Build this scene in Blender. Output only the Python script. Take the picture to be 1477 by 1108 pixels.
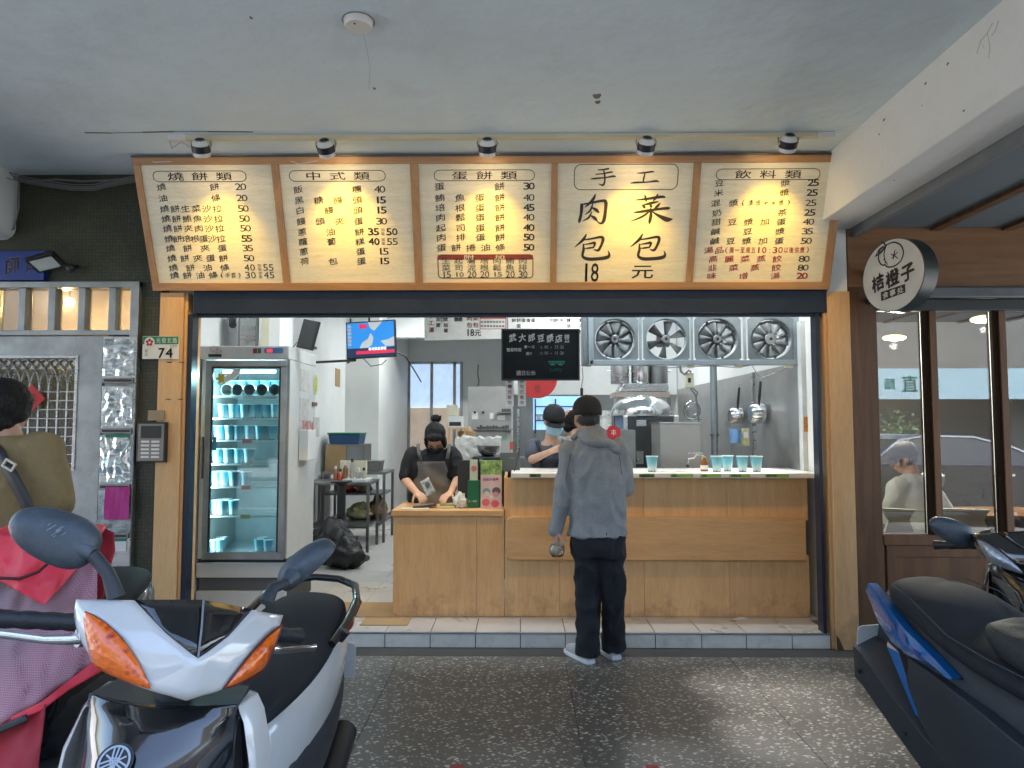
import bpy, math, random
from mathutils import Vector, Matrix, noise
for o in list(bpy.data.objects): bpy.data.objects.remove(o)
S = bpy.context.scene
C = S.collection
R = math.radians
# ---------------------------------------------------------------- camera
cam = bpy.data.objects.new('camera', bpy.data.cameras.new('camera')); C.objects.link(cam)
CAM = Vector((0, 0, 1.5)); YAW = R(0.6); PIT = R(3.4); FPX = 1000.0
cam.location = CAM; cam.rotation_euler = (R(90) + PIT, 0, YAW)
cam.data.sensor_width = 36; cam.data.lens = 36 * FPX / 1477
cam.data.clip_end = 500; cam.data.clip_start = 0.05
S.camera = cam
# ---------------------------------------------------------------- sky, sun, exposure
W = bpy.data.worlds.new('World'); S.world = W; W.use_nodes = True
nt = W.node_tree; nt.nodes.clear()
wo = nt.nodes.new('ShaderNodeOutputWorld'); bg = nt.nodes.new('ShaderNodeBackground'); sky = nt.nodes.new('ShaderNodeTexSky')
sky.sky_type = 'NISHITA'; sky.sun_disc = False; sky.sun_elevation = R(54); sky.sun_rotation = R(15)
sky.air_density = 1.0; sky.dust_density = 3.5; sky.ozone_density = 1.6
bg.inputs[1].default_value = 0.15
nt.links.new(sky.outputs[0], bg.inputs[0]); nt.links.new(bg.outputs[0], wo.inputs[0])
sun = bpy.data.objects.new('sun', bpy.data.lights.new('sun', 'SUN')); C.objects.link(sun)
sun.data.energy = 3.6; sun.data.angle = R(14); sun.data.color = (1, .96, .9)
sun.rotation_euler = (R(-36), 0, R(-15))
S.view_settings.view_transform = 'Standard'; S.view_settings.look = 'None'
S.view_settings.exposure = 2.95; S.view_settings.gamma = 1; S.view_settings.use_curve_mapping = False
S.cycles.max_bounces = 10; S.cycles.transparent_max_bounces = 16; S.cycles.diffuse_bounces = 5
S.cycles.sample_clamp_indirect = 6; S.cycles.use_denoising = True
S.cycles.caustics_reflective = False; S.cycles.caustics_refractive = False
# ---------------------------------------------------------------- projection helper (authoring: photo pixel + known plane -> place)
_f = Vector((-math.sin(YAW) * math.cos(PIT), math.cos(YAW) * math.cos(PIT), math.sin(PIT)))
_r = Vector((math.cos(YAW), math.sin(YAW), 0)); _u = _r.cross(_f)
def ray(u, v): return _f + _r * ((u - 738.5) / FPX) - _u * ((v - 554) / FPX)
def P(u, v, Y):
    d = ray(u, v); return CAM + d * (Y / d.y)
def PX(u, v, X):
    d = ray(u, v); return CAM + d * (X / d.x)
def PZ(u, v, Z):
    d = ray(u, v); return CAM + d * ((Z - CAM.z) / d.z)
def px(u, v, Y): return P(u, v, Y).x
def pz(u, v, Y): return P(u, v, Y).z
# ---------------------------------------------------------------- mesh helper
rnd = random.Random(7)
class MB:
    def __init__(s): s.v = []; s.f = []; s.m = []; s.mi = 0
    def add(s, vs, fs):
        b = len(s.v); s.v += [tuple(p) for p in vs]; s.f += [tuple(i + b for i in f) for f in fs]; s.m += [s.mi] * len(fs); return s
    def box(s, x0, x1, y0, y1, z0, z1, M=None):
        if x0 > x1: x0, x1 = x1, x0
        if y0 > y1: y0, y1 = y1, y0
        if z0 > z1: z0, z1 = z1, z0
        vs = [(x, y, z) for z in (z0, z1) for y in (y0, y1) for x in (x0, x1)]
        if M is not None: vs = [M @ Vector(p) for p in vs]
        return s.add(vs, [(0, 2, 3, 1), (4, 5, 7, 6), (0, 1, 5, 4), (2, 6, 7, 3), (0, 4, 6, 2), (1, 3, 7, 5)])
    def cyl(s, p0, p1, r0, r1=None, n=16, caps=True):
        return s.tube([p0, p1], [r0, r0 if r1 is None else r1], n, caps)
    def tube(s, pts, r, n=10, caps=True, sq=1.0, up=None):
        pts = [Vector(p) for p in pts]
        if not isinstance(r, (list, tuple)): r = [r] * len(pts)
        ref = None; rings = []
        for i, p in enumerate(pts):
            a = pts[max(0, i - 1)]; b = pts[min(len(pts) - 1, i + 1)]
            t = (b - a).normalized() if (b - a).length > 1e-9 else Vector((0, 0, 1))
            if ref is None:
                ref = Vector(up) if up else (Vector((0, 0, 1)) if abs(t.z) < .9 else Vector((0, 1, 0)))
            e1 = ref - t * ref.dot(t)
            if e1.length < 1e-6: e1 = t.orthogonal()
            e1.normalize(); e2 = t.cross(e1); ref = e1
            rings.append([p + e1 * (math.cos(2 * math.pi * k / n) * r[i]) + e2 * (math.sin(2 * math.pi * k / n) * r[i] * sq) for k in range(n)])
        return s.loft(rings, caps)
    def loft(s, rings, caps=True, closed=True):
        n = len(rings[0]); vs = [p for q in rings for p in q]; fs = []
        for i in range(len(rings) - 1):
            for k in range(n if closed else n - 1):
                a = i * n + k; b = i * n + (k + 1) % n
                fs.append((a, b, b + n, a + n))
        if caps and closed:
            fs.append(tuple(range(n - 1, -1, -1))); fs.append(tuple(range((len(rings) - 1) * n, len(rings) * n)))
        return s.add(vs, fs)
    def lathe(s, prof, c=(0, 0, 0), ax='z', n=24, M=None, caps=False):
        rings = []
        for r, h in prof:
            ring = []
            for k in range(n):
                a = 2 * math.pi * k / n; x = r * math.cos(a); y = r * math.sin(a)
                q = {'z': (x, y, h), 'y': (x, h, -y), 'x': (h, x, y)}[ax]
                q = Vector(q)
                if M is not None: q = M @ q
                ring.append(q + Vector(c))
            rings.append(ring)
        return s.loft(rings, caps)
    def ell(s, c, r, M=None, n=16, m=10):
        rings = []
        for i in range(1, m):
            a = math.pi * i / m; ring = []
            for k in range(n):
                b = 2 * math.pi * k / n
                q = Vector((r[0] * math.sin(a) * math.cos(b), r[1] * math.sin(a) * math.sin(b), -r[2] * math.cos(a)))
                if M is not None: q = M @ q
                ring.append(q + Vector(c))
            rings.append(ring)
        return s.loft(rings, True)
    def prism(s, poly, y0, y1, f=None):
        """poly: (x,z) list, extruded y0..y1; f maps (x,y,z) to world"""
        if f is None: f = lambda x, y, z: (x, y, z)
        n = len(poly); vs = [f(x, y0, z) for x, z in poly] + [f(x, y1, z) for x, z in poly]
        fs = [tuple(range(n - 1, -1, -1)), tuple(range(n, 2 * n))] + [(i, (i + 1) % n, (i + 1) % n + n, i + n) for i in range(n)]
        return s.add(vs, fs)
    def poly(s, pts): return s.add(pts, [tuple(range(len(pts)))])
    def grid(s, fn, nu, nv):
        vs = [fn(i / nu, j / nv) for j in range(nv + 1) for i in range(nu + 1)]
        return s.add(vs, [(j * (nu + 1) + i, j * (nu + 1) + i + 1, (j + 1) * (nu + 1) + i + 1, (j + 1) * (nu + 1) + i) for j in range(nv) for i in range(nu)])
    def mesh(s, name='m'):
        me = bpy.data.meshes.new(name); me.from_pydata(s.v, [], s.f); me.polygons.foreach_set('material_index', s.m); me.update(); return me
    def build(s, name, mat=None, parent=None, smooth=None, bevel=0, sub=0, solid=0, seg=2, off=-1):
        me = s.mesh(name)
        for m in (mat if isinstance(mat, (list, tuple)) else [mat]):
            if m is not None: me.materials.append(m)
        if solid or sub or smooth or bevel:
            import bmesh
            bm = bmesh.new(); bm.from_mesh(me); bmesh.ops.recalc_face_normals(bm, faces=bm.faces) if not solid else None; bm.to_mesh(me); bm.free()
        return link(name, me, parent, smooth, bevel, sub, solid, seg, off)
WM = {}
def link(name, me, parent=None, smooth=None, bevel=0, sub=0, solid=0, seg=2, off=-1):
    o = bpy.data.objects.new(name, me); C.objects.link(o)
    if smooth:
        me.polygons.foreach_set('use_smooth', [True] * len(me.polygons))
        if smooth < 180: me.set_sharp_from_angle(angle=R(smooth))
    if solid:
        md = o.modifiers.new('s', 'SOLIDIFY'); md.thickness = solid; md.offset = off
    if bevel:
        md = o.modifiers.new('b', 'BEVEL'); md.width = bevel; md.segments = seg; md.limit_method = 'ANGLE'; md.angle_limit = R(35)
        md.harden_normals = False
    if sub:
        md = o.modifiers.new('u', 'SUBSURF'); md.levels = sub; md.render_levels = sub
    WM[o.name] = Matrix.Identity(4)
    if parent is not None: par(o, parent)
    return o
def par(o, p):
    pm = WM.get(p.name, Matrix.Identity(4))
    o.parent = p; o.matrix_local = pm.inverted() @ WM.get(o.name, Matrix.Identity(4))
def thing(name, label, cat, loc=(0, 0, 0), group=None):
    o = bpy.data.objects.new(name, None); C.objects.link(o); o.location = loc; o.empty_display_size = .1
    WM[o.name] = Matrix.Translation(Vector(loc))
    return tag(o, label, cat, group)
def tag(o, label=None, cat=None, group=None, kind=None):
    if label: o['label'] = label
    if cat: o['category'] = cat
    if group: o['group'] = group
    if kind: o['kind'] = kind
    return o
def struct(o): o['kind'] = 'structure'; return o
def copy_tree(o, parent=None):
    c = o.copy(); C.objects.link(c)
    if parent is not None: c.parent = parent; c.matrix_local = o.matrix_local.copy()
    for ch in list(o.children): copy_tree(ch, c)
    return c
# ---------------------------------------------------------------- materials
MATS = {}
def _new(name):
    m = bpy.data.materials.new(name); m.use_nodes = True; return m, m.node_tree.nodes, m.node_tree.links, m.node_tree.nodes['Principled BSDF']
def mat(name, col, rough=.5, metal=0, var=.12, ns=6, bump=.05, bs=40, coat=0, emit=None, es=1, spec=.5, rv=.1, stretch=(1, 1, 1), dirt=0, dcol=(.05, .045, .04), dscale=2.5, bd=.002):
    if name in MATS: return MATS[name]
    m, N, L, b = _new(name)
    tc = N.new('ShaderNodeTexCoord'); mp = N.new('ShaderNodeMapping'); mp.inputs['Scale'].default_value = stretch
    L.new(tc.outputs['Object'], mp.inputs[0])
    n1 = N.new('ShaderNodeTexNoise'); n1.inputs['Scale'].default_value = ns; n1.inputs['Detail'].default_value = 5; n1.inputs['Roughness'].default_value = .6
    L.new(mp.outputs[0], n1.inputs[0])
    mx = N.new('ShaderNodeMixRGB'); mx.inputs[1].default_value = tuple(max(0, c * (1 - var)) for c in col) + (1,); mx.inputs[2].default_value = tuple(min(1, c * (1 + var)) for c in col) + (1,)
    cr = N.new('ShaderNodeMapRange'); cr.inputs[1].default_value = .3; cr.inputs[2].default_value = .7
    L.new(n1.outputs[0], cr.inputs[0]); L.new(cr.outputs[0], mx.inputs[0]); out = mx.outputs[0]
    if dirt:
        n3 = N.new('ShaderNodeTexNoise'); n3.inputs['Scale'].default_value = dscale; n3.inputs['Detail'].default_value = 9; n3.inputs['Roughness'].default_value = .7
        L.new(tc.outputs['Object'], n3.inputs[0])
        r3 = N.new('ShaderNodeMapRange'); r3.inputs[1].default_value = .5; r3.inputs[2].default_value = .75; r3.inputs[4].default_value = dirt
        L.new(n3.outputs[0], r3.inputs[0])
        m3 = N.new('ShaderNodeMixRGB'); m3.inputs[2].default_value = tuple(dcol) + (1,); L.new(r3.outputs[0], m3.inputs[0]); L.new(out, m3.inputs[1]); out = m3.outputs[0]
    L.new(out, b.inputs['Base Color'])
    rr = N.new('ShaderNodeMapRange'); rr.inputs[3].default_value = max(0.02, rough - rv); rr.inputs[4].default_value = min(1, rough + rv)
    L.new(n1.outputs[0], rr.inputs[0]); L.new(rr.outputs[0], b.inputs['Roughness'])
    b.inputs['Metallic'].default_value = metal; b.inputs['Specular IOR Level'].default_value = spec
    if coat: b.inputs['Coat Weight'].default_value = coat; b.inputs['Coat Roughness'].default_value = .04
    if bump:
        n2 = N.new('ShaderNodeTexNoise'); n2.inputs['Scale'].default_value = bs; n2.inputs['Detail'].default_value = 4; L.new(mp.outputs[0], n2.inputs[0])
        bp = N.new('ShaderNodeBump'); bp.inputs['Strength'].default_value = min(1, bump * 4); bp.inputs['Distance'].default_value = bd; L.new(n2.outputs[0], bp.inputs['Height']); L.new(bp.outputs[0], b.inputs['Normal'])
    if emit: b.inputs['Emission Color'].default_value = tuple(emit) + (1,); b.inputs['Emission Strength'].default_value = es
    MATS[name] = m; return m
def wood(name, c1, c2, axis='z', rough=.45, scale=1.0, dirt=0, bump=.15, foot=0):
    if name in MATS: return MATS[name]
    m, N, L, b = _new(name)
    tc = N.new('ShaderNodeTexCoord'); mp = N.new('ShaderNodeMapping')
    st = {'z': (9, 9, .8), 'x': (.8, 9, 9), 'y': (9, .8, 9)}[axis]
    mp.inputs['Scale'].default_value = tuple(a * scale for a in st)
    oi = N.new('ShaderNodeObjectInfo'); ad = N.new('ShaderNodeVectorMath'); ad.operation = 'ADD'
    sc = N.new('ShaderNodeVectorMath'); sc.operation = 'SCALE'; cx = N.new('ShaderNodeCombineXYZ')
    for i in range(3): L.new(oi.outputs['Random'], cx.inputs[i])
    L.new(cx.outputs[0], sc.inputs[0]); sc.inputs['Scale'].default_value = 13
    L.new(tc.outputs['Object'], ad.inputs[0]); L.new(sc.outputs[0], ad.inputs[1]); L.new(ad.outputs[0], mp.inputs[0])
    n0 = N.new('ShaderNodeTexNoise'); n0.inputs['Scale'].default_value = 1.2; n0.inputs['Detail'].default_value = 6; n0.inputs['Distortion'].default_value = 1.2; L.new(mp.outputs[0], n0.inputs[0])
    m2 = N.new('ShaderNodeMapping'); m2.inputs['Scale'].default_value = (7, 7, 7); L.new(mp.outputs[0], m2.inputs[0])
    n1 = N.new('ShaderNodeTexNoise'); n1.inputs['Scale'].default_value = 2; n1.inputs['Detail'].default_value = 4; L.new(m2.outputs[0], n1.inputs[0])
    cr = N.new('ShaderNodeMapRange'); cr.inputs[1].default_value = .35; cr.inputs[2].default_value = .68; L.new(n0.outputs[0], cr.inputs[0])
    mx = N.new('ShaderNodeMixRGB'); mx.inputs[1].default_value = tuple(c1) + (1,); mx.inputs[2].default_value = tuple(c2) + (1,); L.new(cr.outputs[0], mx.inputs[0])
    r1 = N.new('ShaderNodeMapRange'); r1.inputs[1].default_value = .3; r1.inputs[2].default_value = .6; r1.inputs[3].default_value = .90; r1.inputs[4].default_value = 1.03; L.new(n1.outputs[0], r1.inputs[0])
    mm = N.new('ShaderNodeMixRGB'); mm.blend_type = 'MULTIPLY'; mm.inputs[0].default_value = 1; L.new(mx.outputs[0], mm.inputs[1]); L.new(r1.outputs[0], mm.inputs[2]); out = mm.outputs[0]
    if dirt:
        n3 = N.new('ShaderNodeTexNoise'); n3.inputs['Scale'].default_value = 3; n3.inputs['Detail'].default_value = 9; L.new(tc.outputs['Object'], n3.inputs[0])
        r3 = N.new('ShaderNodeMapRange'); r3.inputs[1].default_value = .52; r3.inputs[2].default_value = .75; r3.inputs[4].default_value = dirt; L.new(n3.outputs[0], r3.inputs[0])
        m3 = N.new('ShaderNodeMixRGB'); m3.inputs[2].default_value = (.03, .022, .015, 1); L.new(r3.outputs[0], m3.inputs[0]); L.new(out, m3.inputs[1]); out = m3.outputs[0]
    if foot:   # kick marks and mop stains low on the boards
        sz = N.new('ShaderNodeSeparateXYZ'); L.new(tc.outputs['Object'], sz.inputs[0])
        nf = N.new('ShaderNodeTexNoise'); nf.inputs['Scale'].default_value = 7; nf.inputs['Detail'].default_value = 10; nf.inputs['Roughness'].default_value = .7; L.new(tc.outputs['Object'], nf.inputs[0])
        hz = N.new('ShaderNodeMapRange'); hz.inputs[1].default_value = .42; hz.inputs[2].default_value = .05; hz.inputs[3].default_value = -.16; hz.inputs[4].default_value = .16; L.new(sz.outputs[2], hz.inputs[0])
        af = N.new('ShaderNodeMath'); L.new(nf.outputs[0], af.inputs[0]); L.new(hz.outputs[0], af.inputs[1])
        rf = N.new('ShaderNodeMapRange'); rf.inputs[1].default_value = .52; rf.inputs[2].default_value = .68; rf.inputs[4].default_value = foot; L.new(af.outputs[0], rf.inputs[0])
        mf = N.new('ShaderNodeMixRGB'); mf.inputs[2].default_value = (.10, .062, .035, 1); L.new(rf.outputs[0], mf.inputs[0]); L.new(out, mf.inputs[1]); out = mf.outputs[0]
    L.new(out, b.inputs['Base Color']); b.inputs['Roughness'].default_value = rough
    bp = N.new('ShaderNodeBump'); bp.inputs['Strength'].default_value = bump; bp.inputs['Distance'].default_value = .002; L.new(n1.outputs[0], bp.inputs['Height']); L.new(bp.outputs[0], b.inputs['Normal'])
    MATS[name] = m; return m
def glass(name, tint=(1, 1, 1), refl=.12, rough=0.0, ior=1.5):
    if name in MATS: return MATS[name]
    m, N, L, b = _new(name); N.remove(b)
    o = N['Material Output']; t = N.new('ShaderNodeBsdfTransparent'); t.inputs[0].default_value = tuple(tint) + (1,)
    g = N.new('ShaderNodeBsdfGlossy'); g.inputs['Roughness'].default_value = rough; g.inputs[0].default_value = (.95, .97, 1, 1)
    fr = N.new('ShaderNodeFresnel'); fr.inputs[0].default_value = ior
    ad = N.new('ShaderNodeMath'); ad.operation = 'ADD'; ad.use_clamp = True; ad.inputs[1].default_value = refl
    L.new(fr.outputs[0], ad.inputs[0]); mx = N.new('ShaderNodeMixShader'); L.new(ad.outputs[0], mx.inputs[0]); L.new(t.outputs[0], mx.inputs[1]); L.new(g.outputs[0], mx.inputs[2]); L.new(mx.outputs[0], o.inputs[0])
    MATS[name] = m; return m
def emis(name, col, s):
    if name in MATS: return MATS[name]
    m, N, L, b = _new(name); b.inputs['Base Color'].default_value = tuple(min(1, c) for c in col) + (1,); b.inputs['Emission Color'].default_value = tuple(col) + (1,); b.inputs['Emission Strength'].default_value = s
    MATS[name] = m; return m
# ---------------------------------------------------------------- lettering
_G = {}
def glyph(ch):
    if ch not in _G:
        c = bpy.data.curves.new('t', 'FONT'); c.body = ch; c.resolution_u = 2
        o = bpy.data.objects.new('t', c); me = o.to_mesh()
        vs = [(v.co.x, v.co.y) for v in me.vertices]; fs = [tuple(p.vertices) for p in me.polygons]
        o.to_mesh_clear(); bpy.data.objects.remove(o); bpy.data.curves.remove(c)
        if not vs: vs = [(0, 0)]
        _G[ch] = (vs, fs, ord(ch) > 0x2000)
    return _G[ch]
def put(mb, ch, f, cx, cy, w, h, brush=0.0, bold=0):
    """one character, centred at (cx, cy), w by h; f(x, y) -> 3D"""
    vs, fs, cjk = glyph(ch)
    if not fs: return
    if cjk: x0, x1, y0, y1 = .03, .97, -.08, .85
    else:
        x0 = min(v[0] for v in vs); x1 = max(v[0] for v in vs); y0, y1 = (-.0, .69) if ch not in '()' else (-.2, .7)
        if ch in '1il:.!|': x0 -= .12; x1 += .12
        if ch in '-~+': y0, y1 = .0, .69
    if ch in '()': w *= .5
    if ch == ':': w *= .5
    offs = [(0, 0)] if not bold else [(0, 0), (bold, 0), (0, bold)]
    for ox, oy in offs:
        q = []
        for x, y in vs:
            a = (x - x0) / (x1 - x0) - .5; b_ = (y - y0) / (y1 - y0) - .5
            if brush: b_ += a * brush + .06 * math.sin(a * 5); a += -b_ * brush * .35
            q.append(f(cx + a * w + ox * w, cy + b_ * h + oy * h))
        mb.add(q, fs)
def spread(mb, s, f, x0, x1, cy, w, h, brush=0, bold=0):
    """characters spread evenly so that first is centred at x0 and last at x1"""
    n = len(s)
    for i, ch in enumerate(s):
        if ch == ' ' or ch == '　': continue
        x = x0 if n == 1 else x0 + (x1 - x0) * i / (n - 1)
        put(mb, ch, f, x, cy, w, h, brush, bold)
def words(mb, s, f, x, cy, h, bold=0, wd=.62, align='l'):
    tot = sum((h if ord(c) > 0x2000 else h * wd) for c in s)
    if align == 'c': x -= tot / 2
    for c in s:
        a = h if ord(c) > 0x2000 else h * wd
        if c != ' ': put(mb, c, f, x + a / 2, cy, a * .88 if ord(c) < 0x2000 else a * .95, h, 0, bold)
        x += a
# stroke outlines for logos and brush characters
def stroke(mb, pts, f, n=6, taper=True):
    """pts: (x, y, width) polyline -> smooth flat brush stroke"""
    P_ = [Vector((a, b, c)) for a, b, c in pts]; Q = []
    for i in range(len(P_) - 1):
        p0 = P_[max(0, i - 1)]; p1 = P_[i]; p2 = P_[i + 1]; p3 = P_[min(len(P_) - 1, i + 2)]
        for k in range(n):
            t = k / n; Q.append(.5 * ((2 * p1) + (p2 - p0) * t + (2 * p0 - 5 * p1 + 4 * p2 - p3) * t * t + (3 * p1 - p0 - 3 * p2 + p3) * t ** 3))
    Q.append(P_[-1]); L_ = []; R_ = []
    for i, q in enumerate(Q):
        a = Q[max(0, i - 1)]; b = Q[min(len(Q) - 1, i + 1)]; d = Vector((b.x - a.x, b.y - a.y))
        if d.length < 1e-9: d = Vector((1, 0))
        d.normalize(); nn = Vector((-d.y, d.x)) * (max(q.z, .001) / 2)
        L_.append(f(q.x + nn.x, q.y + nn.y)); R_.append(f(q.x - nn.x, q.y - nn.y))
    m = len(Q); mb.add(L_ + R_, [(i, i + 1, i + 1 + m, i + m) for i in range(m - 1)])
def pill(mb, f, x0, x1, y0, y1, rx, ry, w, wy=None):
    """rounded outline ring"""
    wy = wy or w; o = []; i_ = []
    for cx, cy, a0 in ((x1 - rx, y1 - ry, 0), (x0 + rx, y1 - ry, 90), (x0 + rx, y0 + ry, 180), (x1 - rx, y0 + ry, 270)):
        for k in range(7):
            a = R(a0 + k * 15); o.append(f(cx + rx * math.cos(a), cy + ry * math.sin(a))); i_.append(f(cx + (rx - w) * math.cos(a), cy + (ry - wy) * math.sin(a)))
    n = len(o); mb.add(o + i_, [(k, (k + 1) % n, (k + 1) % n + n, k + n) for k in range(n)])
def disc(mb, f, cx, cy, r, ry=None, n=28): mb.poly([f(cx + r * math.cos(2 * math.pi * k / n), cy + (ry or r) * math.sin(2 * math.pi * k / n)) for k in range(n)])
def rect(mb, f, x0, x1, y0, y1): mb.poly([f(x0, y0), f(x1, y0), f(x1, y1), f(x0, y1)])
# ================================================================ materials used widely
M = {}
M['ceil'] = mat('ceiling_paint', (.64, .76, .83), .8, var=.05, ns=1.2, bump=.3, bs=8, dirt=.55, dcol=(.45, .51, .53), dscale=1.0, bd=.01)
M['plaster'] = mat('plaster_white', (.74, .76, .75), .8, var=.06, ns=2, bump=.3, bs=30, dirt=.25, dcol=(.4, .4, .38), dscale=2, bd=.004)
M['inner'] = mat('inner_wall', (.68, .69, .67), .7, var=.05, ns=2, bump=.1, bs=30, dirt=.22, dcol=(.42, .42, .4), dscale=3)
M['oakz'] = wood('oak_upright', (.62, .365, .165), (.70, .44, .21), 'z', .42, dirt=.10, foot=.32)
M['oakx'] = wood('oak_level', (.60, .35, .155), (.68, .42, .20), 'x', .4, dirt=.08, foot=.3)
M['oakrim'] = wood('oak_rim', (.36, .19, .08), (.46, .255, .115), 'x', .4)
M['oakrimz'] = wood('oak_rim_upright', (.36, .19, .08), (.46, .255, .115), 'z', .4)
M['brownz'] = wood('brown_upright', (.085, .04, .018), (.16, .08, .036), 'z', .4, dirt=.35)
M['brownx'] = wood('brown_level', (.17, .085, .036), (.25, .13, .058), 'x', .42, dirt=.1)
M['brownd'] = wood('brown_door', (.13, .06, .026), (.2, .095, .04), 'z', .4, dirt=.1)
M['navy'] = mat('navy_paint', (.006, .014, .036), .35, var=.2, bump=.05)
M['steel'] = mat('steel', (.46, .47, .48), .28, 1, var=.1, ns=3, bump=.04, bs=60, stretch=(1, 1, 8), rv=.14)
M['steelb'] = mat('steel_bright', (.62, .63, .64), .16, 1, var=.08, ns=4, bump=.03, bs=20, rv=.08)
M['steeld'] = mat('steel_dull', (.24, .245, .25), .42, 1, var=.15, ns=3, bump=.05, bs=30, rv=.12, dirt=.3, dcol=(.12, .11, .1))
M['alu'] = mat('aluminium', (.31, .34, .35), .36, .8, var=.22, ns=5, bump=.08, dirt=.6, dcol=(.17, .19, .2), dscale=4)
M['black'] = mat('black_plastic', (.016, .017, .019), .45, var=.2, bump=.05, bs=200)
M['white'] = mat('white_plastic', (.68, .69, .68), .4, var=.04, bump=.02)
M['whitec'] = mat('white_counter', (.72, .74, .74), .3, var=.05, bump=.02, dirt=.12, dcol=(.4, .4, .38))
M['cream'] = mat('cream_plastic', (.62, .58, .44), .5, var=.06)
M['card'] = mat('cardboard', (.36, .24, .12), .85, var=.12, ns=4, bump=.1, dirt=.3, dcol=(.2, .13, .06))
M['ink'] = mat('ink_black', (.022, .02, .02), .6, var=.1, bump=0)
M['inkred'] = mat('ink_red', (.45, .03, .025), .6, var=.1, bump=0)
M['inkdkred'] = mat('ink_dark_red', (.18, .03, .025), .6, var=.1, bump=0)
M['paper'] = mat('paper', (.72, .72, .7), .8, var=.05, bump=.05)
M['grey'] = mat('grey_plastic', (.2, .21, .22), .5, var=.1)
M['green'] = mat('green_sign', (.005, .19, .10), .4, var=.08, bump=0)
def terrazzo():
    m, N, L, b = _new('terrazzo'); tc = N.new('ShaderNodeTexCoord')
    nz = N.new('ShaderNodeTexNoise'); nz.inputs['Scale'].default_value = 28; nz.inputs['Detail'].default_value = 2; L.new(tc.outputs['Object'], nz.inputs[0])
    mxv = N.new('ShaderNodeMixRGB'); mxv.inputs[0].default_value = .028; L.new(tc.outputs['Object'], mxv.inputs[1]); L.new(nz.outputs[1], mxv.inputs[2])
    def rampv(src, a, b_, c0=0, c1=1):
        r = N.new('ShaderNodeMapRange'); r.inputs[1].default_value = a; r.inputs[2].default_value = b_; r.inputs[3].default_value = c0; r.inputs[4].default_value = c1; L.new(src, r.inputs[0]); return r.outputs[0]
    def mix(f, c1, c2):
        x = N.new('ShaderNodeMixRGB'); L.new(f, x.inputs[0])
        for i, c in ((1, c1), (2, c2)):
            if isinstance(c, tuple): x.inputs[i].default_value = c + (1,)
            else: L.new(c, x.inputs[i])
        return x.outputs[0]
    def mul(a, b_):
        x = N.new('ShaderNodeMath'); x.operation = 'MULTIPLY'; L.new(a, x.inputs[0]); L.new(b_, x.inputs[1]); return x.outputs[0]
    def vor(scale, th, keep, sc=(1, 1.5, 1)):
        mp = N.new('ShaderNodeMapping'); mp.inputs['Scale'].default_value = sc; mp.inputs['Rotation'].default_value = (0, 0, scale); L.new(mxv.outputs[0], mp.inputs[0])
        v = N.new('ShaderNodeTexVoronoi'); v.inputs['Scale'].default_value = scale; v.voronoi_dimensions = '2D'; L.new(mp.outputs[0], v.inputs['Vector'])
        a = rampv(v.outputs['Distance'], th, th * .82); sp = N.new('ShaderNodeSeparateColor'); L.new(v.outputs['Color'], sp.inputs[0])
        k = rampv(sp.outputs[0], keep, keep - .01); return mul(a, k), sp.outputs[1]
    big = N.new('ShaderNodeTexNoise'); big.inputs['Scale'].default_value = 1.3; big.inputs['Detail'].default_value = 5; L.new(tc.outputs['Object'], big.inputs[0])
    base = mix(rampv(big.outputs[0], .35, .65), (.088, .083, .068), (.122, .114, .092))
    f, g = vor(170, .34, .5); col = mix(f, base, (.13, .135, .125))
    f, g = vor(95, .36, .38); col = mix(f, col, mix(g, (.02, .022, .02), (.17, .17, .155)))
    f, g = vor(50, .36, .25); col = mix(f, col, mix(g, (.27, .265, .235), (.50, .49, .44)))
    f2, g = vor(29, .30, .24); col = mix(f2, col, mix(g, (.36, .35, .3), (.58, .565, .51)))
    L.new(col, b.inputs['Base Color'])
    L.new(rampv(big.outputs[0], .3, .7, .34, .44), b.inputs['Roughness'])
    bp = N.new('ShaderNodeBump'); bp.inputs['Strength'].default_value = .25; bp.inputs['Distance'].default_value = .002; L.new(nz.outputs[0], bp.inputs['Height']); L.new(bp.outputs[0], b.inputs['Normal'])
    return m
M['terrazzo'] = terrazzo()
def mosaic():
    m, N, L, b = _new('green_mosaic'); tc = N.new('ShaderNodeTexCoord'); mp = N.new('ShaderNodeMapping'); mp.inputs['Rotation'].default_value = (R(90), 0, 0); L.new(tc.outputs['Object'], mp.inputs[0])
    br = N.new('ShaderNodeTexBrick'); br.offset = 0; br.inputs['Scale'].default_value = 1; br.inputs['Brick Width'].default_value = .024; br.inputs['Row Height'].default_value = .024; br.inputs['Mortar Size'].default_value = .0022
    br.inputs['Color1'].default_value = (.030, .040, .022, 1); br.inputs['Color2'].default_value = (.052, .056, .03, 1); br.inputs['Mortar'].default_value = (.018, .02, .014, 1); L.new(mp.outputs[0], br.inputs[0])
    n = N.new('ShaderNodeTexNoise'); n.inputs['Scale'].default_value = 2.2; n.inputs['Detail'].default_value = 8; L.new(tc.outputs['Object'], n.inputs[0])
    r = N.new('ShaderNodeMapRange'); r.inputs[1].default_value = .35; r.inputs[2].default_value = .7; r.inputs[3].default_value = .7; r.inputs[4].default_value = 1.35; L.new(n.outputs[0], r.inputs[0])
    x = N.new('ShaderNodeMixRGB'); x.blend_type = 'MULTIPLY'; x.inputs[0].default_value = 1; L.new(br.outputs[0], x.inputs[1]); L.new(r.outputs[0], x.inputs[2]); L.new(x.outputs[0], b.inputs['Base Color']); b.inputs['Roughness'].default_value = .38
    bp = N.new('ShaderNodeBump'); bp.invert = True; bp.inputs['Strength'].default_value = .6; bp.inputs['Distance'].default_value = .002; L.new(br.outputs['Fac'], bp.inputs['Height']); L.new(bp.outputs[0], b.inputs['Normal'])
    return m
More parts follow.
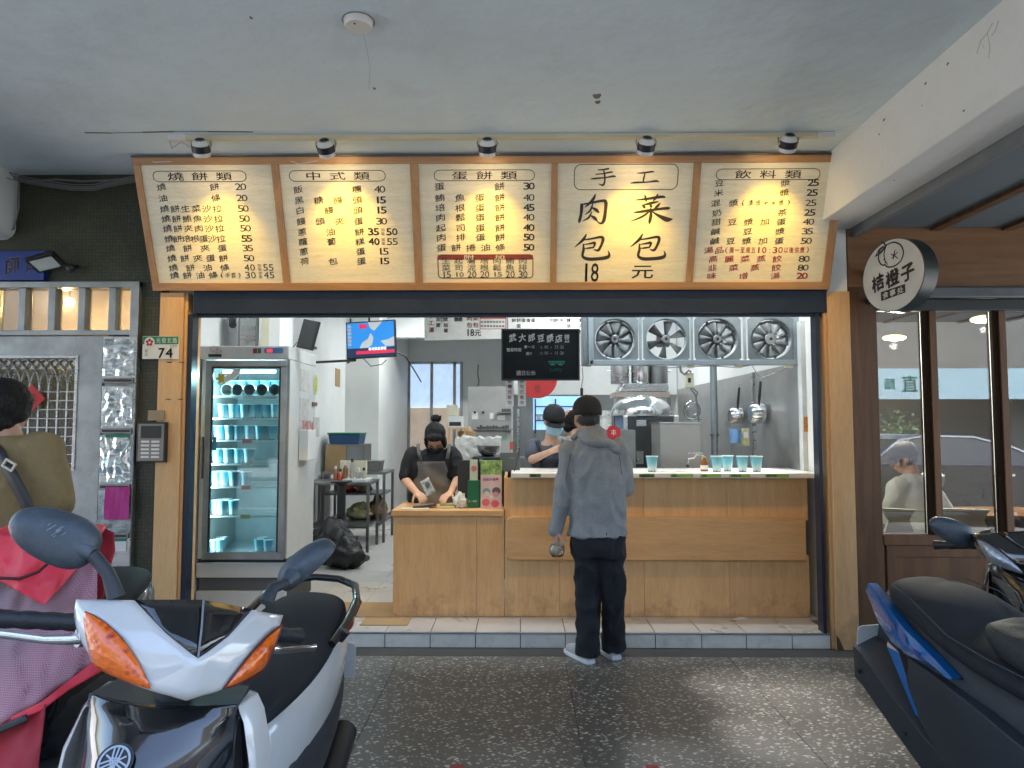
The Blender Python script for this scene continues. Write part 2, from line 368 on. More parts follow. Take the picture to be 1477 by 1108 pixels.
M['mosaic'] = mosaic()
M['tilew'] = mat('tile_white', (.66, .64, .58), .3, var=.08, ns=7, bump=.04, dirt=.45, dcol=(.2, .2, .18), dscale=5)
M['tilef'] = mat('tile_floor', (.50, .48, .45), .3, var=.08, ns=5, bump=.04, dirt=.3, dcol=(.24, .21, .18), dscale=3)
M['grout'] = mat('grout', (.09, .085, .075), .9, var=.2)
M['asphalt'] = mat('asphalt', (.09, .09, .088), .85, var=.2, ns=30, bump=.3, bs=150)
M['concrete'] = mat('concrete', (.30, .295, .285), .85, var=.12, ns=3, bump=.2, bs=40, dirt=.4, dcol=(.1, .1, .09))
M['cement'] = mat('cement_strip', (.05, .05, .045), .6, var=.3, ns=8, bump=.2, dirt=.3, dcol=(.02, .02, .02))
YW = 4.78; ZC = 3.27; ZS = .10
# ================================================================ ground, arcade floor
struct(MB().box(-90, 90, -90, 90, -.5, -.16).build('ground', M['concrete']))
struct(MB().box(-60, 60, -11.5, -1.3, -.158, -.12).build('road', M['asphalt']))
struct(MB().box(-60, 60, -14, -11.5, -.15, 0).build('far_pavement', M['concrete']))
fl = struct(MB().box(-6.5, 6.5, -1.3, 12.4, -.15, -.006).build('floor', M['grout']))
xs = [.29 + 1.065 * k for k in range(-6, 6)]
for i in range(len(xs) - 1):
    for y0, y1 in ((-1.29, 1.30), (1.303, 4.60)):
        MB().box(xs[i] + .002, xs[i + 1] - .002, y0, y1, -.006, 0).build('floor_slab', M['terrazzo'], fl)
MB().box(-5.9, 6.2, 4.603, YW, -.006, -.001).build('cement_strip', M['cement'], fl)
for u, w in ((660, .055), (940, .055)):
    p = PZ(u, 1106, 0); MB().box(p.x - w / 2, p.x + w / 2, p.y - .05, p.y + .012, 0, .003).build('red_mark', mat('road_red', (.35, .05, .04), .7), fl)
# shop floor and entrance step
sf = struct(MB().box(-2.42, 2.19, YW + .012, 12.3, -.006, ZS - .008).build('shop_floor', M['grout']))
stx = [px(u, 934, YW) for u in (555, 620.4, 685.8, 750.6, 815.5, 880.8, 945.7, 1012.5, 1076.8, 1143.1, 1198.7)]
dx = stx[1] - stx[0]; stx = [stx[0] - dx * k for k in range(5, 0, -1)] + stx
xr = stx[-1]
for i in range(len(stx) - 1):
    MB().box(stx[i] + .003, stx[i + 1] - .003, YW, YW + .012, 0, ZS - .013).build('riser_tile', M['tilew'], sf, bevel=.001)
    MB().box(stx[i] + .003, stx[i + 1] - .003, YW + .012, 5.13, ZS - .008, ZS).build('tread_tile', M['tilef'], sf, bevel=.001)
MB().box(stx[0], xr, YW - .004, YW + .011, ZS - .012, ZS + .001).build('step_edge', M['alu'], sf, bevel=.002)
for i in range(4):
    for j in range(18):
        x0 = -2.42 + i * .4; y0 = 5.133 + j * .395
        MB().box(x0 + .0015, x0 + .3985, y0 + .0015, y0 + .3935, ZS - .008, ZS).build('floor_tile', M['tilef'], sf)
MB().box(-.82, 2.17, 5.133, 12.2, ZS - .008, ZS - .001).build('kitchen_floor', M['tilef'], sf)
# ================================================================ ceiling, beams, walls
ce = struct(MB().box(-6.5, 2.02, .4, 12.4, ZC, ZC + .35).build('ceiling', M['ceil']))
m = MB()
for i in range(30):
    a = P(122 + i * 8.5, 191.5 - i * .1, 4.2); t = i / 29
crack = [PZ(u, v, ZC - .001) for u, v in ((122, 191.5), (160, 192), (205, 191), (250, 190), (300, 190), (365, 190.5))]
m = MB()
for i in range(len(crack) - 1):
    w = .004 if i % 2 else .007; a, b = crack[i], crack[i + 1]
    m.add([a + Vector((0, -w, 0)), b + Vector((0, -w, 0)), b + Vector((0, w, 0)), a + Vector((0, w, 0))], [(0, 1, 2, 3)])
m.build('crack', mat('crack_dark', (.03, .03, .03), .9, bump=0), ce)
m = MB(); rr = random.Random(3)
for (u, v, s) in ((540, 128, .014), (861, 138, .03), (862, 147, .02), (1385, 150, .012), (362, 26, .01)):
    c = PZ(u, v, ZC - .0015)
    m.poly([c + Vector((math.cos(k * .9) * s * rr.uniform(.4, 1), math.sin(k * .9) * s * rr.uniform(.5, 1.6), 0)) for k in range(7)])
m.build('paint_chip', mat('chip', (.16, .16, .15), .9, bump=0), ce)
struct(MB().box(2.02, 2.30, .4, YW + .2, 2.86, ZC + .35).build('beam', M['plaster'], bevel=.008))
bmo = bpy.data.objects['beam']; m = MB(); soft = mat('soft_crack', (.42, .43, .42), .9, bump=0)
for seg_ in (((1432, 33), (1424, 48), (1414, 60), (1409, 78)), ((1440, 30), (1436, 44), (1430, 52)), ((1424, 48), (1428, 66), (1426, 84)), ((1414, 60), (1420, 70))):
    pp = [PX(u, v, 2.0185) for u, v in seg_]
    for i in range(len(pp) - 1):
        w = .0022; a, b = pp[i], pp[i + 1]; m.add([a + Vector((0, w, w)), b + Vector((0, w, w)), b - Vector((0, w, w)), a - Vector((0, w, w))], [(0, 1, 2, 3)])
m.build('paint_crack', soft, bmo); m = MB()
for u, v, s in ((1367, 92, .012), (1335, 120, .014), (1275, 173, .014), (1268, 194, .01), (1330, 152, .006), (1390, 160, .012), (1290, 260, .008)):
    c = PX(u, v, 2.0185); m.poly([c + Vector((0, math.cos(k * 1.05) * s * rr.uniform(.5, 1.3), math.sin(k * 1.05) * s * rr.uniform(.3, .8))) for k in range(6)])
m.build('paint_chip', mat('chip', (.16, .16, .15), .9, bump=0), bmo)
m = MB()
for seg_ in (((524, 48), (530, 75), (534, 100), (532, 130)), ):
    pp = [PZ(u, v, ZC - .001) for u, v in seg_]
    for i in range(len(pp) - 1):
        a, b = pp[i], pp[i + 1]; d = (b - a).normalized(); n_ = Vector((-d.y, d.x, 0)) * .0012; m.add([a + n_, b + n_, b - n_, a - n_], [(0, 1, 2, 3)])
m.build('hairline_crack', mat('hairline', (.42, .48, .5), .9, bump=0), ce)
struct(MB().box(2.30, 6.5, .4, YW, 2.87, 2.95).build('slat_ceiling', mat('blue_grey_ceiling', (.15, .19, .22), .7, var=.06), None))
sl = bpy.data.objects['slat_ceiling']
for k in range(9):
    x = 2.395 + k * .49; MB().box(x - .035, x + .035, .45, YW, 2.845, 2.87).build('ceiling_slat', M['brownz'], sl, bevel=.003)
struct(MB().box(2.30, 2.345, .45, YW, 2.80, 2.87).build('ceiling_channel', mat('grey_channel', (.16, .18, .2), .5), None, bevel=.004))
bl = PX  # left beam
xl = px(25, 300, YW)
mm = MB(); prof = [(xl - .6, ZC), (xl - .6, 2.80), (xl - .09, 2.80), (xl - .055, 2.806), (xl - .025, 2.825), (xl - .006, 2.85), (xl, 2.88), (xl, ZC)]
mm.prism(prof, .45, YW - .005); struct(mm.build('left_beam', M['plaster'], smooth=40))
struct(MB().box(-6.5, 6.5, .2, .4, 3.05, ZC+.35).build('edge_beam', M['plaster']))
# front wall pieces
wl = MB(); xa = px(205, 430, YW); XL = -2.50
struct(MB().box(-6.5, XL - .001, YW, YW + .15, pz(100, 408, YW), ZC).box(xa, XL - .001, YW, YW + .15, 0, pz(100, 408, YW)).build('green_tile_wall', M['mosaic']))
struct(MB().box(XL, 2.3, YW + .10, YW + .2, 2.28, ZC).build('front_wall_top', M['plaster']))
struct(MB().box(2.06, 2.27, YW - .01, YW + .099, 2.40, 2.86).build('white_corner_post', M['plaster'], bevel=.004))
# interior shell
struct(MB().box(-2.52, -2.42, YW + .2, 9.6, 0, ZC).box(-2.42, -1.95, 9.6, 9.7, ZS, ZC).box(-2.05, -1.95, 9.7, 12.2, ZS, ZC).build('shop_left_wall', M['inner']))
struct(MB().box(2.19, 2.29, YW + .2, 12.2, 0, ZC).build('shop_right_wall', M['inner']))
yb = 12.1; wx0 = px(589, 600, yb); wx1 = px(665, 600, yb); wz1 = pz(600, 522, yb)
struct(MB().box(wx1, 2.19, yb, yb + .1, ZS, ZC).box(-1.95, wx0, yb, yb + .1, ZS, ZC).box(wx0, wx1, yb, yb + .1, wz1, ZC).build('shop_back_wall', M['inner']))
struct(MB().box(-1.95, 2.19, 10.2, 10.4, 2.80, ZC).build('soffit', M['inner']))
m = MB().box(-1.965, -1.948, 9.6, 12.0, ZS, ZS + .1).box(-2.42, -2.40, YW + .2, 9.6, ZS, ZS + .1); struct(m.build('skirting', mat('skirting_dark', (.06, .05, .045), .5)))
# wooden pillars either side of the opening
def pillar(name, label, x0, x1, xi0, xi1, ztop):
    t = thing(name, label, 'pillar', ((x0 + x1) / 2, YW, 0))
    MB().box(x0, x1, YW - .03, YW - .012, .0 if x0 > 0 else .0, ztop).build('front_board', M['oakz'], t, bevel=.002)
    MB().box(xi0, xi1, YW - .012, YW + .2, 0, ztop).build('side_board', M['oakz'], t, bevel=.002)
    return t
x1 = px(265, 430, YW - .03)
tl = pillar('wooden_pillar', 'oak laminate pillar left of the shop opening with a house number plate beside it', -2.495, x1, x1 + .001, x1 + .02, 2.42)
m = MB()
for dxx in (.3, .72):
    for z in (pz(240, 524, YW), pz(240, 577, YW)):
        m.box(-2.495 + dxx * .2, -2.495 + dxx * .2 + .035, YW - .0315, YW - .03, z, z + .006)
m.build('staple_mark', M['ink'], tl)
x0 = px(1206, 900, YW - .03); x1r = px(1240, 930, YW - .03)
tr = pillar('wooden_pillar', 'oak laminate pillar right of the shop opening next to the brown shopfront', x0, x1r, x0 - .021, x0 - .001, 2.42)
m = MB(); 
m.poly([(x0 + .0, YW - .0312, 0), (x0 + .05, YW - .0312, .0), (x0 + .02, YW - .0312, .07), (x0, YW - .0312, .1)]); m.build('chipped_patch', mat('chip_brown', (.08, .04, .02), .9), tr)
# navy shutter frame
t = thing('shutter_frame', 'dark navy roller shutter housing and side guides around the opening', 'shutter frame', (0, YW, 2.3))
xg0 = px(268, 700, YW + .06); xg1 = px(275, 700, YW + .06)
zl = pz(700, 452.5, YW + .0)
MB().box(xg0 - .0, xg1 + .012, YW + .0, YW + .09, ZS, zl).build('left_guide', M['navy'], t, bevel=.003)
MB().box(px(1172, 500, YW + .06), px(1186, 850, YW + .06), YW + .0, YW + .09, ZS, zl).build('right_guide', M['navy'], t, bevel=.003)
MB().box(-2.27, 2.13, YW - .02, YW + .1, zl, 2.45).build('housing', M['navy'], t, bevel=.004)
MB().box(-2.26, 2.12, YW + .02, YW + .05, zl - .02, zl - .001).build('shutter_bottom_bar', M['navy'], t, bevel=.003)
# =========================================================================== left building: door with mailboxes
YD = YW - .01
zt = pz(100, 408, YW); xr_ = px(205, 430, YW)
fr = thing('entrance_door', 'steel apartment entrance door with arched grille and glazed transom above', 'door', (-3.2, YW, 0))
xd1 = px(146, 600, YD); zd1 = pz(100, 484, YD)
MB().box(xr_ - .06, xr_ - .0, YD - .03, YW + .1, 0, zt).build('frame_post', M['alu'], fr, bevel=.003)
MB().box(-5.0, xr_, YD - .032, YW + .1, zt - .04, zt + .001).build('frame_head', M['alu'], fr, bevel=.003)
MB().box(-5.0, xr_ - .06, YD - .025, YW + .1, zd1, zd1 + .035).build('transom_rail', M['alu'], fr, bevel=.003)
gw = glass('frosted_glass', (.62, .62, .6), .12, .12)
edges = [-60, -10, 33, 76, 119, 163, 197]
for i in range(len(edges) - 1):
    a = px(edges[i] + 5, 440, YD); b = px(edges[i + 1] - 5, 440, YD)
    MB().box(a, b, YD + .03, YD + .036, zd1 + .035, zt - .04).build('transom_pane', gw, fr)
    MB().box(px(edges[i] - 5, 440, YD), a, YD - .012, YD + .06, zd1 + .035, zt - .041).build('transom_bar', M['alu'], fr, bevel=.002)
# warm lamp and wall behind transom
t = thing('hall_lamp', 'small warm lamp glowing behind the transom glass', 'lamp', (px(100, 436, 5.35), 5.35, pz(100, 436, 5.35)))
MB().ell((px(100, 436, 5.35), 5.35, pz(100, 436, 5.35)), (.035, .035, .035)).build('bulb', emis('warm_bulb', (1, .62, .2), 14), t, smooth=180)
MB().cyl((px(100, 436, 5.35), 5.35, pz(100, 436, 5.35) + .035), (px(100, 436, 5.35), 5.35, pz(100, 436, 5.35) + .3), .008).build('cord', M['black'], t)
l = bpy.data.lights.new('hall_light', 'POINT'); l.energy = 9; l.color = (1, .66, .28); l.shadow_soft_size = .05
lo = bpy.data.objects.new('hall_light', l); C.objects.link(lo); lo.location = (px(100, 436, 5.35), 5.28, pz(100, 436, 5.35) - .02)
struct(MB().box(-5.2, -2.54, 5.7, 5.8, 0, ZC).build('hall_back_wall', mat('hall_wall', (.5, .42, .3), .8, var=.1)))
# door leaf: frame with grille
gx1 = px(108, 560, YD); gz1 = pz(60, 517, YD); gz0 = pz(60, 675, YD); xdl = px(-70, 600, YD); gx0 = px(-35, 600, YD)
lm = MB(); lm.box(gx1, xd1 - .004, YD, YD + .045, .05, zd1 - .004); lm.box(xdl, gx0, YD, YD + .045, .05, zd1 - .004); lm.box(gx0, gx1, YD, YD + .045, gz1, zd1 - .004); lm.box(gx0, gx1, YD, YD + .045, .05, gz0)
leaf = lm.build('door_leaf', M['alu'], fr, bevel=.003)
MB().box(gx0 - .02, gx1 + .02, YD - .008, YD - .001, gz1, gz1 + .02).box(gx1, gx1 + .02, YD - .008, YD - .001, gz0, gz1).box(gx0 - .02, gx1 + .02, YD - .008, YD - .001, gz0 - .02, gz0).build('moulding', M['steel'], leaf, bevel=.002)
m = MB(); wv = .066; nx = int((gx1 - gx0) / wv)
for i in range(nx + 1):
    x = gx1 - i * wv; m.cyl((x, YD + .02, gz0), (x, YD + .02, gz1 - .22), .0055, n=6)
zz = gz0 + .03
while zz < gz1 - .22:
    m.cyl((gx0, YD + .018, zz), (gx1, YD + .018, zz), .0055, n=6); zz += .062
for i in range(-2, nx + 1):
    for sgn in (-1, 1):
        x = gx1 - i * wv; pts = []
        for k in range(9):
            t_ = k / 8; xx = x + sgn * wv * 2 * (1 - math.cos(t_ * 1.57)); z_ = gz1 - .22 + .22 * math.sin(t_ * 1.57)
            if gx0 - .001 <= xx <= gx1 + .001: pts.append((xx, YD + .02, z_))
        if len(pts) > 1: m.tube(pts, .005, 6)
m.build('grille', M['steel'], leaf, smooth=60)
MB().box(gx0, gx1, YD + .03, YD + .035, gz0, gz1).build('door_glass', glass('door_glass', (.3, .36, .37), .2), leaf)
t = MB(); p = P(45, 575, YD - .012); s = .07
t.box(-s, s, -.001, .001, -s, s, Matrix.Translation(p) @ Matrix.Rotation(R(45), 4, 'Y')); o = t.build('paper_charm', mat('red_paper', (.5, .02, .02), .6)); tag(o, 'red diamond shaped paper charm stuck on the door grille', 'charm')
mo = MB(); words(mo, '春', lambda x, y: Vector((p.x + x, YD - .015, p.z + y)), 0, 0, .075, align='c'); mo.build('lettering', M['ink'], o)
MB().box(-5.0, xdl - .004, YD, YD + .045, .05, zd1 - .004).build('fixed_panel', M['alu'], fr, bevel=.003)
struct(MB().box(-6.5, -5.003, YW, YW + .15, 0, pz(100, 408, YW) - .001).build('green_tile_wall', M['mosaic']))
# mailbox strip
xm0 = px(150, 600, YD); xm1 = px(198, 600, YD)
MB().box(xd1, xm1 + .01, YD + .02, YD + .09, 0, zd1 - .002).build('side_panel', M['alu'], fr, bevel=.002)
pv = [(486, 545), (557, 617), (627, 697), (703, 767), (773, 843)]
foil = mat('crumpled_foil', (.40, .44, .45), .3, .7, var=.5, ns=11, bump=.6, bs=26, bd=.008, dirt=.7, dcol=(.1, .12, .12), dscale=9)
for i, (v0, v1) in enumerate(pv):
    o = thing('mailbox', ['top steel mailbox with torn plastic hanging on it', 'second steel mailbox down with crumpled clear wrapping', 'third steel mailbox with a green number 74 plate', 'fourth steel mailbox with a magenta notice taped on', 'lowest steel mailbox with green plate half hidden by red cover'][i], 'mailbox', ((xm0 + xm1) / 2, YD, pz(170, v1, YD)), 'mailboxes beside the entrance door')
    za, zb = pz(170, v0, YD), pz(170, v1 + 8, YD); a_ = xm0 - .0; b_ = xm1
    MB().box(a_, b_, YD - .035, YD + .02, zb, za).build('box', [M['steel'], foil, mat('foil_wrinkled_b', (.33, .38, .40), .32, .7, var=.6, ns=6, bump=.6, bs=15, bd=.01, dirt=.8, dcol=(.08, .12, .14), dscale=6), mat('foil_wrinkled_c', (.26, .30, .31), .38, .6, var=.5, ns=16, bump=.4, bs=40, bd=.006, dirt=.8, dcol=(.1, .1, .1), dscale=12), M['steel']][i], o, bevel=.004)
    MB().box(a_ + .01, b_ - .01, YD - .05, YD - .036, zb - .002, zb + .035).build('flap', M['steeld'], o, bevel=.003)
    MB().box(a_ + .02, b_ - .02, YD - .053, YD - .051, zb + .008, zb + .025).build('slot', M['black'], o)
    if i in (0, 1, 2):
        g = MB(); r5 = random.Random(i)
        g.grid(lambda s_, t_: Vector((a_ + .01 + (b_ - a_ - .02) * s_, YD - .038 - .018 * noise.noise(Vector((s_ * (4 + i * 2) + i * 9, t_ * (7 - i * 1.5), i))) - .012, zb + .05 + (za - zb - .07) * t_)), 14, 16)
        g.build('torn_plastic', glass('plastic_wrap', (.72, .82, .84), .22, .12), o, smooth=40)
    if i in (2, 3, 4):
        zc = pz(170, [0, 0, 636, 708, 782][i], YD); xc = (xm0 + xm1) / 2 + .01
        MB().box(xc - .085, xc + .08, YD - .04, YD - .036, zc - .055, zc + .045).build('number_plate', M['white'], o)
        MB().box(xc - .085, xc + .08, YD - .0415, YD - .0402, zc + .012, zc + .045).build('plate_header', M['green'], o)
        if i == 2:
            q = MB(); f = lambda x, y: Vector((xc + x, YD - .0405, zc + y)); words(q, '74', f, -.03, -.022, .045, .04); q.build('number', mat('sign_green_ink', (.01, .12, .08), .5, bump=0), o)
    if i == 3: 
        MB().grid(lambda s_, t_: Vector((px(158, 730, YD) + .17 * s_, YD - .06 - .006 * math.sin(s_ * 6 + t_ * 4), pz(170, 748, YD) + .22 * t_)), 5, 6).build('magenta_notice', mat('magenta_paper', (.42, .03, .22), .7, var=.1), o, solid=.001)
# blue lawyer sign and floodlight
t = thing('blue_sign', 'blue office sign with gold characters above the entrance door', 'sign', (-3.6, YW, pz(0, 404, YW)))
za, zb = pz(30, 362, YW - .04), pz(30, 404, YW - .04); xb = px(64, 380, YW - .04)
MB().box(-4.6, xb, YW - .04, YW, zb, za).build('board', mat('sign_blue', (.008, .035, .22), .4), t, bevel=.003)
q = MB(); f = lambda x, y: Vector((x, YW - .0415, y))
put(q, '師', f, px(18, 382, YW - .04), (za + zb) / 2, .1, .12, .08, .02); put(q, '戶', f, px(46, 386, YW - .04), (za + zb) / 2 - .01, .085, .1, .0, .02)
q.build('lettering', mat('gold_paint', (.42, .36, .2), .5), t)
p = P(68, 378, YW - .14)
t = thing('floodlight', 'black floodlight on a bracket over the blue sign', 'floodlight', (p.x, YW, p.z))
mr = Matrix.Translation(p) @ Matrix.Rotation(R(-14), 4, 'Y') @ Matrix.Rotation(R(-28), 4, 'X')
MB().box(-.11, .09, -.07, .07, -.012, .02, mr).build('housing', M['black'], t, bevel=.006)
MB().box(-.085, .065, -.05, .05, -.016, -.013, mr).build('lens', mat('lens_grey', (.55, .6, .6), .25), t)
MB().tube([p + Vector((.08, .02, -.02)), p + Vector((.14, .06, -.03)), p + Vector((.12, .13, -.0))], .014, 8).ell(p + Vector((.13, .05, -.03)), (.03, .03, .03)).build('bracket', M['black'], t, smooth=50)
# cables along the ceiling edge
m = MB()
for k, off in enumerate((0, .02, .045, -.02)):
    pts = [P(u, v, YW - .05 - .02 * k) + Vector((0, 0, off * .6)) for u, v in ((-20, 250), (10, 254), (40, 262), (70, 267), (105, 272), (135, 272), (160, 266), (200, 259))]
    m.tube(pts, .0055 - .0006 * k, 6)
m.tube([P(u, v, YW - .04) for u, v in ((28, 262), (27, 300), (20, 330), (6, 336), (-15, 337))], .006, 6)
m.tube([P(u, v, YW - .04) for u, v in ((40, 262), (80, 259), (120, 262), (195, 258))], .008, 6)
tag(m.build('cable', mat('cable_grey', (.16, .16, .16), .6), None, smooth=60), 'loose grey cables sagging along the ceiling edge above the green wall', 'cable')
# intercom, plates
t = thing('intercom', 'grey apartment intercom with rows of call buttons on the green wall', 'intercom', (px(220, 637, YW - .05), YW, pz(220, 668, YW)))
a, b = px(198, 637, YW - .05), px(240, 637, YW - .05); za, zb = pz(220, 609, YW - .05), pz(220, 667, YW - .05)
MB().box(a, b, YW - .06, YW - .0, zb, za).build('body', M['black'], t, bevel=.004)
MB().box(a + .012, b - .012, YW - .063, YW - .0605, zb + .012, za - .012).build('faceplate', mat('plate_grey', (.2, .2, .2), .35, .6), t)
MB().box(a + .03, b - .03, YW - .065, YW - .0632, za - .11, za - .025).build('speaker_window', M['black'], t)
for i in range(2):
    for j in range(5):
        x = a + .035 + i * .07; z = zb + .03 + j * .026
        MB().box(x, x + .055, YW - .066, YW - .0632, z, z + .014).build('call_button', M['white'], t)
MB().box(px(212, 600, YW - .05), px(236, 600, YW - .05), YW - .04, YW - .031, pz(220, 607, YW - .03), pz(220, 592, YW - .03)).build('cable_box', mat('tan_box', (.3, .24, .15), .6), t, bevel=.003)
t = thing('house_number_plate', 'green and white street number plate reading 74 on the left pillar', 'number plate', (px(232, 500, YW - .04), YW - .03, pz(232, 517, YW)))
a, b = px(206, 500, YW - .035), px(258.5, 500, YW - .035); za, zb = pz(232, 485, YW - .035), pz(232, 518, YW - .035)
MB().box(a, b, YW - .04, YW - .032, zb, za).build('plate', M['white'], t, bevel=.002)
MB().box(a + .003, b - .003, YW - .042, YW - .0403, za - (za - zb) * .36, za - .003).build('header', M['green'], t)
f = lambda x, y: Vector((a + x * (b - a), YW - .0435, zb + y * (za - zb)))
q = MB(); fx = (b - a); fz = za - zb
for k, ch in enumerate('光復北路'): put(q, ch, f, .44 + k * .15, .81, .12, .24, 0)
q.build('street_name', M['white'], t)
q = MB(); put(q, '7', f, .53, .26, .17, .42, 0, .03); put(q, '4', f, .74, .26, .19, .42, 0, .03)
for k, ch in enumerate('110'): put(q, ch, f, .79 + k * .065, .56, .05, .11)
put(q, '松', f, .12, .36, .08, .15); put(q, '山', f, .12, .2, .08, .15); q.build('number', mat('sign_green_ink', (.01, .12, .08), .5, bump=0), t)
q = MB(); f2 = lambda x, y: Vector((a + .2 * fx + x, YW - .0438, zb + .72 * fz + y)); disc(q, f2, 0, 0, .036); q.build('emblem_ground', M['white'], t)
q = MB(); f3 = lambda x, y: Vector((a + .2 * fx + x, YW - .0448, zb + .72 * fz + y))
for k in range(5): disc(q, f3, .017 * math.cos(k * 1.257 + 1.57), .017 * math.sin(k * 1.257 + 1.57), .0105, n=10)
q.build('flower_emblem', mat('flower_red', (.35, .03, .06), .6), t)
# =========================================================================== ceiling rail with spotlights
sp = thing('track_rail', 'cream lighting track screwed to the arcade ceiling above the menu board', 'track rail', PZ(720, 190, ZC))
a, b = PZ(247, 197, ZC), PZ(1205, 185, ZC); yr = (a.y + b.y) / 2 + .03
MB().box(a.x, b.x, yr - .018, yr + .018, ZC - .03, ZC - .001).build('rail', M['cream'], sp, bevel=.003)
MB().box(a.x - .01, a.x + .1, yr - .022, yr + .022, ZC - .034, ZC).build('end_cap', M['white'], sp, bevel=.003)
MB().box(b.x - .08, b.x + .02, yr - .022, yr + .022, ZC - .034, ZC).build('end_cap', M['white'], sp, bevel=.003)
spots = [(290, 214, 'first spotlight from the left end of the ceiling track, aimed at the left menu panel'), (470, 214, 'second spotlight from the left on the ceiling track over the steamed bun list'), (703, 213, 'middle spotlight on the ceiling track above the egg pancake panel'), (932, 211, 'fourth spotlight on the ceiling track above the large handmade bun lettering'), (1137, 207, 'rightmost spotlight on the ceiling track beside the white beam')]
bulbm = emis('spot_lamp_face', (1, .72, .35), 12)
hot = [(322, 310), (505, 272), (705, 295), (905, 290), (1100, 285)]
SP = []
for i, (u, v, lab) in enumerate(spots):
    p = P(u, v, yr - .01)
    t = thing('spotlight', lab, 'spotlight', (p.x, yr, ZC - .03), 'spotlights on the ceiling track')
    MB().box(p.x - .055, p.x + .055, yr - .02, yr + .02, ZC - .075, ZC - .031).build('adapter', M['cream'], t, bevel=.004)
    hu, hv = hot[i]; tgt = P(hu, hv + 95, 4.66); d = (tgt - p).normalized()
    mr = Matrix.Translation(p) @ d.to_track_quat('Z', 'Y').to_matrix().to_4x4()
    pr = [(.0, -.055), (.03, -.052), (.045, -.03), (.05, .0), (.05, .045), (.046, .045), (.044, .02)]
    MB().lathe(pr, n=20, M=mr).build('shade', M['white'], t, smooth=40)
    MB().lathe([(.0, -.062), (.022, -.058), (.032, -.05), (.035, -.042), (0.02, -.04), (0, -.04)], n=16, M=mr).build('rear_cap', M['black'], t, smooth=40)
    MB().lathe([(.0501, -.02), (.054, -.018), (.054, .02), (.0501, .022)], n=20, M=mr).build('band', M['black'], t, smooth=40)
    MB().ell((0, 0, 0), (1, 1, 1), Matrix.Identity(3)).build('x') if 0 else None
    MB().lathe([(0, .018), (.043, .018)], n=16, M=mr).build('lamp_face', bulbm, t)
    e = Matrix.Translation(p)
    MB().tube([(p.x - .056, p.y, p.z), (p.x - .062, p.y, p.z + .03), (p.x - .045, p.y, p.z + .07), (p.x, p.y, ZC - .078), (p.x + .045, p.y, p.z + .07), (p.x + .062, p.y, p.z + .03), (p.x + .056, p.y, p.z)], .004, 6).build('yoke', M['steel'], t, smooth=60)
    SP.append((p, d))
m = MB(); 
m.tube([P(u, v, yr) for u, v in ((243, 200), (248, 214), (262, 205), (282, 218), (300, 224))], .004, 5)
m.tube([P(u, v, 4.42) for u, v in ((194, 229), (225, 234), (250, 233), (272, 226), (300, 222), (340, 224), (390, 222), (432, 237), (470, 230), (500, 223))], .004, 5)
tag(m.build('cable', mat('cable_white', (.5, .5, .48), .5), None, smooth=60), 'thin white cable looping over the top of the menu board', 'cable')
p = PZ(517, 30, ZC)
t = thing('ceiling_cover', 'round white blanking cover on the arcade ceiling', 'ceiling cover', (p.x, p.y, ZC))
MB().lathe([(0, -.03), (.055, -.03), (.062, -.022), (.064, -.001)], (p.x, p.y, ZC), n=32).build('cover', M['white'], t, smooth=40)
MB().lathe([(.066, -.003), (.071, -.003), (.071, -.001), (.066, -.001)], (p.x, p.y, ZC), n=32).build('rim', M['grey'], t)
MB().cyl((p.x - .01, p.y - .03, ZC - .033), (p.x - .01, p.y - .03, ZC - .03), .004).build('screw', M['black'], t)
# ================================================================ the long tilted menu board
BT, BB = 4.425, 4.735
xl_, xr2 = (P(192, 231, BT).x + P(222, 423, BB).x) / 2, (P(1220, 220, BT).x + P(1195, 413, BB).x) / 2
zt_, zb_ = (P(192, 231, BT).z + P(1220, 220, BT).z) / 2, (P(222, 423, BB).z + P(1195, 413, BB).z) / 2
BW = xr2 - xl_; ey = Vector((0, BT - BB, zt_ - zb_)); BH = ey.length; ey.normalize(); en = Vector((0, -ey.z, ey.y))
if en.y > 0: en = -en
B0 = Vector((xl_, BB, zb_))
def bf(x, y, d=0): return B0 + Vector((x, 0, 0)) + ey * y + en * d
BMt = Matrix(((1, 0, 0, B0.x), (0, -en.y, ey.y, B0.y), (0, -en.z, ey.z, B0.z), (0, 0, 0, 1)))
bd = thing('menu_board', 'long tilted oak framed menu board with five lit price panels over the counter', 'menu board', B0 + Vector((BW / 2, 0, 0)))
ft, fb = .045, .052
pan = [(.0094, .195), (.2055, .3905), (.402, .5895), (.5985, .789), (.799, .9885)]
def bbox(x0, x1, d0, d1, y0, y1): return MB().box(x0, x1, d0, d1, y0, y1, BMt)
bbox(0, BW, -.018, .045, BH - ft, BH).build('top_rail', M['oakrim'], bd, bevel=.002)
bbox(0, BW, -.018, .045, 0, fb).build('bottom_rail', M['oakrim'], bd, bevel=.002)
bbox(0, BW, .0, .04, fb, BH - ft).build('backing', M['card'], bd)
bbox(-.006, BW + .006, -.022, .045, BH + .0005, BH + .012).build('top_trim', mat('trim_dark', (.06, .045, .04), .4), bd)
ex = [0] + [(pan[i][1] + pan[i + 1][0]) / 2 * BW for i in range(4)] + [BW]
for i in range(6):
    if i == 0: a, b = 0, pan[0][0] * BW
    elif i == 5: a, b = pan[4][1] * BW, BW
    else: a, b = pan[i - 1][1] * BW, pan[i][0] * BW
    bbox(a, b, -.017, .045, fb + .0005, BH - ft - .0005).build('divider', M['oakrimz'], bd, bevel=.002)
panelm = wood('menu_panel', (.66, .63, .50), (.74, .71, .58), 'x', .42, scale=2.2, bump=.06)
PW = []; PHt = BH - ft - fb
PO = [None]
def body(i): return MB(), MB(), MB(), MB()
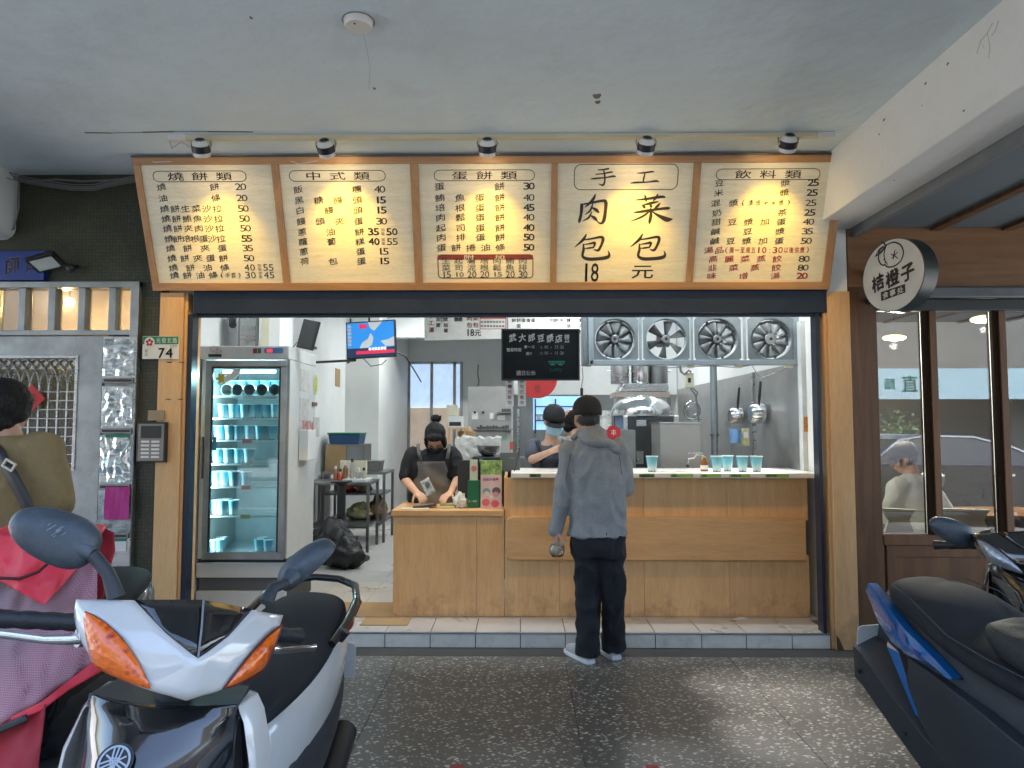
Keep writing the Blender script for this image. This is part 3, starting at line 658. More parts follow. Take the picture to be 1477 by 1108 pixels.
def rows_text(q, qr, rows, Wp, x0, x1, xp, cs, hs):
    for r in rows:
        y = PHt * (1 - r[0]); name = r[1]; red = len(r) > 4 and r[4]
        rb = MB(); tgt = rb; rp = MB()
        a_, b_ = {'湯品': (.105, .186), '混漿': (.13, .265)}.get(name, (x0, x1))
        if name == '燒餅油條' and r[0] > .9: b_ = .445
        spread(tgt, name, FF, a_ * Wp, b_ * Wp, y, cs * .9, hs * .9, .10, .008)
        if r[2]: spread(rp, r[2], FF, (xp - .018) * Wp, (xp + .022) * Wp, y, .040, hs * .85, 0, r[3] * .5)
        rb.build('dish_name', M['inkred'] if red else M['ink'], PO[0])
        if rp.v: rp.build('price', M['inkred'] if red and r[2] == '20' else M['ink'], PO[0])
E1 = [(.18, '燒餅', '20', 0), (.272, '油條', '20', 0), (.36, '燒餅生菜沙拉', '50', 0), (.444, '燒餅鮪魚沙拉', '50', 0), (.526, '燒餅夾肉沙拉', '50', 0), (.614, '燒餅培根蛋沙拉', '55', .08), (.695, '燒餅夾蛋', '35', 0), (.782, '燒餅夾蛋餅', '50', 0), (.864, '燒餅油條', '', 0), (.931, '燒餅油條', '', 0)]
E2 = [(.205, '飯糰', '40', 0), (.294, '黑糖饅頭', '15', .08), (.378, '白饅頭', '15', .08), (.47, '饅頭夾蛋', '30', 0), (.56, '蔥油餅', '', 0), (.643, '蘿蔔糕', '', 0), (.727, '蔥蛋', '15', .0), (.811, '荷包蛋', '15', .05)]
E3 = [(.184, '蛋餅', '30', .06), (.277, '鮪魚蛋餅', '40', 0), (.36, '培根蛋餅', '45', .08), (.441, '肉鬆蛋餅', '40', 0), (.528, '起司蛋餅', '40', .08), (.609, '肉排蛋餅', '50', .08), (.696, '蛋餅捲油條', '50', .08)]
E5 = [(.164, '豆漿', '25', .08), (.245, '米漿', '25', .08), (.328, '混漿', '25', 0), (.409, '奶茶', '25', .08), (.485, '甜豆漿加蛋', '40', 0), (.565, '鹹豆漿', '35', 0), (.646, '鹹豆漿加蛋', '50', 0), (.724, '湯品', '', 0, 1), (.80, '高麗菜蒸餃', '80', 0, 1), (.876, '韭菜蒸餃', '80', 0, 1), (.948, '味增湯', '20', .08, 1)]
plabs = ['panel headed with sesame flatbread prices', 'panel headed with Chinese style bun prices', 'panel headed with egg pancake prices and a dark red add-on box', 'panel with large brush lettering for handmade buns', 'panel headed with drink prices, last rows in red']
for i, (fa, fbx) in enumerate(pan):
    X0, X1 = fa * BW, fbx * BW; Wp = X1 - X0
    po = bbox(X0 + .0005, X1 - .0005, -.006, -.0005, fb + .0005, BH - ft - .0005).build('menu_panel', panelm, bd); po['label'] = plabs[i]; PO[0] = po
    def FF(x, y, X0=X0): return bf(X0 + x, fb + y, .0075)
    q, qr, qd, qw = MB(), MB(), MB(), MB()
    if i in (0, 1, 2, 4):
        a, b = {0: (.083, .80), 1: (.07, .81), 2: (.115, .875), 4: (.115, .885)}[i]
        yc = PHt * (1 - .095); pill(q, FF, a * Wp, b * Wp, yc - .036, yc + .036, .04, .033, .0045)
        tt = {0: '燒餅類', 1: '中式類', 2: '蛋餅類', 4: '飲料類'}[i]; cx = (a + b) / 2 * Wp
        spread(q, tt, FF, cx - .185 * Wp, cx + .185 * Wp, yc, .105, .052, 0, .012)
        if q.v: q.build('panel_title', M['ink'], po); q = MB()
    if i == 0:
        rows_text(q, qr, E1, Wp, .135, .545, .745, .070, .050)
        for y, a, b in ((.864, '40', '55'), (.931, '30', '45')):
            yy = PHt * (1 - y)
            spread(q, a, FF, .722 * Wp, .767 * Wp, yy, .033, .045); spread(q, b, FF, .87 * Wp, .915 * Wp, yy, .033, .045)
            put(q, '加', FF, .823 * Wp, yy + .014, .026, .022); put(q, '蛋', FF, .823 * Wp, yy - .012, .026, .022); q.build('price', M['ink'], po); q = MB()
        q2 = PHt * (1 - .931)
    if i == 1:
        rows_text(q, qr, E2, Wp, .13, .58, .757, .070, .052)
        for y, a, b in ((.56, '35', '50'), (.643, '40', '55')):
            yy = PHt * (1 - y)
            spread(q, a, FF, .668 * Wp, .712 * Wp, yy, .036, .045, 0, .06); spread(q, b, FF, .812 * Wp, .857 * Wp, yy, .036, .045, 0, .04 if a == '35' else 0)
            put(q, '加', FF, .763 * Wp, yy + .014, .026, .022); put(q, '蛋', FF, .763 * Wp, yy - .012, .026, .022); q.build('price', M['ink'], po); q = MB()
    if i == 2:
        rows_text(q, qr, E3, Wp, .155, .61, .83, .074, .052)
        a, b = .12 * Wp, .868 * Wp; y0, y1 = PHt * .035, PHt * .245
        pill(qd, FF, a, b, y0, y1, .03, .028, .006); rect(qd, lambda x, y: FF(x, y), a + .004, b - .004, y1 - .036, y1 - .004)
        FW = lambda x, y, X0=X0: bf(X0 + x, fb + y, .0088)
        put(qw, '附', FW, .365 * Wp, y1 - .02, .07, .031, 0, .03); put(qw, '加', FW, .605 * Wp, y1 - .02, .07, .031, 0, .03)
        for k, (s1, s2, pr_) in enumerate((('生', '菜', '15'), ('起', '司', '10'), ('薯', '泥', '20'), ('培', '根', '20'), ('肉', '鬆', '15'), ('鮪', '魚', '20'), ('肉', '排', '30'))):
            cx = (.185 + k * .1) * Wp
            put(q, s1, FF, cx, y0 + .122, .06, .042); put(q, s2, FF, cx, y0 + .074, .06, .045)
            spread(q, pr_, FF, cx - .014, cx + .018, y0 + .028, .03, .03 if k in (1, 4) else .044)
    if i == 3:
        yc = PHt * (1 - .113); pill(q, FF, .12 * Wp, .89 * Wp, yc - .082, yc + .082, .045, .045, .005)
        def BS(strokes, cx, cy, w, h):
            w *= Wp; h *= PHt
            for s_ in strokes:
                if len(s_[0]) == 2: q.poly([FF(cx + (x - .5) * w, cy + (y - .5) * h) for x, y in s_])
                else: stroke(q, [(cx + (x - .5) * w, cy + (y - .5) * h, ww * h) for x, y, ww in s_], lambda x, y: FF(x, y))
        shou = [[(.28, .92, .06), (.5, .94, .09), (.72, 1.0, .1), (.60, .96, .03)], [(.2, .68, .06), (.5, .72, .08), (.8, .8, .1), (.88, .78, .03)], [(.02, .42, .05), (.2, .45, .1), (.6, .5, .08), (.9, .57, .12), (1, .53, .04)], [(.50, .95, .05), (.55, .7, .1), (.57, .3, .1), (.5, .08, .12), (.32, .16, .02)]]
        gong = [[(.22, .80, .05), (.45, .82, .12), (.75, .9, .12), (.82, .86, .03)], [(.50, .82, .08), (.47, .5, .13), (.45, .2, .1)], [(.0, .1, .05), (.2, .14, .14), (.6, .17, .1), (.9, .24, .15), (1.02, .18, .03)]]
        rou = [[(.13, .68, .03), (.17, .62, .11), (.16, .35, .1), (.12, .12, .10), (.10, .04, .02)], [(.16, .66, .04), (.4, .7, .07), (.75, .78, .09), (.86, .73, .12), (.86, .45, .11), (.82, .12, .12), (.72, .03, .06), (.58, .16, .02)], [(.56, 1.0, .04), (.50, .84, .10), (.36, .66, .07), (.26, .56, .02)], [(.5, .72, .03), (.42, .46, .07), (.27, .32, .02)], [(.46, .56, .04), (.60, .47, .11), (.68, .37, .03)], [(.47, .42, .03), (.38, .22, .07), (.2, .1, .02)], [(.43, .3, .03), (.56, .2, .11), (.64, .1, .03)]]
        cai = [[(.12, .82, .04), (.4, .86, .09), (.75, .93, .1), (.85, .9, .03)], [(.33, 1.0, .04), (.36, .86, .09), (.38, .76, .03)], [(.66, 1.03, .04), (.60, .88, .09), (.54, .78, .02)], [(.68, .76, .04), (.5, .71, .10), (.3, .64, .04)], [(.27, .66, .03), (.33, .58, .10), (.36, .52, .03)], [(.47, .68, .03), (.5, .60, .10), (.52, .55, .03)], [(.73, .72, .03), (.66, .6, .10), (.58, .52, .02)], [(.08, .38, .04), (.3, .42, .10), (.7, .5, .09), (.93, .53, .1), (.97, .5, .03)], [(.49, .54, .04), (.51, .3, .11), (.49, .08, .11), (.48, -.03, .03)], [(.47, .42, .05), (.3, .24, .08), (.0, .06, .02)], [(.53, .42, .04), (.7, .27, .10), (.92, .13, .17), (1.06, .15, .03)]]
        bao = [[(.36, 1.0, .04), (.28, .8, .11), (.14, .62, .07), (.03, .5, .02)], [(.24, .77, .04), (.5, .82, .07), (.76, .88, .1), (.83, .80, .12), (.78, .55, .10), (.70, .38, .10), (.58, .42, .02)], [(.3, .60, .03), (.48, .64, .07), (.60, .66, .10), (.58, .52, .07), (.55, .46, .03)], [(.32, .45, .03), (.45, .47, .07), (.56, .49, .05)], [(.28, .63, .04), (.29, .4, .10), (.27, .16, .10), (.42, .05, .13), (.75, .06, .13), (.98, .12, .14), (1.02, .24, .08), (.98, .36, .02)]]
        px_ = lambda u: (u - 28) / 668 * Wp; py = lambda v: PHt * (1 - (v - 187) / 601)
        BS(shou, px_(252), py(257), .19, .145); BS(gong, px_(458), py(257), .21, .115)
        BS(rou, px_(207), py(413), .26, .25); BS(cai, px_(496), py(413), .30, .235)
        BS(bao, px_(203), py(605), .27, .225); BS(bao, px_(487), py(605), .27, .225)
        put(q, '1', FF, px_(182), py(737), .052, .125, 0, .01); put(q, '8', FF, px_(226), py(737), .052, .125, 0, .01); put(q, '元', FF, px_(470), py(732), .15, .095, 0, .01)
    if i == 4:
        rows_text(q, qr, E5, Wp, .145, .635, .84, .070, .048)
        yy = PHt * (1 - .724); spread(qr, '(周一至周五10:30以後供應)', FF, .24 * Wp, .86 * Wp, yy, .030, .040, 0, .012)
    for mb_, mm_, nm in ((q, M['ink'], 'lettering'), (qr, M['inkred'], 'red_lettering'), (qd, M['inkdkred'], 'price_box'), (qw, M['white'], 'white_lettering')):
        if mb_.v: mb_.build(nm, mm_, po)
# fix-ups that break the even spread: small brackets drawn as their own lettering
def extra(i, s, a, b, y, w, h):
    X0 = pan[i][0] * BW; Wp = (pan[i][1] - pan[i][0]) * BW; q = MB()
    spread(q, s, lambda x, yy: bf(X0 + x, fb + yy, .0079), a * Wp, b * Wp, PHt * (1 - y), w * .78, h * .85, .06, 0)
    q.build('lettering', M['ink'], [c for c in bd.children if c.name.startswith('menu_panel')][i])
extra(0, '(半套)', .515, .655, .931, .045, .045)
extra(4, '(清漿+米漿)', .335, .675, .328, .042, .046)
for (p, d), (u, v) in zip(SP, hot):
    l = bpy.data.lights.new('spot_beam', 'SPOT'); l.energy = 6.5; l.color = (1, .58, .04); l.spot_size = R(76); l.spot_blend = 1.0; l.shadow_soft_size = .03
    lo = bpy.data.objects.new('spot_beam', l); C.objects.link(lo); lo.location = p + d * .05; lo.rotation_euler = d.to_track_quat('-Z', 'Y').to_euler()
# ================================================================ counter
YC = 5.17
xa, xb = px(567, 800, YC), px(1168, 800, YC); xm = px(727, 720, YC)
zL = pz(600, 735, YC) ; zR = pz(1000, 690, YC - .1) - .0
ct = thing('shop_counter', 'oak laminate counter with a low till end and a raised white topped serving end', 'counter', ((xa + xb) / 2, YC, ZS))
def seam(us, z0, z1, v=800, y=YC, name='front_panel', mt='oakz', th=.02):
    xs_ = [px(u, v, y) for u in us]
    for i in range(len(xs_) - 1):
        MB().box(xs_[i] + .001, xs_[i + 1] - .001, y, y + th, z0, z1).build(name, M[mt], ct, bevel=.0015)
zband0, zband1 = pz(900, 808, YC - .05), pz(900, 746, YC - .05)
seam((567, 687, 727.5), ZS + .002, zL - .045)
seam((728, 807, 929, 1052, 1167), ZS + .002, zband0 + .03)
seam((728, 808, 929, 1050, 1167), zband1 - .03, zR - .005)
bx0, bx1 = px(729, 780, YC - .05), px(1163, 780, YC - .05)
bm_ = MB()
def rr_poly(x0, x1, z0, z1, r, corners=(1, 1, 1, 1)):
    out = []
    for (cx, cz, a0, k) in ((x1, z1, 0, corners[0]), (x0, z1, 90, corners[1]), (x0, z0, 180, corners[2]), (x1, z0, 270, corners[3])):
        sx = -1 if a0 in (0, 270) else 1; sz = -1 if a0 in (0, 90) else 1
        if not k: out.append((cx, cz)); continue
        for j in range(6):
            a = R(a0 + j * 18); out.append((cx + sx * r + r * math.cos(a), cz + sz * r + r * math.sin(a)))
    return out
bm_.prism(rr_poly(bx0, bx1, zband0, zband1, .06, (0, 1, 1, 0)), YC - .05, YC - .001); bm_.build('raised_panel', M['oakx'], ct, bevel=.003)
MB().box(xa - .012, xm + .0, YC - .03, YC + .62, zL - .045, zL - .003).build('till_top', M['oakx'], ct, bevel=.004)
MB().box(xa, xa + .02, YC + .02, YC + .6, ZS, zL - .046).build('end_panel', M['oakz'], ct)
MB().box(xm - .0, xm + .02, YC + .021, YC + .6, zL, zR - .002).build('step_panel', M['oakz'], ct)
wx = px(737, 685, YC - .1)
MB().box(wx, 2.175, YC - .1, YC + .5, zR, zR + .038).build('white_top', M['whitec'], ct, bevel=.006)
MB().box(xm + .03, 2.1, YC + .45, YC + .47, ZS, zR - .002).build('back_panel', M['oakz'], ct)
ylw = mat('label_green', (.26, .46, .10), .6, var=.1); yd = mat('label_dkgreen', (.05, .16, .03), .6)
for (u0, u1, s, dk) in ((764, 780, '清漿', 1), (922, 944, '豆漿(冰)', 1), (967, 1000, '溫漿 ', 0), (1010, 1040, '米漿 ', 0), (1052, 1082, '豆漿紅茶 ', 0), (1104, 1138, '鮮奶豆漿 ', 0)):
    a, b = px(u0, 685, YC - .103), px(u1, 685, YC - .103)
    MB().box(a, b, YC - .1035, YC - .1005, zR + .008, zR + .03).build('price_label', yd if dk else ylw, ct)
    q = MB(); words(q, s[:4], lambda x, y: Vector((x, YC - .1045, y)), a + .01, zR + .019, .018, .03); q.build('label_lettering', M['ink'], ct)
    MB().box(b + .005, b + .045, YC - .1035, YC - .1005, zR + .008, zR + .03).build('price_label', M['paper'], ct)
# things on and around the counter ---------------------------------------------------------
cupm = [mat('cup_blue', (.05, .33, .46), .5, var=.25, ns=25, bump=.02), mat('cup_foot', (.35, .55, .6), .5, var=.4, ns=40, bump=.02), mat('cup_cream', (.6, .62, .6), .5)]
def make_cup(name, label, group, p, s=1.0, tip=False, filled=True):
    t = thing(name, label, 'cup', p, group); x, y, z = p
    h = .125 * s
    if '_cup' not in globals():
        b_ = MB().lathe([(0, .0), (.029, .0), (.036, .05), (.0415, .098), (.042, .1)], n=18)
        g = globals(); g['_cup'] = b_.mesh('cup_body'); g['_cup'].materials.append(cupg)
        g['_cup'].polygons.foreach_set('use_smooth', [True] * len(g['_cup'].polygons)); g['_cup'].set_sharp_from_angle(angle=R(50))
        g['_rim'] = MB().lathe([(.0425, .098), (.0450, .1005), (.0450, .104), (.0415, .104), (.0405, .099), (0, .099)], n=18).mesh('cup_rim'); g['_rim'].materials.append(mat('cup_rim', (.6, .72, .74), .35))
    for nm, me in (('cup_body', _cup), ('lid_rim', _rim)):
        o = link(nm, me); o.parent = t; o.scale = (s, s, s * 1.1)
        if tip: o.rotation_euler = (R(100), 0, 0)
    return t
def cupgrad():
    m, N, L, b = _new('cup_print'); tc = N.new('ShaderNodeTexCoord'); sx = N.new('ShaderNodeSeparateXYZ'); L.new(tc.outputs['Object'], sx.inputs[0])
    n = N.new('ShaderNodeTexNoise'); n.inputs['Scale'].default_value = 60; L.new(tc.outputs['Object'], n.inputs[0])
    ad = N.new('ShaderNodeMath'); ad.operation = 'MULTIPLY_ADD'; ad.inputs[1].default_value = .03; L.new(n.outputs[0], ad.inputs[0]); L.new(sx.outputs[2], ad.inputs[2])
    cr = N.new('ShaderNodeValToRGB'); e = cr.color_ramp.elements; e[0].position = .0; e[0].color = (.08, .13, .16, 1); e[1].position = 1; e[1].color = (.10, .38, .50, 1)
    for pos, col in ((.16, (.12, .2, .24, 1)), (.2, (.5, .62, .64, 1)), (.38, (.42, .60, .64, 1)), (.6, (.18, .48, .58, 1))):
        k = e.new(pos); k.color = col
    sc = N.new('ShaderNodeMath'); sc.operation = 'MULTIPLY'; sc.inputs[1].default_value = 8.5; L.new(ad.outputs[0], sc.inputs[0]); L.new(sc.outputs[0], cr.inputs[0]); L.new(cr.outputs[0], b.inputs['Base Color']); b.inputs['Roughness'].default_value = .4
    return m
cupg = cupgrad()
zt2 = zR + .039
for i, (u, lab) in enumerate(((940.5, 'blue paper cup standing alone on the white counter right beside the grey jacket'), (1034, 'blue paper cup first of the row right of the amber bottle'), (1049.5, 'blue paper cup second of the row, pressed against the first one'), (1071, 'blue paper cup third of the row on the white counter'), (1091.5, 'blue paper cup at the right end of the row on the white counter'))):
    Yc = YC + (.05 if i != 2 else .14); make_cup('paper_cup', lab, 'blue cups on the counter', (px(u, 680, Yc), Yc, zt2 - .001), 1.02)
# amber bottle
p = Vector((px(1016, 680, YC + .1), YC + .1, zt2 - .001)); t = thing('sauce_bottle', 'small amber glass bottle beside the row of blue cups', 'bottle', p)
MB().lathe([(0, 0), (.027, 0), (.029, .01), (.029, .06), (.014, .085), (.012, .1)], p, n=18).build('bottle_body', mat('amber', (.25, .09, .015), .12, coat=.5), t, smooth=40)
MB().lathe([(.0135, .1), (.0135, .115), (0, .115)], p, n=14).build('cap', mat('cap_yellow', (.5, .35, .1), .4), t, smooth=40)
MB().lathe([(.0295, .015), (.0295, .045)], p, n=18).build('label', M['paper'], t, smooth=40)
# ================================================================ blackboard, paper strips, round sign
YB = 5.25; a, b = px(723, 510, YB), px(836, 510, YB); za, zb = pz(780, 474.5, YB), pz(780, 549, YB)
t = thing('blackboard', 'black framed chalkboard with white handwriting hung over the counter', 'chalkboard', ((a + b) / 2, YB, zb))
MB().box(a + .008, b - .008, YB, YB + .008, zb + .008, za - .008).build('slate', mat('slate', (.010, .013, .016), .75, spec=.2, var=.4, ns=4, bump=.03), t)
fm = MB(); fm.box(a, b, YB - .008, YB + .012, za - .012, za).box(a, b, YB - .008, YB + .012, zb, zb + .012).box(a, a + .012, YB - .008, YB + .012, zb + .012, za - .012).box(b - .012, b, YB - .008, YB + .012, zb + .012, za - .012); fm.build('frame', M['black'], t, bevel=.002)
MB().tube([(a + .05, YB, za), (a + .05, YB + .02, 2.4)], .0015, 5).tube([(b - .05, YB, za), (b - .05, YB + .02, 2.4)], .0015, 5).build('hanging_wire', M['steel'], t)
fq = lambda x, y: Vector((a + x * (b - a) / 420, YB - .0015, zb + (285 - y) * (za - zb) / 285)); sx_ = (b - a) / 420
chalk = mat('chalk', (.85, .86, .85), .9, bump=0); chg = mat('chalk_green', (.05, .4, .33), .9, bump=0)
q = MB()
fk = lambda x, y: Vector((a + x, YB - .0015, zb + y))
k = sx_; 
for ch, cx, cy in (('武', 60, 55), ('大', 112, 55), ('郎', 162, 55), ('豆', 212, 58), ('漿', 262, 58), ('店', 308, 60), ('!', 345, 60), ('!', 358, 60)): put(q, ch, fk, cx * k, (285 - cy) * k * 1.0, 38 * k, 40 * k, .12, .05)
for s, x, y, h in (('營業時間', 28, 120, 20), ('週一~五', 122, 104, 16), ('6:00 ~ 13:30', 210, 106, 17), ('週六', 132, 140, 16), ('6:00 ~ 11:30', 210, 138, 17), ('週日公休', 80, 245, 26)): words(q, s, fk, x * k, (285 - y) * k, h * k, .04)
q.build('chalk_lettering', chalk, t)
q = MB()
for cx in (275, 318):
    for pts in ([(-22, 8), (-12, -8), (0, -12), (12, -8), (22, 8)], [(-22, 8), (22, 8)], [(-10, 8), (-4, -9)], [(10, 8), (4, -9)], [(0, 8), (0, -11)]):
        stroke(q, [((cx + x) * k, (285 - 190 + y) * k, 2.4 * k) for x, y in pts], fk, 3)
words(q, 'yummy', fk, 255 * k, (285 - 226) * k, 20 * k, .04, .7); q.build('green_chalk_drawing', chg, t)
for i, (u, s) in enumerate(((735, '飯糰已售完'), (752.5, '菜包已售完'))):
    Yp = YB + .03; a2, b2 = px(u - 5.5, 560, Yp), px(u + 6, 560, Yp); z0, z1 = pz(u, 586, Yp), pz(u, 546, Yp)
    o = thing('paper_strip', ['left white paper strip with red lettering hanging below the chalkboard', 'right white paper strip with red lettering hanging below the chalkboard'][i], 'paper strip', ((a2 + b2) / 2, Yp, z1), 'paper strips below the chalkboard')
    MB().grid(lambda s_, t_: Vector((a2 + (b2 - a2) * s_, Yp + .004 * math.sin(t_ * 5), z0 + (z1 - z0) * t_)), 2, 8).build('sheet', M['paper'], o, solid=.0008)
    q = MB()
    for j, ch in enumerate(s): put(q, ch, lambda x, y: Vector((x, Yp - .007, y)), (a2 + b2) / 2, z1 - .02 - j * (z1 - z0 - .03) / 4.4, .03, .028, 0, .02)
    q.build('lettering', mat('strip_red', (.5, .05, .08), .6, bump=0), o)
p = P(775, 546, 6.6); q = MB().lathe([(0, -.01), (.19, -.01), (.19, .01), (0, .01)], p, 'y', 40); o = thing('round_sign', 'red round sign mostly hidden behind the chalkboard', 'sign', p)
q.build('disc', mat('sign_red', (.38, .02, .02), .5), o, smooth=40)
MB().tube([p + Vector((0, 0, .18)), (p.x, p.y, ZC)], .003, 5).build('hanging_wire', M['steel'], o)
q = MB(); put(q, '豆', lambda x, y: Vector((p.x + x, p.y - .012, p.z + y)), .0, -.10, .06, .07); q.build('lettering', M['ink'], o)
# ================================================================ drinks fridge
FY = 5.22; fz0 = ZS; fx0, fx1 = px(291, 560, FY), px(418, 560, FY); fzt = pz(350, 500, FY)
t = thing('drinks_fridge', 'tall steel glass door drinks fridge full of blue paper cups', 'fridge', ((fx0 + fx1) / 2, FY, ZS))
D = .66; dx0, dx1 = px(297, 650, FY), px(414, 650, FY); dz0, dz1 = pz(350, 806, FY), pz(350, 521, FY); th = .03
fgm = mat('fridge_white', (.52, .54, .53), .45, .0, var=.06, ns=5, bump=.03, dirt=.25, dcol=(.22, .22, .21), dscale=5)
MB().box(fx0, fx0 + th, FY, FY + D, dz0, fzt - .1).box(fx1 - th, fx1, FY, FY + D, dz0, fzt - .1).box(fx0 + th, fx1 - th, FY + D - th, FY + D, dz0, fzt - .1).build('cabinet', fgm, t, bevel=.003)
MB().box(fx0 + th, fx1 - th, FY + .01, FY + D - th, dz0, dz0 + .03).box(fx0 + th, fx1 - th, FY + D - th - .02, FY + D - th - .001, dz0 + .03, fzt - .1).build('liner', mat('liner', (.42, .50, .52), .4, 0), t)
MB().box(fx0 - .002, fx1 + .002, FY - .04, FY + D, fzt - .1 + .001, fzt).build('top_housing', mat('fridge_grey', (.55, .56, .55), .45, .0, bump=.02), t, bevel=.006)
MB().box(fx0 + .01, fx1 - .01, FY + .02, FY + D, fz0 + .02, dz0 - .002).build('base_housing', M['black'], t)
zb0, zb1, zb2 = pz(350, 812, FY), pz(350, 833, FY), pz(350, 852, FY)
MB().box(fx0, fx1, FY - .012, FY + .019, zb1, zb0).build('kick_panel', fgm, t, bevel=.003)
MB().box(fx0, fx1, FY - .012, FY + .019, fz0 + .01, zb2).build('kick_panel', fgm, t, bevel=.003)
g = MB()
for k in range(12): g.box(fx0 + .02, fx1 - .02, FY + .0, FY + .008, zb2 + .006 + k * (zb1 - zb2 - .01) / 12, zb2 + .009 + k * (zb1 - zb2 - .01) / 12)
g.build('vent_grille', M['grey'], t)
dr = MB(); fw = .045
dr.box(dx0, dx1, FY - .04, FY - .002, dz1 - fw, dz1).box(dx0, dx1, FY - .04, FY - .002, dz0, dz0 + fw * 1.2).box(dx0, dx0 + fw, FY - .04, FY - .002, dz0 + fw * 1.2, dz1 - fw).box(dx1 - fw, dx1, FY - .04, FY - .002, dz0 + fw * 1.2, dz1 - fw)
door = dr.build('door', M['alu'], t, bevel=.004)
MB().box(dx0 + fw, dx1 - fw, FY - .02, FY - .014, dz0 + fw * 1.2, dz1 - fw).build('pane', glass('fridge_glass', (.74, .90, .92), .0), door)
MB().box(dx0 + fw, dx0 + fw + .012, FY - .036, FY - .021, dz0 + fw * 1.2, dz1 - fw).box(dx1 - fw - .012, dx1 - fw, FY - .036, FY - .021, dz0 + fw * 1.2, dz1 - fw).box(dx0 + fw + .012, dx1 - fw - .012, FY - .036, FY - .021, dz1 - fw - .012, dz1 - fw).build('gasket', M['black'], door)
MB().box(dx0 - .012, dx0 - .001, FY - .06, FY - .02, pz(290, 690, FY), pz(290, 630, FY)).build('door_handle', M['steeld'], door, bevel=.003)
zl_ = dz1 - fw - .03
MB().cyl((dx0 + .09, FY + .06, zl_ - .0), (dx1 - .12, FY + .06, zl_ - .0), .013, n=12).build('light_and_fill_tube', emis('fridge_tube', (.75, .96, 1), 1.0), t, smooth=60)
l = bpy.data.lights.new('fridge_light_and_fill', 'AREA'); l.shape = 'RECTANGLE'; l.size = .4; l.size_y = .03; l.energy = 2; l.color = (.78, .96, 1)
lo = bpy.data.objects.new('fridge_light_and_fill', l); C.objects.link(lo); lo.location = ((fx0 + fx1) / 2, FY + .07, zl_ - .03); lo.rotation_euler = (R(-25), 0, 0)
MB().cyl((dx0 + .018, FY + .03, dz0 + .12), (dx0 + .018, FY + .03, zl_ - .05), .009, n=10).build('light_and_fill_tube', emis('fridge_tube', (0, 0, 0), 1), t, smooth=60)  # added upright fill tube, tucked behind the door frame to brighten the cups
l = bpy.data.lights.new('fridge_light_and_fill', 'AREA'); l.shape = 'RECTANGLE'; l.size = .03; l.size_y = 1.35; l.energy = 1.3; l.color = (.78, .96, 1)
lo = bpy.data.objects.new('fridge_light_and_fill', l); C.objects.link(lo); lo.location = (dx0 + .03, FY + .03, (dz0 + dz1) / 2); lo.rotation_euler = (R(90), 0, R(-60))  # light of the added upright fill tube
# header details
q = MB(); q.box(px(368, 508, FY), px(374, 508, FY), FY - .044, FY - .0405, pz(0, 511, FY), pz(0, 504, FY)); q.build('red_switch', mat('sw_red', (.2, .02, .01), .4), t)
q = MB(); q.box(px(375, 508, FY), px(379.5, 508, FY), FY - .044, FY - .0405, pz(0, 511, FY), pz(0, 504, FY)); q.build('green_switch', mat('sw_green', (.01, .12, .05), .4), t)
MB().prism(rr_poly(px(384, 508, FY), px(411, 508, FY), pz(0, 511, FY), pz(0, 503.5, FY), .012), FY - .043, FY - .0405).build('control_sticker', mat('sticker_blue', (.06, .2, .45), .4), t)
MB().box(px(388, 508, FY), px(396, 508, FY), FY - .046, FY - .0432, pz(0, 510, FY), pz(0, 505, FY)).build('display', emis('led_red', (.8, .05, .08), .12), t)
MB().box(px(304, 515, FY), px(323, 515, FY), FY - .043, FY - .0405, pz(0, 516, FY), pz(0, 512, FY)).build('name_badge', M['black'], t)
q = MB(); q.poly([P(u, v, FY - .042) for u, v in ((304, 508), (302, 502), (308, 499), (318, 500), (321, 508), (312, 510))]); q.build('torn_sticker', mat('sticker_pink', (.5, .42, .44), .6, var=.4, ns=60), t)
# duck and ribbon stickers on glass
q = MB(); c = P(318, 546, FY - .042); ff = lambda x, y: Vector((c.x + x, FY - .0222, c.z + y)); disc(q, ff, 0, 0, .028)
for k in range(6): disc(q, ff, .034 * math.cos(k * 1.05), .034 * math.sin(k * 1.05), .009, n=8)
q.build('yellow_sticker', mat('yellow', (.6, .45, .04), .5), door)
q = MB(); stroke(q, [(.02, -.01, .04), (.07, .01, .045), (.11, .05, .05), (.14, .05, .03)], lambda x, y: Vector((c.x + x, FY - .0224, c.z + y)), 5); q.build('ribbon_sticker', M['paper'], door)
MB().box(px(310, 640, FY), px(316, 640, FY), FY - .043, FY - .041, pz(0, 650, FY), pz(0, 630, FY)).build('blue_tag', mat('tag_blue', (.06, .25, .5), .4), door)
# shelves and cups
shv = [(571, 7), (603, 0), (635, 0), (669, 0), (702, 0), (744, 0)]
ys = FY + .045
sx0, sx1 = fx0 + th + .005, fx1 - th - .005
ords = ['first', 'second', 'third', 'fourth', 'fifth', 'sixth', 'seventh']
wire = M['white']
SZ = []
for k, (v, _) in enumerate(shv):
    z = pz(350, v, ys); SZ.append(z)
    q = MB(); q.box(sx0, sx1, ys, ys + .006, z - .012, z).box(sx0, sx1, ys + .5, ys + .506, z - .008, z)
    for j in range(15): xx = sx0 + .01 + (sx1 - sx0 - .02) * j / 14; q.cyl((xx, ys, z - .003), (xx, ys + .5, z - .003), .002, n=4, caps=False)
    q.build('shelf', wire, t)
    MB().box((sx0 + sx1) / 2 - .035, (sx0 + sx1) / 2 + .035, ys - .004, ys - .001, z - .022, z + .008).build('shelf_label', [mat('lab_white', (.5, .5, .5), .6, var=.4, ns=80), mat('lab_red', (.4, .05, .04), .6), mat('lab_yel', (.4, .35, .06), .6)][(0, 0, 1, 0, 1, 2)[k]], t)
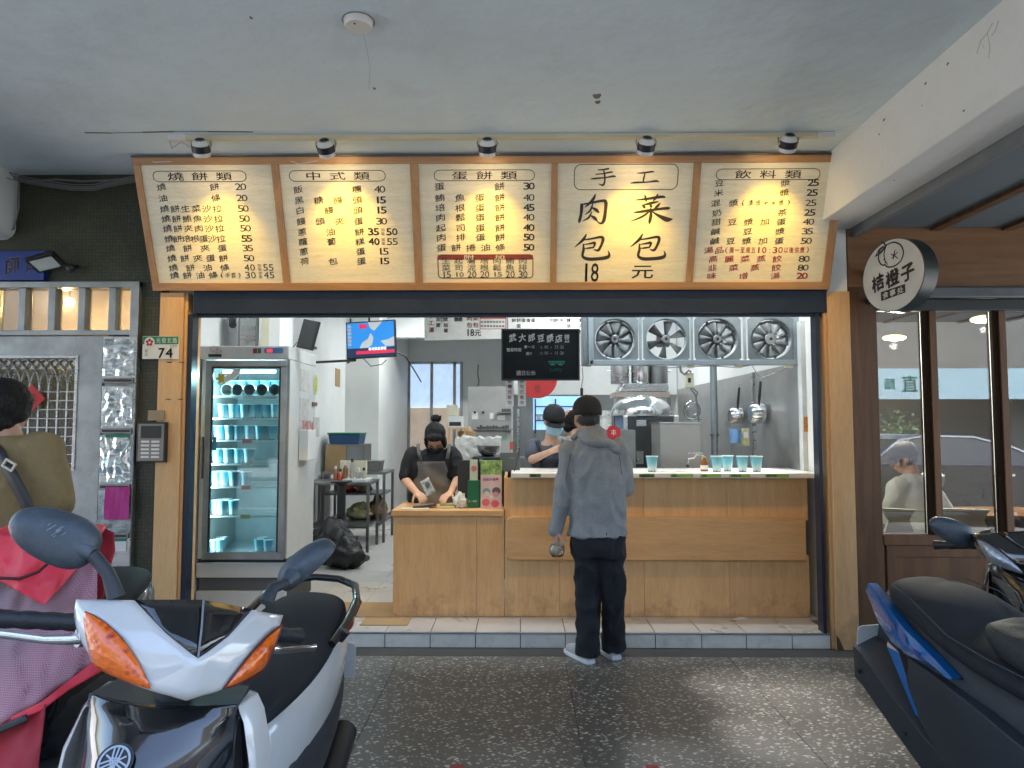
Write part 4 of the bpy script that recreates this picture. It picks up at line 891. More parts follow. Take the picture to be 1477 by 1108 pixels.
rowdef = [(1, [338, 353, 369, 383, 398, 412], .96), (2, [333, 349, 360, 376, 391, 408], 1.0), (3, [332, 347, 362, 376], 1.0), (4, [328, 342, 356, 372], 1.0), (5, [327, 341, 356], 1.0), (6, [323, 338, 392, 405], .85)]
fl2 = dz0 + .031; SZ2 = SZ + [fl2]
nm = ['top', 'second', 'third', 'fourth', 'fifth', 'sixth', 'bottom']
for k, us, s in rowdef:
    for i, u in enumerate(us):
        Yc = ys + .05 + .012 * ((i * 7 + k) % 3); x = px(u - 2, SZ2[k], Yc)
        x = min(max(x, sx0 + .047), sx1 - .047)
        make_cup('paper_cup', 'blue cup, %s from left in front row, %s shelf of the fridge' % (ords[i], nm[k]), 'cups standing in the fridge', (x, Yc, SZ2[k]), .98 * s)
    for i, u in enumerate(us[:-1]):
        Yc = ys + .17; x = min(max(px(u + 3, SZ2[k], Yc), sx0 + .05), sx1 - .05)
        make_cup('paper_cup', 'blue cup half hidden in the second row, %s from left, %s shelf of fridge' % (ords[i], nm[k]), 'cups standing in the fridge', (x, Yc, SZ2[k]), .98 * s)
MBt = {}
for i, u in enumerate((326.5, 341.5, 359, 377, 395)):
    x = px(u, 563, ys + .0); x = min(max(x, sx0 + .045), sx1 - .045); h = SZ[0] + .046
    tt = thing('paper_cup', 'blue cup lying with its rim facing out, %s from left, top fridge shelf' % ords[i], 'cup', (x, ys + .03, h), 'cups lying on the top shelf')
    pr = [(.043, 0), (.0455, -.001), (.0455, .003), (.043, .004), (.041, .004)]
    MB().lathe([(.042, .0), (.0365, .06), (.029, .12), (0, .12)], (x, ys + .01, h), 'y', 18).build('cup_body', mat('cup_inside', (.35, .42, .44), .5), tt, smooth=50)
    MB().lathe([(.0425, -.003), (.0465, -.003), (.0465, .003), (.0425, .003)], (x, ys + .008, h), 'y', 20).build('lid_rim', M['white'], tt, smooth=50)
for i, u in enumerate((335, 349, 366, 384, 400)):
    make_cup('paper_cup', 'blue cup standing behind the lying cups, %s from left, top fridge shelf' % ords[i], 'cups standing in the fridge', (px(u, 550, ys + .18), ys + .18, SZ[0] + .001), 1.1)
# side of fridge: papers, oval sticker, basket
XS = fx1 + .001
def side(u, v): p = PX(u, v, XS); return p
def sideq(name, mt, u0, v0, u1, v1, par_, d=.002):
    a = side(u0, v0); b = side(u1, v1); MB().box(XS, XS + d, a.y, b.y, min(a.z, b.z), max(a.z, b.z)).build(name, mt, par_)
pm = mat('worn_paper', (.46, .46, .44), .8, var=.2, ns=20)
sideq('notice', pm, 433, 532, 446, 566, t); sideq('notice', pm, 432.5, 574, 445, 608, t)
c = side(455, 555); q = MB(); disc(q, lambda x, y: Vector((XS + .003, c.y + x, c.z + y)), 0, 0, .06, .085); q.build('oval_sticker', mat('oval_yellow', (.55, .6, .18), .5), t)
q = MB(); 
for j, ch in enumerate('手工豆漿'): put(q, ch, lambda x, y: Vector((XS + .004, c.y + x, c.z + y)), 0, .045 - j * .03, .03, .026)
q.build('sticker_lettering', M['ink'], t)
sideq('dark_magnet', M['brownz'], 450, 580, 456, 586, t, .01)
sideq('photo_card', pm, 452, 602, 460, 630, t, .004)
b0 = side(431, 620); b1 = side(447, 662); bs = thing('wall_basket', 'white plastic holder full of pink straws stuck on the fridge side', 'basket', (XS, b0.y, b1.z))
b1y = b0.y + .2
MB().prism([(b0.y, b1.z), (b1y, b1.z), (b1y, b0.z + .0), (b0.y, b0.z - .0)], 0, .075, lambda a_, d_, z_: Vector((XS + .002 + d_, a_, z_))).build('holder', M['white'], bs, bevel=.005)
q = MB(); r9 = random.Random(5)
for k in range(26):
    x = XS + .012 + r9.random() * .06; y = b0.y + .02 + r9.random() * .16; q.cyl((x, y, b0.z - .05), (x + r9.uniform(-.02, .02), y + r9.uniform(-.03, .03), b0.z + .045 + r9.random() * .03), .004, n=5)
q.build('straw_bundle', mat('straw_pink', (.6, .35, .32), .5, var=.3), bs)
# on top of fridge
p0 = (px(343, 480, FY + .3), px(372, 480, FY + .3)); zz1 = pz(360, 453, FY + .3)
t2 = thing('switch_box', 'grey metal electric box standing on top of the fridge', 'electric box', (p0[0], FY + .3, fzt)); MB().box(p0[0], p0[1], FY + .3, FY + .6, fzt, zz1 + .1).build('box', M['steeld'], t2, bevel=.004); MB().box(p0[0] + .02, p0[1] - .02, FY + .292, FY + .299, fzt + .03, zz1 + .06).build('door', M['steel'], t2, bevel=.002)
t2 = thing('white_carton', 'white carton beside the electric box on top of the fridge', 'carton', (px(386, 480, FY + .3), FY + .3, fzt)); MB().box(p0[1] + .005, px(404, 480, FY + .3), FY + .3, FY + .62, fzt, zz1 + .1).build('box', M['inner'], t2, bevel=.004); MB().box(p0[1] + .03, p0[1] + .09, FY + .296, FY + .2995, fzt, zz1 + .1).build('tape', M['cream'], t2)
c = P(445, 483, FY + .15); mr = Matrix.Translation(c) @ Matrix.Rotation(R(14), 4, 'Y') @ Matrix.Rotation(R(-28), 4, 'Z')
t2 = thing('black_screen', 'dark flat screen leaning at an angle on top of the fridge', 'screen', (c.x, c.y, fzt)); MB().box(-.085, .085, -.012, .012, -.115, .115, mr).build('casing', M['black'], t2, bevel=.004); MB().box(-.078, .078, -.0135, -.0122, -.105, .105, mr).build('glass_face', mat('screen_grey', (.05, .055, .06), .25), t2); MB().tube([c + Vector((-.05, 0, -.1)), c + Vector((-.09, 0, -.06)), c + Vector((-.13, 0, -.11))], .004, 5).box(c.x - .03, c.x + .05, c.y - .02, c.y + .06, fzt, fzt + .02).build('stand', M['black'], t2)
c = P(335, 462, FY + .35); t2 = thing('security_camera', 'small black and white security camera on the wall above the fridge', 'camera', c)
MB().box(c.x - .05, c.x + .03, c.y - .02, c.y + .03, c.z + .01, c.z + .05).build('mount', M['white'], t2, bevel=.004); MB().cyl(c + Vector((-.0, 0, .0)), c + Vector((.03, -.06, -.05)), .028, n=14).build('lens_body', M['black'], t2, smooth=40)
# ================================================================ TV
TY = 7.6; a, b = px(499, 490, TY), px(572, 490, TY); z1, z0 = pz(535, 462, TY), pz(535, 518, TY)
t = thing('television', 'wall mounted television showing a news weather map', 'television', ((a + b) / 2, TY, z0))
mr = Matrix.Translation(((a + b) / 2, TY, (z0 + z1) / 2)) @ Matrix.Rotation(R(-6), 4, 'Z') @ Matrix.Rotation(R(-2.5), 4, 'Y')
w, h = (b - a) / 2, (z1 - z0) / 2 * .95
MB().box(-w, w, -.02, .03, -h, h, mr).build('casing', M['black'], t, bevel=.005)
def F2(d): return lambda x, y: mr @ Vector((x, -.0205 - d, y))
def scr(name, col, s, d, polys):
    q = MB()
    for p_ in polys: q.poly([F2(d)(x * w, y * h) for x, y in p_])
    return q.build(name, emis('tv_' + name, col, s), t)
R4 = lambda x0, x1, y0, y1: [(x0, y0), (x1, y0), (x1, y1), (x0, y1)]
scr('screen_sea', (.02, .22, .62), .10, .001, [R4(-.95, .95, -.92, .93)])
scr('screen_land', (.45, .47, .48), .08, .002, [[(-.45, -.45), (-.2, -.5), (.05, -.3), (.12, .1), (.0, .35), (-.1, .05), (-.35, -.15)], [(.15, .45), (.5, .93), (-.1, .93), (0, .6)], [(.4, -.1), (.7, -.05), (.95, .1), (.95, -.4), (.6, -.4)]])
scr('screen_side_bar', (.25, .28, .3), .14, .003, [R4(-.92, -.78, -.3 + k * .2, -.16 + k * .2) for k in range(6)])
scr('screen_dark_band', (.01, .02, .06), .12, .003, [R4(-.95, .95, -.92, -.45)])
scr('screen_red_band', (.45, .02, .06), .15, .004, [R4(-.6, .95, -.78, -.6), R4(-.45, -.15, .6, .85)])
q = MB(); words(q, '各地氣象預報', F2(.006), -.1 * w, -.52 * h, .034, .04); q.build('screen_lettering', emis('tv_text', (.7, .72, .75), .16), t)
MB().cyl((a + .25, TY + .03, z1 - .02), (a + .22, TY + .06, ZC), .012).box(a + .05, b - .1, TY + .03, TY + .07, z1 - .2, z1 - .1).tube([(a + .1, TY + .04, z0 - .01), (-2.38, TY + .4, z0 - .0)], .014, 6).tube([(a + .1, TY + .04, z0 + .03), (a - .05, TY + .3, z0 - .02), (a - .0, TY + .2, z1 + .05)], .01, 6).build('bracket', M['black'], t)
MB().tube([(b - .05, TY + .04, z0 + .1), (b + .05, TY + .3, z0 + .06), (b + .12, TY + .5, z0 - .08), (b + .16, TY + .8, z0 - .2)], .008, 5).tube([(a + .2, TY, z0), (a + .28, TY, z0 - .08), (a + .4, TY, z0 - .06), (a + .45, TY, z0 - .01)], .005, 5).build('cable', M['black'], t, smooth=60)
p = PX(487, 545, -2.418); MB().box(-2.43, -2.415, p.y - .12, p.y + .12, p.z - .12, p.z + .12).build('wall_recess', M['card']) ; o = bpy.data.objects['wall_recess']; tag(o, 'small brown recessed opening in the wall right of the fridge', 'wall recess')
# ================================================================ side table with condiments
TYb = 7.7; zt_b = pz(500, 696, TYb)
def table(name, label, x0, x1, y0, y1, z, sh):
    t = thing(name, label, 'table', ((x0 + x1) / 2, y0, ZS))
    MB().box(x0, x1, y0, y1, z - .03, z).build('table_top', M['steeld'], t, bevel=.003)
    for x in (x0 + .02, x1 - .02):
        for y in (y0 + .02, y1 - .02): MB().box(x - .015, x + .015, y - .015, y + .015, ZS, z - .03).build('leg', M['steeld'], t)
    for s_ in sh: MB().box(x0 + .02, x1 - .02, y0 + .02, y1 - .02, s_ - .02, s_).build('shelf', M['steeld'], t)
    return t
x_r = px(533, 700, TYb)
table('work_table', 'low steel table with a tray of sauce bottles left of the counter', -2.38, x_r, TYb, TYb + .55, zt_b, [.38])
x_r2 = px(556, 690, 8.35)
table('work_table', 'taller steel table with two shelves of bags behind the bottle table', -2.38, x_r2, 8.35, 8.95, pz(540, 681, 8.35), [.36, .68])
zz = zt_b
t = thing('serving_tray', 'white tray with a raised back on the low steel table', 'tray', (-2.0, TYb + .1, zz)); MB().box(px(495, 690, TYb + .1), px(530, 690, TYb + .1), TYb + .05, TYb + .35, zz, zz + .03).build('tray', M['white'], t, bevel=.004); MB().box(px(490, 690, TYb + .4), px(529, 690, TYb + .4), TYb + .4, TYb + .43, zz, zz + .22).build('back', M['cream'], t, bevel=.01)
for i, (u, col, hh, cn) in enumerate(((483, (.3, .1, .04), .15, 'brown'), (490, (.5, .06, .02), .12, 'red'), (497, (.2, .08, .03), .16, 'dark amber'), (507, (.35, .33, .28), .2, 'tall clear'), (516, (.4, .4, .4), .1, 'short grey'), (524, (.45, .4, .3), .1, 'short cream'))):
    x = px(u, 690, TYb + .15); tt = thing('sauce_bottle', cn + ' sauce bottle on the low steel table by the fridge', 'bottle', (x, TYb + .15, zz + .03))
    zb3 = zz + (.031 if u >= 495 else .0)
    MB().lathe([(0, 0), (.026, 0), (.028, hh * .7), (.014, hh * .85), (.014, hh)], (x, TYb + .18, zb3), n=14).build('bottle_body', mat('btl%d' % i, col, .25, coat=.3), tt, smooth=40)
    MB().lathe([(.016, hh * .92), (.016, hh + .02), (0, hh + .02)], (x, TYb + .18, zb3), n=12).build('cap', M['black'] if i % 2 else M['white'], tt, smooth=40)
x0_, x1_ = px(468, 655, 8.4), px(524, 655, 8.4); zc0, zc1 = pz(0, 668, 8.4), pz(500, 641, 8.4)
zt8 = pz(540, 681, 8.35)
t = thing('side_cabinet', 'small cabinet with a brown door under the blue basket', 'cabinet', (-2.2, 8.5, zt8)); MB().box(x0_, x1_, 8.45, 8.85, zt8, zc1).build('box', M['steeld'], t, bevel=.003); MB().box(x0_, px(499, 650, 8.44), 8.435, 8.449, zt8, zc1 - .02).build('door', M['card'], t, bevel=.002); MB().box(px(500, 650, 8.44), x1_ - .02, 8.44, 8.449, zt8 + .03, zc1 - .04).build('open_bay', M['grey'], t)
t = thing('plastic_basket', 'dark blue plastic basket with a green lid on the cabinet', 'basket', (-2.1, 8.5, zc1)); a_, b_ = px(473, 635, 8.46), px(519, 635, 8.46)
MB().prism([(a_ + .02, zc1 + .001), (b_ - .02, zc1 + .001), (b_, zc1 + .12), (a_, zc1 + .12)], 8.46, 8.8).build('tub', mat('tub_blue', (.01, .06, .15), .4), t, bevel=.006); MB().box(a_ - .01, b_ + .01, 8.45, 8.81, zc1 + .121, zc1 + .14).build('lid', mat('lid_green', (.02, .2, .08), .4), t, bevel=.005)
t = thing('plastic_bin', 'grey plastic tub at the right end of the taller steel table', 'tub', (-1.9, 8.5, zt8)); MB().prism([(px(526, 675, 8.5) + .02, zt8 + .001), (px(550, 675, 8.5) - .02, zt8 + .001), (px(550, 675, 8.5), zt8 + .12), (px(526, 675, 8.5), zt8 + .12)], 8.45, 8.7).build('tub', M['steeld'], t, bevel=.005); MB().box(px(526, 675, 8.5) - .01, px(550, 675, 8.5) + .01, 8.44, 8.71, zt8 + .1205, zt8 + .13).build('rim', M['steel'], t, bevel=.002)
def blob(name, label, cat, c, r, mt, seed=0, amp=.35, group=None, freq=2.2, fold=1):
    """crumpled bag: a displaced closed surface flattened at its base"""
    q = MB(); n, m_ = 28, 18
    def fn(a, b_):
        th_ = a * 2 * math.pi; ph = b_ * math.pi; d = Vector((math.sin(ph) * math.cos(th_), math.sin(ph) * math.sin(th_), -math.cos(ph)))
        s = 1 + amp * noise.fractal(d * freq + Vector((seed * 7.3, 0, 0)), 1.0, 2.0, 3) + .06 * fold * math.sin(th_ * 9 + seed) * math.sin(ph) + (.25 * max(0, d.z - .85) / .15)
        z = max(d.z * s, -.75); return Vector((c[0] + d.x * s * r[0], c[1] + d.y * s * r[1], c[2] + (z + .75) * r[2]))
    q.grid(fn, n, m_); o = q.build(name, mt, None, smooth=80)
    return tag(o, label, cat, group)
bagb = mat('black_bag', (.008, .008, .009), .5, var=.3, bump=.4, bs=20, bd=.01)
for i, (u, v, Y, r, lab) in enumerate(((478, 800, 7.2, (.22, .2, .22), 'black garbage bag slumped under the low steel table'), (500, 812, 6.9, (.17, .16, .15), 'front black garbage bag beside the tall garbage can'))):
    c = PZ(u, v + 15, ZS); blob('garbage_bag', lab, 'garbage bag', (px(u, v, Y), Y, ZS), r, bagb, i, .35, 'black garbage bags')
for i, (u, v, Y, z, r, col, lab) in enumerate(((500, 715, 8.6, .68, (.13, .14, .09), (.3, .05, .04), 'red and white food bag on the upper shelf of the steel table'), (523, 715, 8.6, .68, (.1, .14, .08), (.2, .13, .08), 'brown bag on the upper shelf at the right'), (520, 755, 8.55, .36, (.17, .14, .1), (.42, .42, .22), 'yellow and white plastic bag on the lower shelf'), (545, 740, 8.6, .36, (.11, .12, .14), (.3, .16, .07), 'brown paper bag at the right of the lower shelf'))):
    blob('food_bag', lab, 'bag', (px(u, v, Y), Y, z), r, mat('fbag%d' % i, col, .5, var=.5, ns=14), 5 + i, .3)
t = thing('pedestal', 'black round post and foot standing by the steel table', 'pedestal', (px(492, 750, 7.3), 7.3, ZS)); c = (px(492, 750, 7.3), 7.3, ZS)
MB().lathe([(0, 0), (.3, 0), (.3, .02), (.05, .04), (.045, .1), (.045, .78), (.09, .8), (0, .8)], c, n=24).build('post', M['black'], t, smooth=40)
MB().box(c[0] - .09, c[0] + .09, c[1] - .09, c[1] + .09, ZS + .8, ZS + .815).build('top_plate', M['black'], t)
o = MB().box(px(522, 880, 5.0), px(588, 905, 4.95), 4.93, 5.12, ZS + .001, ZS + .006, ).build('cardboard_mat', M['card']); tag(o, 'flattened brown cardboard sheet on the step by the counter end', 'cardboard')
mr = Matrix.Translation((px(540, 870, 5.3), 5.3, ZS)) 
o = MB().box(-.35, .22, -.16, .25, .001, .006, mr).build('cardboard_mat', M['card']); tag(o, 'larger cardboard sheet laid on the shop floor behind the white scooter', 'cardboard')
p = PZ(1068, 893, ZS); o = MB().box(-.05, .06, -.02, .02, .001, .003, Matrix.Translation(p) @ Matrix.Rotation(.3, 4, 'Z')).box(-.02, .04, -.01, .03, .004, .008, Matrix.Translation(p)).build('paper_scrap', M['paper']); tag(o, 'white paper scrap lying on the step tiles', 'paper scrap')
# ================================================================ back window, old menu, grey panel
t = thing('sliding_window', 'tall aluminium sliding window with frosted lower panes in the back wall', 'window', ((wx0 + wx1) / 2, yb, ZS))
xs3 = [wx0, px(622, 600, yb), px(655, 600, yb), wx1]; zm = pz(620, 588, yb)
bluep = mat('pane_daylight', (.5, .6, .7), .3, emit=(.40, .55, .78), es=.14); tanp = mat('pane_frosted_tan', (.45, .36, .28), .5, emit=(.45, .36, .29), es=.06)
for i in range(3):
    MB().box(xs3[i] + .03, xs3[i + 1] - .0, yb + .03, yb + .04, zm, wz1 - .03).build('upper_pane', bluep, t)
    MB().box(xs3[i] + .03, xs3[i + 1] - .0, yb + .03, yb + .04, ZS, zm - .002).build('lower_pane', tanp, t)
for x in xs3: MB().box(x - .02, x + .03, yb - .02, yb + .028, ZS, wz1).build('frame_bar', M['steeld'], t)
MB().box(wx0 + .031, wx1 - .021, yb - .02, yb + .029, wz1 - .04, wz1).build('frame_head', M['alu'], t)
MY = 8.6
t = thing('old_menu_board', 'white hanging menu board with red and black columns of dishes at the back', 'menu board', (px(730, 470, MY), MY, pz(730, 490, MY)))
a0, b0_ = px(612, 480, MY), px(852, 480, MY); zlo = pz(640, 491, MY); zlo2 = pz(850, 479, MY)
MB().prism([(a0, zlo), (px(732, 485, MY), zlo + .02), (b0_, zlo2), (b0_, 3.2), (a0, 3.2)], MY, MY + .03).build('board', mat('board_white', (.62, .6, .56), .5), t)
MB().box(px(731, 470, MY), px(733, 470, MY), MY - .003, MY - .0005, zlo + .03, 3.1).build('board_seam', M['grey'], t)
q, q2 = MB(), MB(); fm_ = lambda x, y: Vector((x, MY - .002, y))
def col(mb, u, v0, s, dv, sz):
    for j, ch in enumerate(s): 
        p = P(u, v0 + j * dv, MY); put(mb, ch, fm_, p.x, p.z, sz, sz * .9, 0, .04)
for u, s in ((622, '手工湯'),): col(q2, u, 456, s, 10, .07)
for u, s in ((632, '豆加蛋'), (638, '黑豆'), (643, '豆漿加蛋'), (652, '茶'), (658, '米漿'), (664, '漿漿')): col(q, u, 453, s, 8, .055)
for u, s in ((677, '肉包'), (686, '菜包')): col(q2, u, 459, s, 10, .07)
words(q, '18元', fm_, px(672, 480, MY), pz(0, 481, MY), .085, .04)
xb0, xb1 = px(692, 460, MY), px(730, 460, MY); pill(q2, fm_, xb0, xb1, pz(0, 476, MY), pz(0, 458, MY), .02, .02, .008)
rect(q2, fm_, xb0, xb1, pz(0, 461, MY), pz(0, 458, MY))
for k in range(8): col(q, 695 + k * 4.4, 464.5, '肉排', 6, .03)
for u, s in ((735, '油'), (741, '燒餅'), (748, '燒餅蛋'), (755, '蔥蛋'), (762, '根蛋'), (769, '魚蛋'), (783, '包'), (796, '荷包'), (802, '油餅'), (810, '頭夾'), (820, '糖饅頭'), (829, '蛋'), (838, '高麗菜餃'), (846, '韭菜')): col(q, u, 454, s, 8.2, .055)
for k in range(12): words(q, '%d' % (15 + 5 * (k % 6)), fm_, px(735 + k * 9, 479, MY), pz(0, 479.5, MY) + .02, .03)
q.build('lettering', M['ink'], t); q2.build('red_lettering', M['inkred'], t)
GY = 9.2
t = thing('grey_screen', 'tall grey cabinet back with magnets, hooks and a rail of small tools', 'cabinet', (px(710, 600, GY), GY, ZS))
MB().box(px(675, 600, GY), px(737, 600, GY), GY, GY + .5, ZS, pz(700, 558, GY)).build('panel', mat('panel_grey', (.36, .355, .34), .5, var=.08, dirt=.3, dcol=(.2, .19, .17)), t, bevel=.004)
m = MB()
for (u0, u1, v) in ((717, 745, 595), (683, 741, 619)): m.box(px(u0, v, GY - .05), px(u1, v, GY - .05), GY - .08, GY - .002, pz(u0, v + 1, GY), pz(u0, v, GY))
m.build('rail', M['steeld'], t)
m = MB(); r7 = random.Random(2)
for k in range(22): x = px(688 + k * 2.1, 617, GY - .05); m.box(x, x + .014, GY - .06, GY - .04, pz(0, 618.5, GY), pz(0, 613 + r7.random() * 3, GY))
for k in range(6): x = px(724 + k * 2.2, 590, GY - .05); m.box(x, x + .015, GY - .06, GY - .04, pz(0, 594.5, GY), pz(0, 590, GY))
m.build('small_tools', M['black'], t)
for (u, v) in ((685, 595), (697, 595)): MB().cyl((px(u, v, GY), GY - .02, pz(u, v, GY)), (px(u, v, GY), GY - .001, pz(u, v, GY)), .018, n=12).build('magnet', M['black'], t)
for (u, v, w_, h_, c_) in ((685, 600, .08, .09, M['paper']), (709, 600, .05, .08, M['paper']), (723, 603, .1, .06, M['paper']), (727, 631, .06, .08, mat('tag_teal', (.2, .35, .3), .6)), (738, 643, .05, .1, mat('tag_red', (.4, .08, .05), .6))):
    x, z = px(u, v, GY), pz(u, v, GY); MB().box(x - w_ / 2, x + w_ / 2, GY - .006, GY - .001, z - h_ / 2, z + h_ / 2).build('note', c_, t)
t = thing('steel_post', 'upright steel post of a shelf rack between the two kitchen areas', 'post', (px(747.5, 620, 8.4), 8.4, ZS)); MB().cyl((px(747.5, 620, 8.4), 8.4, ZS), (px(747.5, 620, 8.4), 8.4, pz(747, 590, 8.4)), .018, n=10).build('tube', M['steel'], t, smooth=40); MB().box(px(738, 620, 8.4), px(757, 620, 8.4), 8.39, 8.8, pz(0, 660, 8.4) - .015, pz(0, 660, 8.4)).build('shelf', M['steeld'], t)
# hook chain on wall
# boxes and crates behind the left worker
SYb = 8.3
t = thing('wooden_stand', 'small wooden stand holding cartons behind the left worker', 'stand', (px(655, 660, SYb), SYb, ZS)); z6 = pz(655, 617, SYb)
MB().box(px(645, 620, SYb), px(672, 620, SYb), SYb, SYb + .3, z6 - .02, z6).build('shelf', M['oakx'], t)
for u in (647, 670): MB().box(px(u, 620, SYb) - .012, px(u, 620, SYb) + .012, SYb + .02, SYb + .05, ZS, z6 - .02).build('leg', M['oakz'], t)
def simplebox(name, label, cat, u0, u1, v0, v1, Y, dep, mt, extra_=None, zbase=None):
    a_, b_ = px(u0, v1, Y), px(u1, v1, Y); z0_, z1_ = (zbase if zbase is not None else pz(u0, v1, Y)), pz(u0, v0, Y)
    o = thing(name, label, cat, ((a_ + b_) / 2, Y, z0_)); MB().box(a_, b_, Y, Y + dep, z0_, z1_).build('box', mt, o, bevel=.003)
    MB().box(a_ + (b_ - a_) * .1, a_ + (b_ - a_) * .9, Y - .003, Y - .0005, z0_ + (z1_ - z0_) * .15, z0_ + (z1_ - z0_) * .5).build('printed_label', extra_ or M['cream'], o); return o
simplebox('carton', 'cream carton at the top of the wooden stand', 'carton', 644, 659, 584, 600, SYb + .1, .2, M['cream'])
simplebox('carton', 'white carton with a black print on the wooden stand', 'carton', 646, 667, 600.5, 617, SYb + .02, .2, M['white'], M['black'], z6 + .001)
q = blob('paper_sack', 'brown woven sack leaning beside the wooden stand', 'sack', (px(676, 640, 8.7), 8.7, ZS + .5), (.12, .1, .45), M['card'], 3, .12)
simplebox('carton', 'brown cardboard carton below the stand shelf', 'carton', 660, 684, 622, 640, 8.55, .2, M['card'], M['card'])
# wrapped steel bowl station
BY = 6.6
a_, b_ = px(655, 660, BY), px(722, 660, BY); t = thing('foil_wrapped_box', 'box wrapped in crinkled pale foil behind the till', 'box', ((a_ + b_) / 2, BY + .2, ZS)); 
q = MB()
def ff_(s_, t_): 
    x = a_ + (b_ - a_) * s_; z = pz(690, 690, BY) + (pz(690, 632, BY) - pz(690, 690, BY)) * t_
    return Vector((x + .03 * noise.noise(Vector((s_ * 4, t_ * 5, 2))), BY + .12 + .022 * noise.noise(Vector((s_ * 16, t_ * 12, 0))), z + (.025 * noise.noise(Vector((s_ * 9, 0, 4))) if t_ > .9 else 0)))
q.grid(ff_, 26, 14); q.grid(lambda s_, t_: ff_(s_, 1) + Vector((0, .4 * t_, .03 * noise.noise(Vector((s_ * 6, t_ * 4, 1)))))if t_ > 0 else ff_(s_, 1), 26, 6)
q.build('foil_wrap', mat('pale_foil', (.6, .6, .57), .4, .3, var=.15, ns=9, bump=.6, bs=14, bd=.01), t, smooth=60)
MB().box(a_ + .03, b_ - .03, BY + .22, BY + .6, ZS, pz(690, 640, BY)).build('box_body', M['steeld'], t)
c = (px(704, 650, BY - .1), BY - .1, pz(704, 658, BY - .1))
t = thing('steel_bowl', 'brushed steel mixing bowl sitting in a black burner ring', 'bowl', c); MB().lathe([(0, 0), (.05, 0), (.09, .04), (.11, .1), (.118, .1), (.1, .1), (.085, .045), (0, .01)], c, n=28).build('bowl', M['steel'], t, smooth=50)
t = thing('burner', 'black countertop burner under the steel bowl', 'burner', c); MB().box(c[0] - .14, c[0] + .16, BY - .22, BY + .1, c[2] - .07, c[2] - .002).build('body', M['black'], t, bevel=.01); MB().cyl((c[0] - .06, BY - .23, c[2] - .035), (c[0] - .06, BY - .221, c[2] - .035), .018).build('knob', M['steel'], t)
MB().box(c[0] - .14, c[0] + .16, BY - .2, BY + .1, ZS, c[2] - .072).build('stand_cabinet', M['steeld'], t)
# ================================================================ till area on the low counter
zL_ = zL - .003; KY = YC + .12
def flat(name, label, cat, u0, u1, v0, v1, Y, mt, th=.012, parts=(), zb=None):
    a_, b_ = px(u0, v1, Y), px(u1, v1, Y); z1_, z0_ = pz(u0, v0, Y), (zb if zb is not None else zL_ + .001)
    o = thing(name, label, cat, ((a_ + b_) / 2, Y, z0_)); MB().box(a_, b_, Y, Y + th, z0_, z1_).build(parts[0] if parts else 'body', mt, o, bevel=.003); return o, a_, b_, z0_, z1_
o, a_, b_, z0_, z1_ = flat('till_monitor', 'black till monitor seen from behind on the low counter', 'monitor', 660, 688, 664, 720, KY + .16, M['black'], .04)
MB().box(a_ + .03, b_ + .1, KY + .1, KY + .3, z0_, z0_ + .012).build('foot', M['black'], o)
o, a_, b_, z0_, z1_ = flat('till_monitor', 'second dark screen standing behind the pink flyer display', 'monitor', 690, 727, 668, 726, KY + .2, M['black'], .035)
MB().box(a_, b_, KY + .22, KY + .3, z0_, z0_ + .015).build('foot', M['black'], o)
o, a_, b_, z0_, z1_ = flat('green_flyer_holder', 'dark green holder with a white and pink leaflet on the low counter', 'leaflet holder', 674.5, 692, 693, 726, KY, mat('holder_green', (.005, .12, .05), .35), .05, ('holder',))
zt9 = pz(676, 663, KY); MB().box(a_ + .015, b_ - .018, KY + .01, KY + .014, z1_ - .03, zt9).build('leaflet', mat('leaflet_mint', (.5, .62, .55), .6), o)
q = MB(); disc(q, lambda x, y: Vector(((a_ + b_) / 2 + x, KY + .0085, (z1_ + zt9) / 2 + y)), 0, .01, .022); q.build('leaflet_print', mat('rose', (.55, .15, .25), .6), o)
q = MB(); words(q, '統一發票', lambda x, y: Vector((x, KY - .001, y)), a_ + .005, z0_ + .05, .016); q.build('lettering', M['white'], o)
o, a_, b_, z0_, z1_ = flat('flyer_display', 'acrylic stand with pink cartoon poster below a green photo leaflet', 'flyer stand', 693, 724, 664, 727, KY - .02, mat('flyer_green', (.22, .38, .14), .6, var=.8, ns=22), .01, ('green_leaflet',))
zmid = pz(693, 685, KY - .02); MB().box(a_ + .003, b_ - .003, KY - .027, KY - .0205, z0_, zmid).build('pink_poster', mat('poster_pink', (.62, .48, .55), .6), o)
def blots(nm, items, Y, par_):
    for i, (x, z, r_, c_) in enumerate(items):
        q = MB(); disc(q, lambda u_, v_: Vector((u_, Y - .0004 * i, v_)), a_ + (b_ - a_) * x, z0_ + (zmid - z0_) * z, r_, r_ * .9, 16); q.build(nm, mat('blot_%02d' % int(1000 * c_[0] + 100 * c_[2]), c_, .6), par_)
blots('poster_figure', [(.28, .5, .03, (.16, .33, .42)), (.3, .44, .02, (.6, .6, .62)), (.74, .52, .032, (.1, .09, .14)), (.72, .42, .022, (.5, .3, .33)), (.25, .18, .03, (.6, .12, .2)), (.68, .14, .03, (.6, .1, .16)), (.78, .88, .01, (.5, .02, .1)), (.5, .34, .014, (.7, .68, .6))], KY - .0278, o)
q = MB(); f_ = lambda x, y: Vector((x, KY - .0275, y)); words(q, '好友分享', f_, a_ + .02, z0_ + (zmid - z0_) * .86, .024, .03); q.build('lettering', mat('purple_ink', (.3, .05, .25), .6), o)
o = blob('tissue_pack', 'white plastic pack of tissues on the low counter', 'tissue pack', (px(664, 715, KY + .02), KY + .02, zL_), (.05, .05, .055), mat('tissue', (.6, .64, .64), .4, bump=.6, bs=12, bd=.01), 8, .55, None, 3.2, 3)
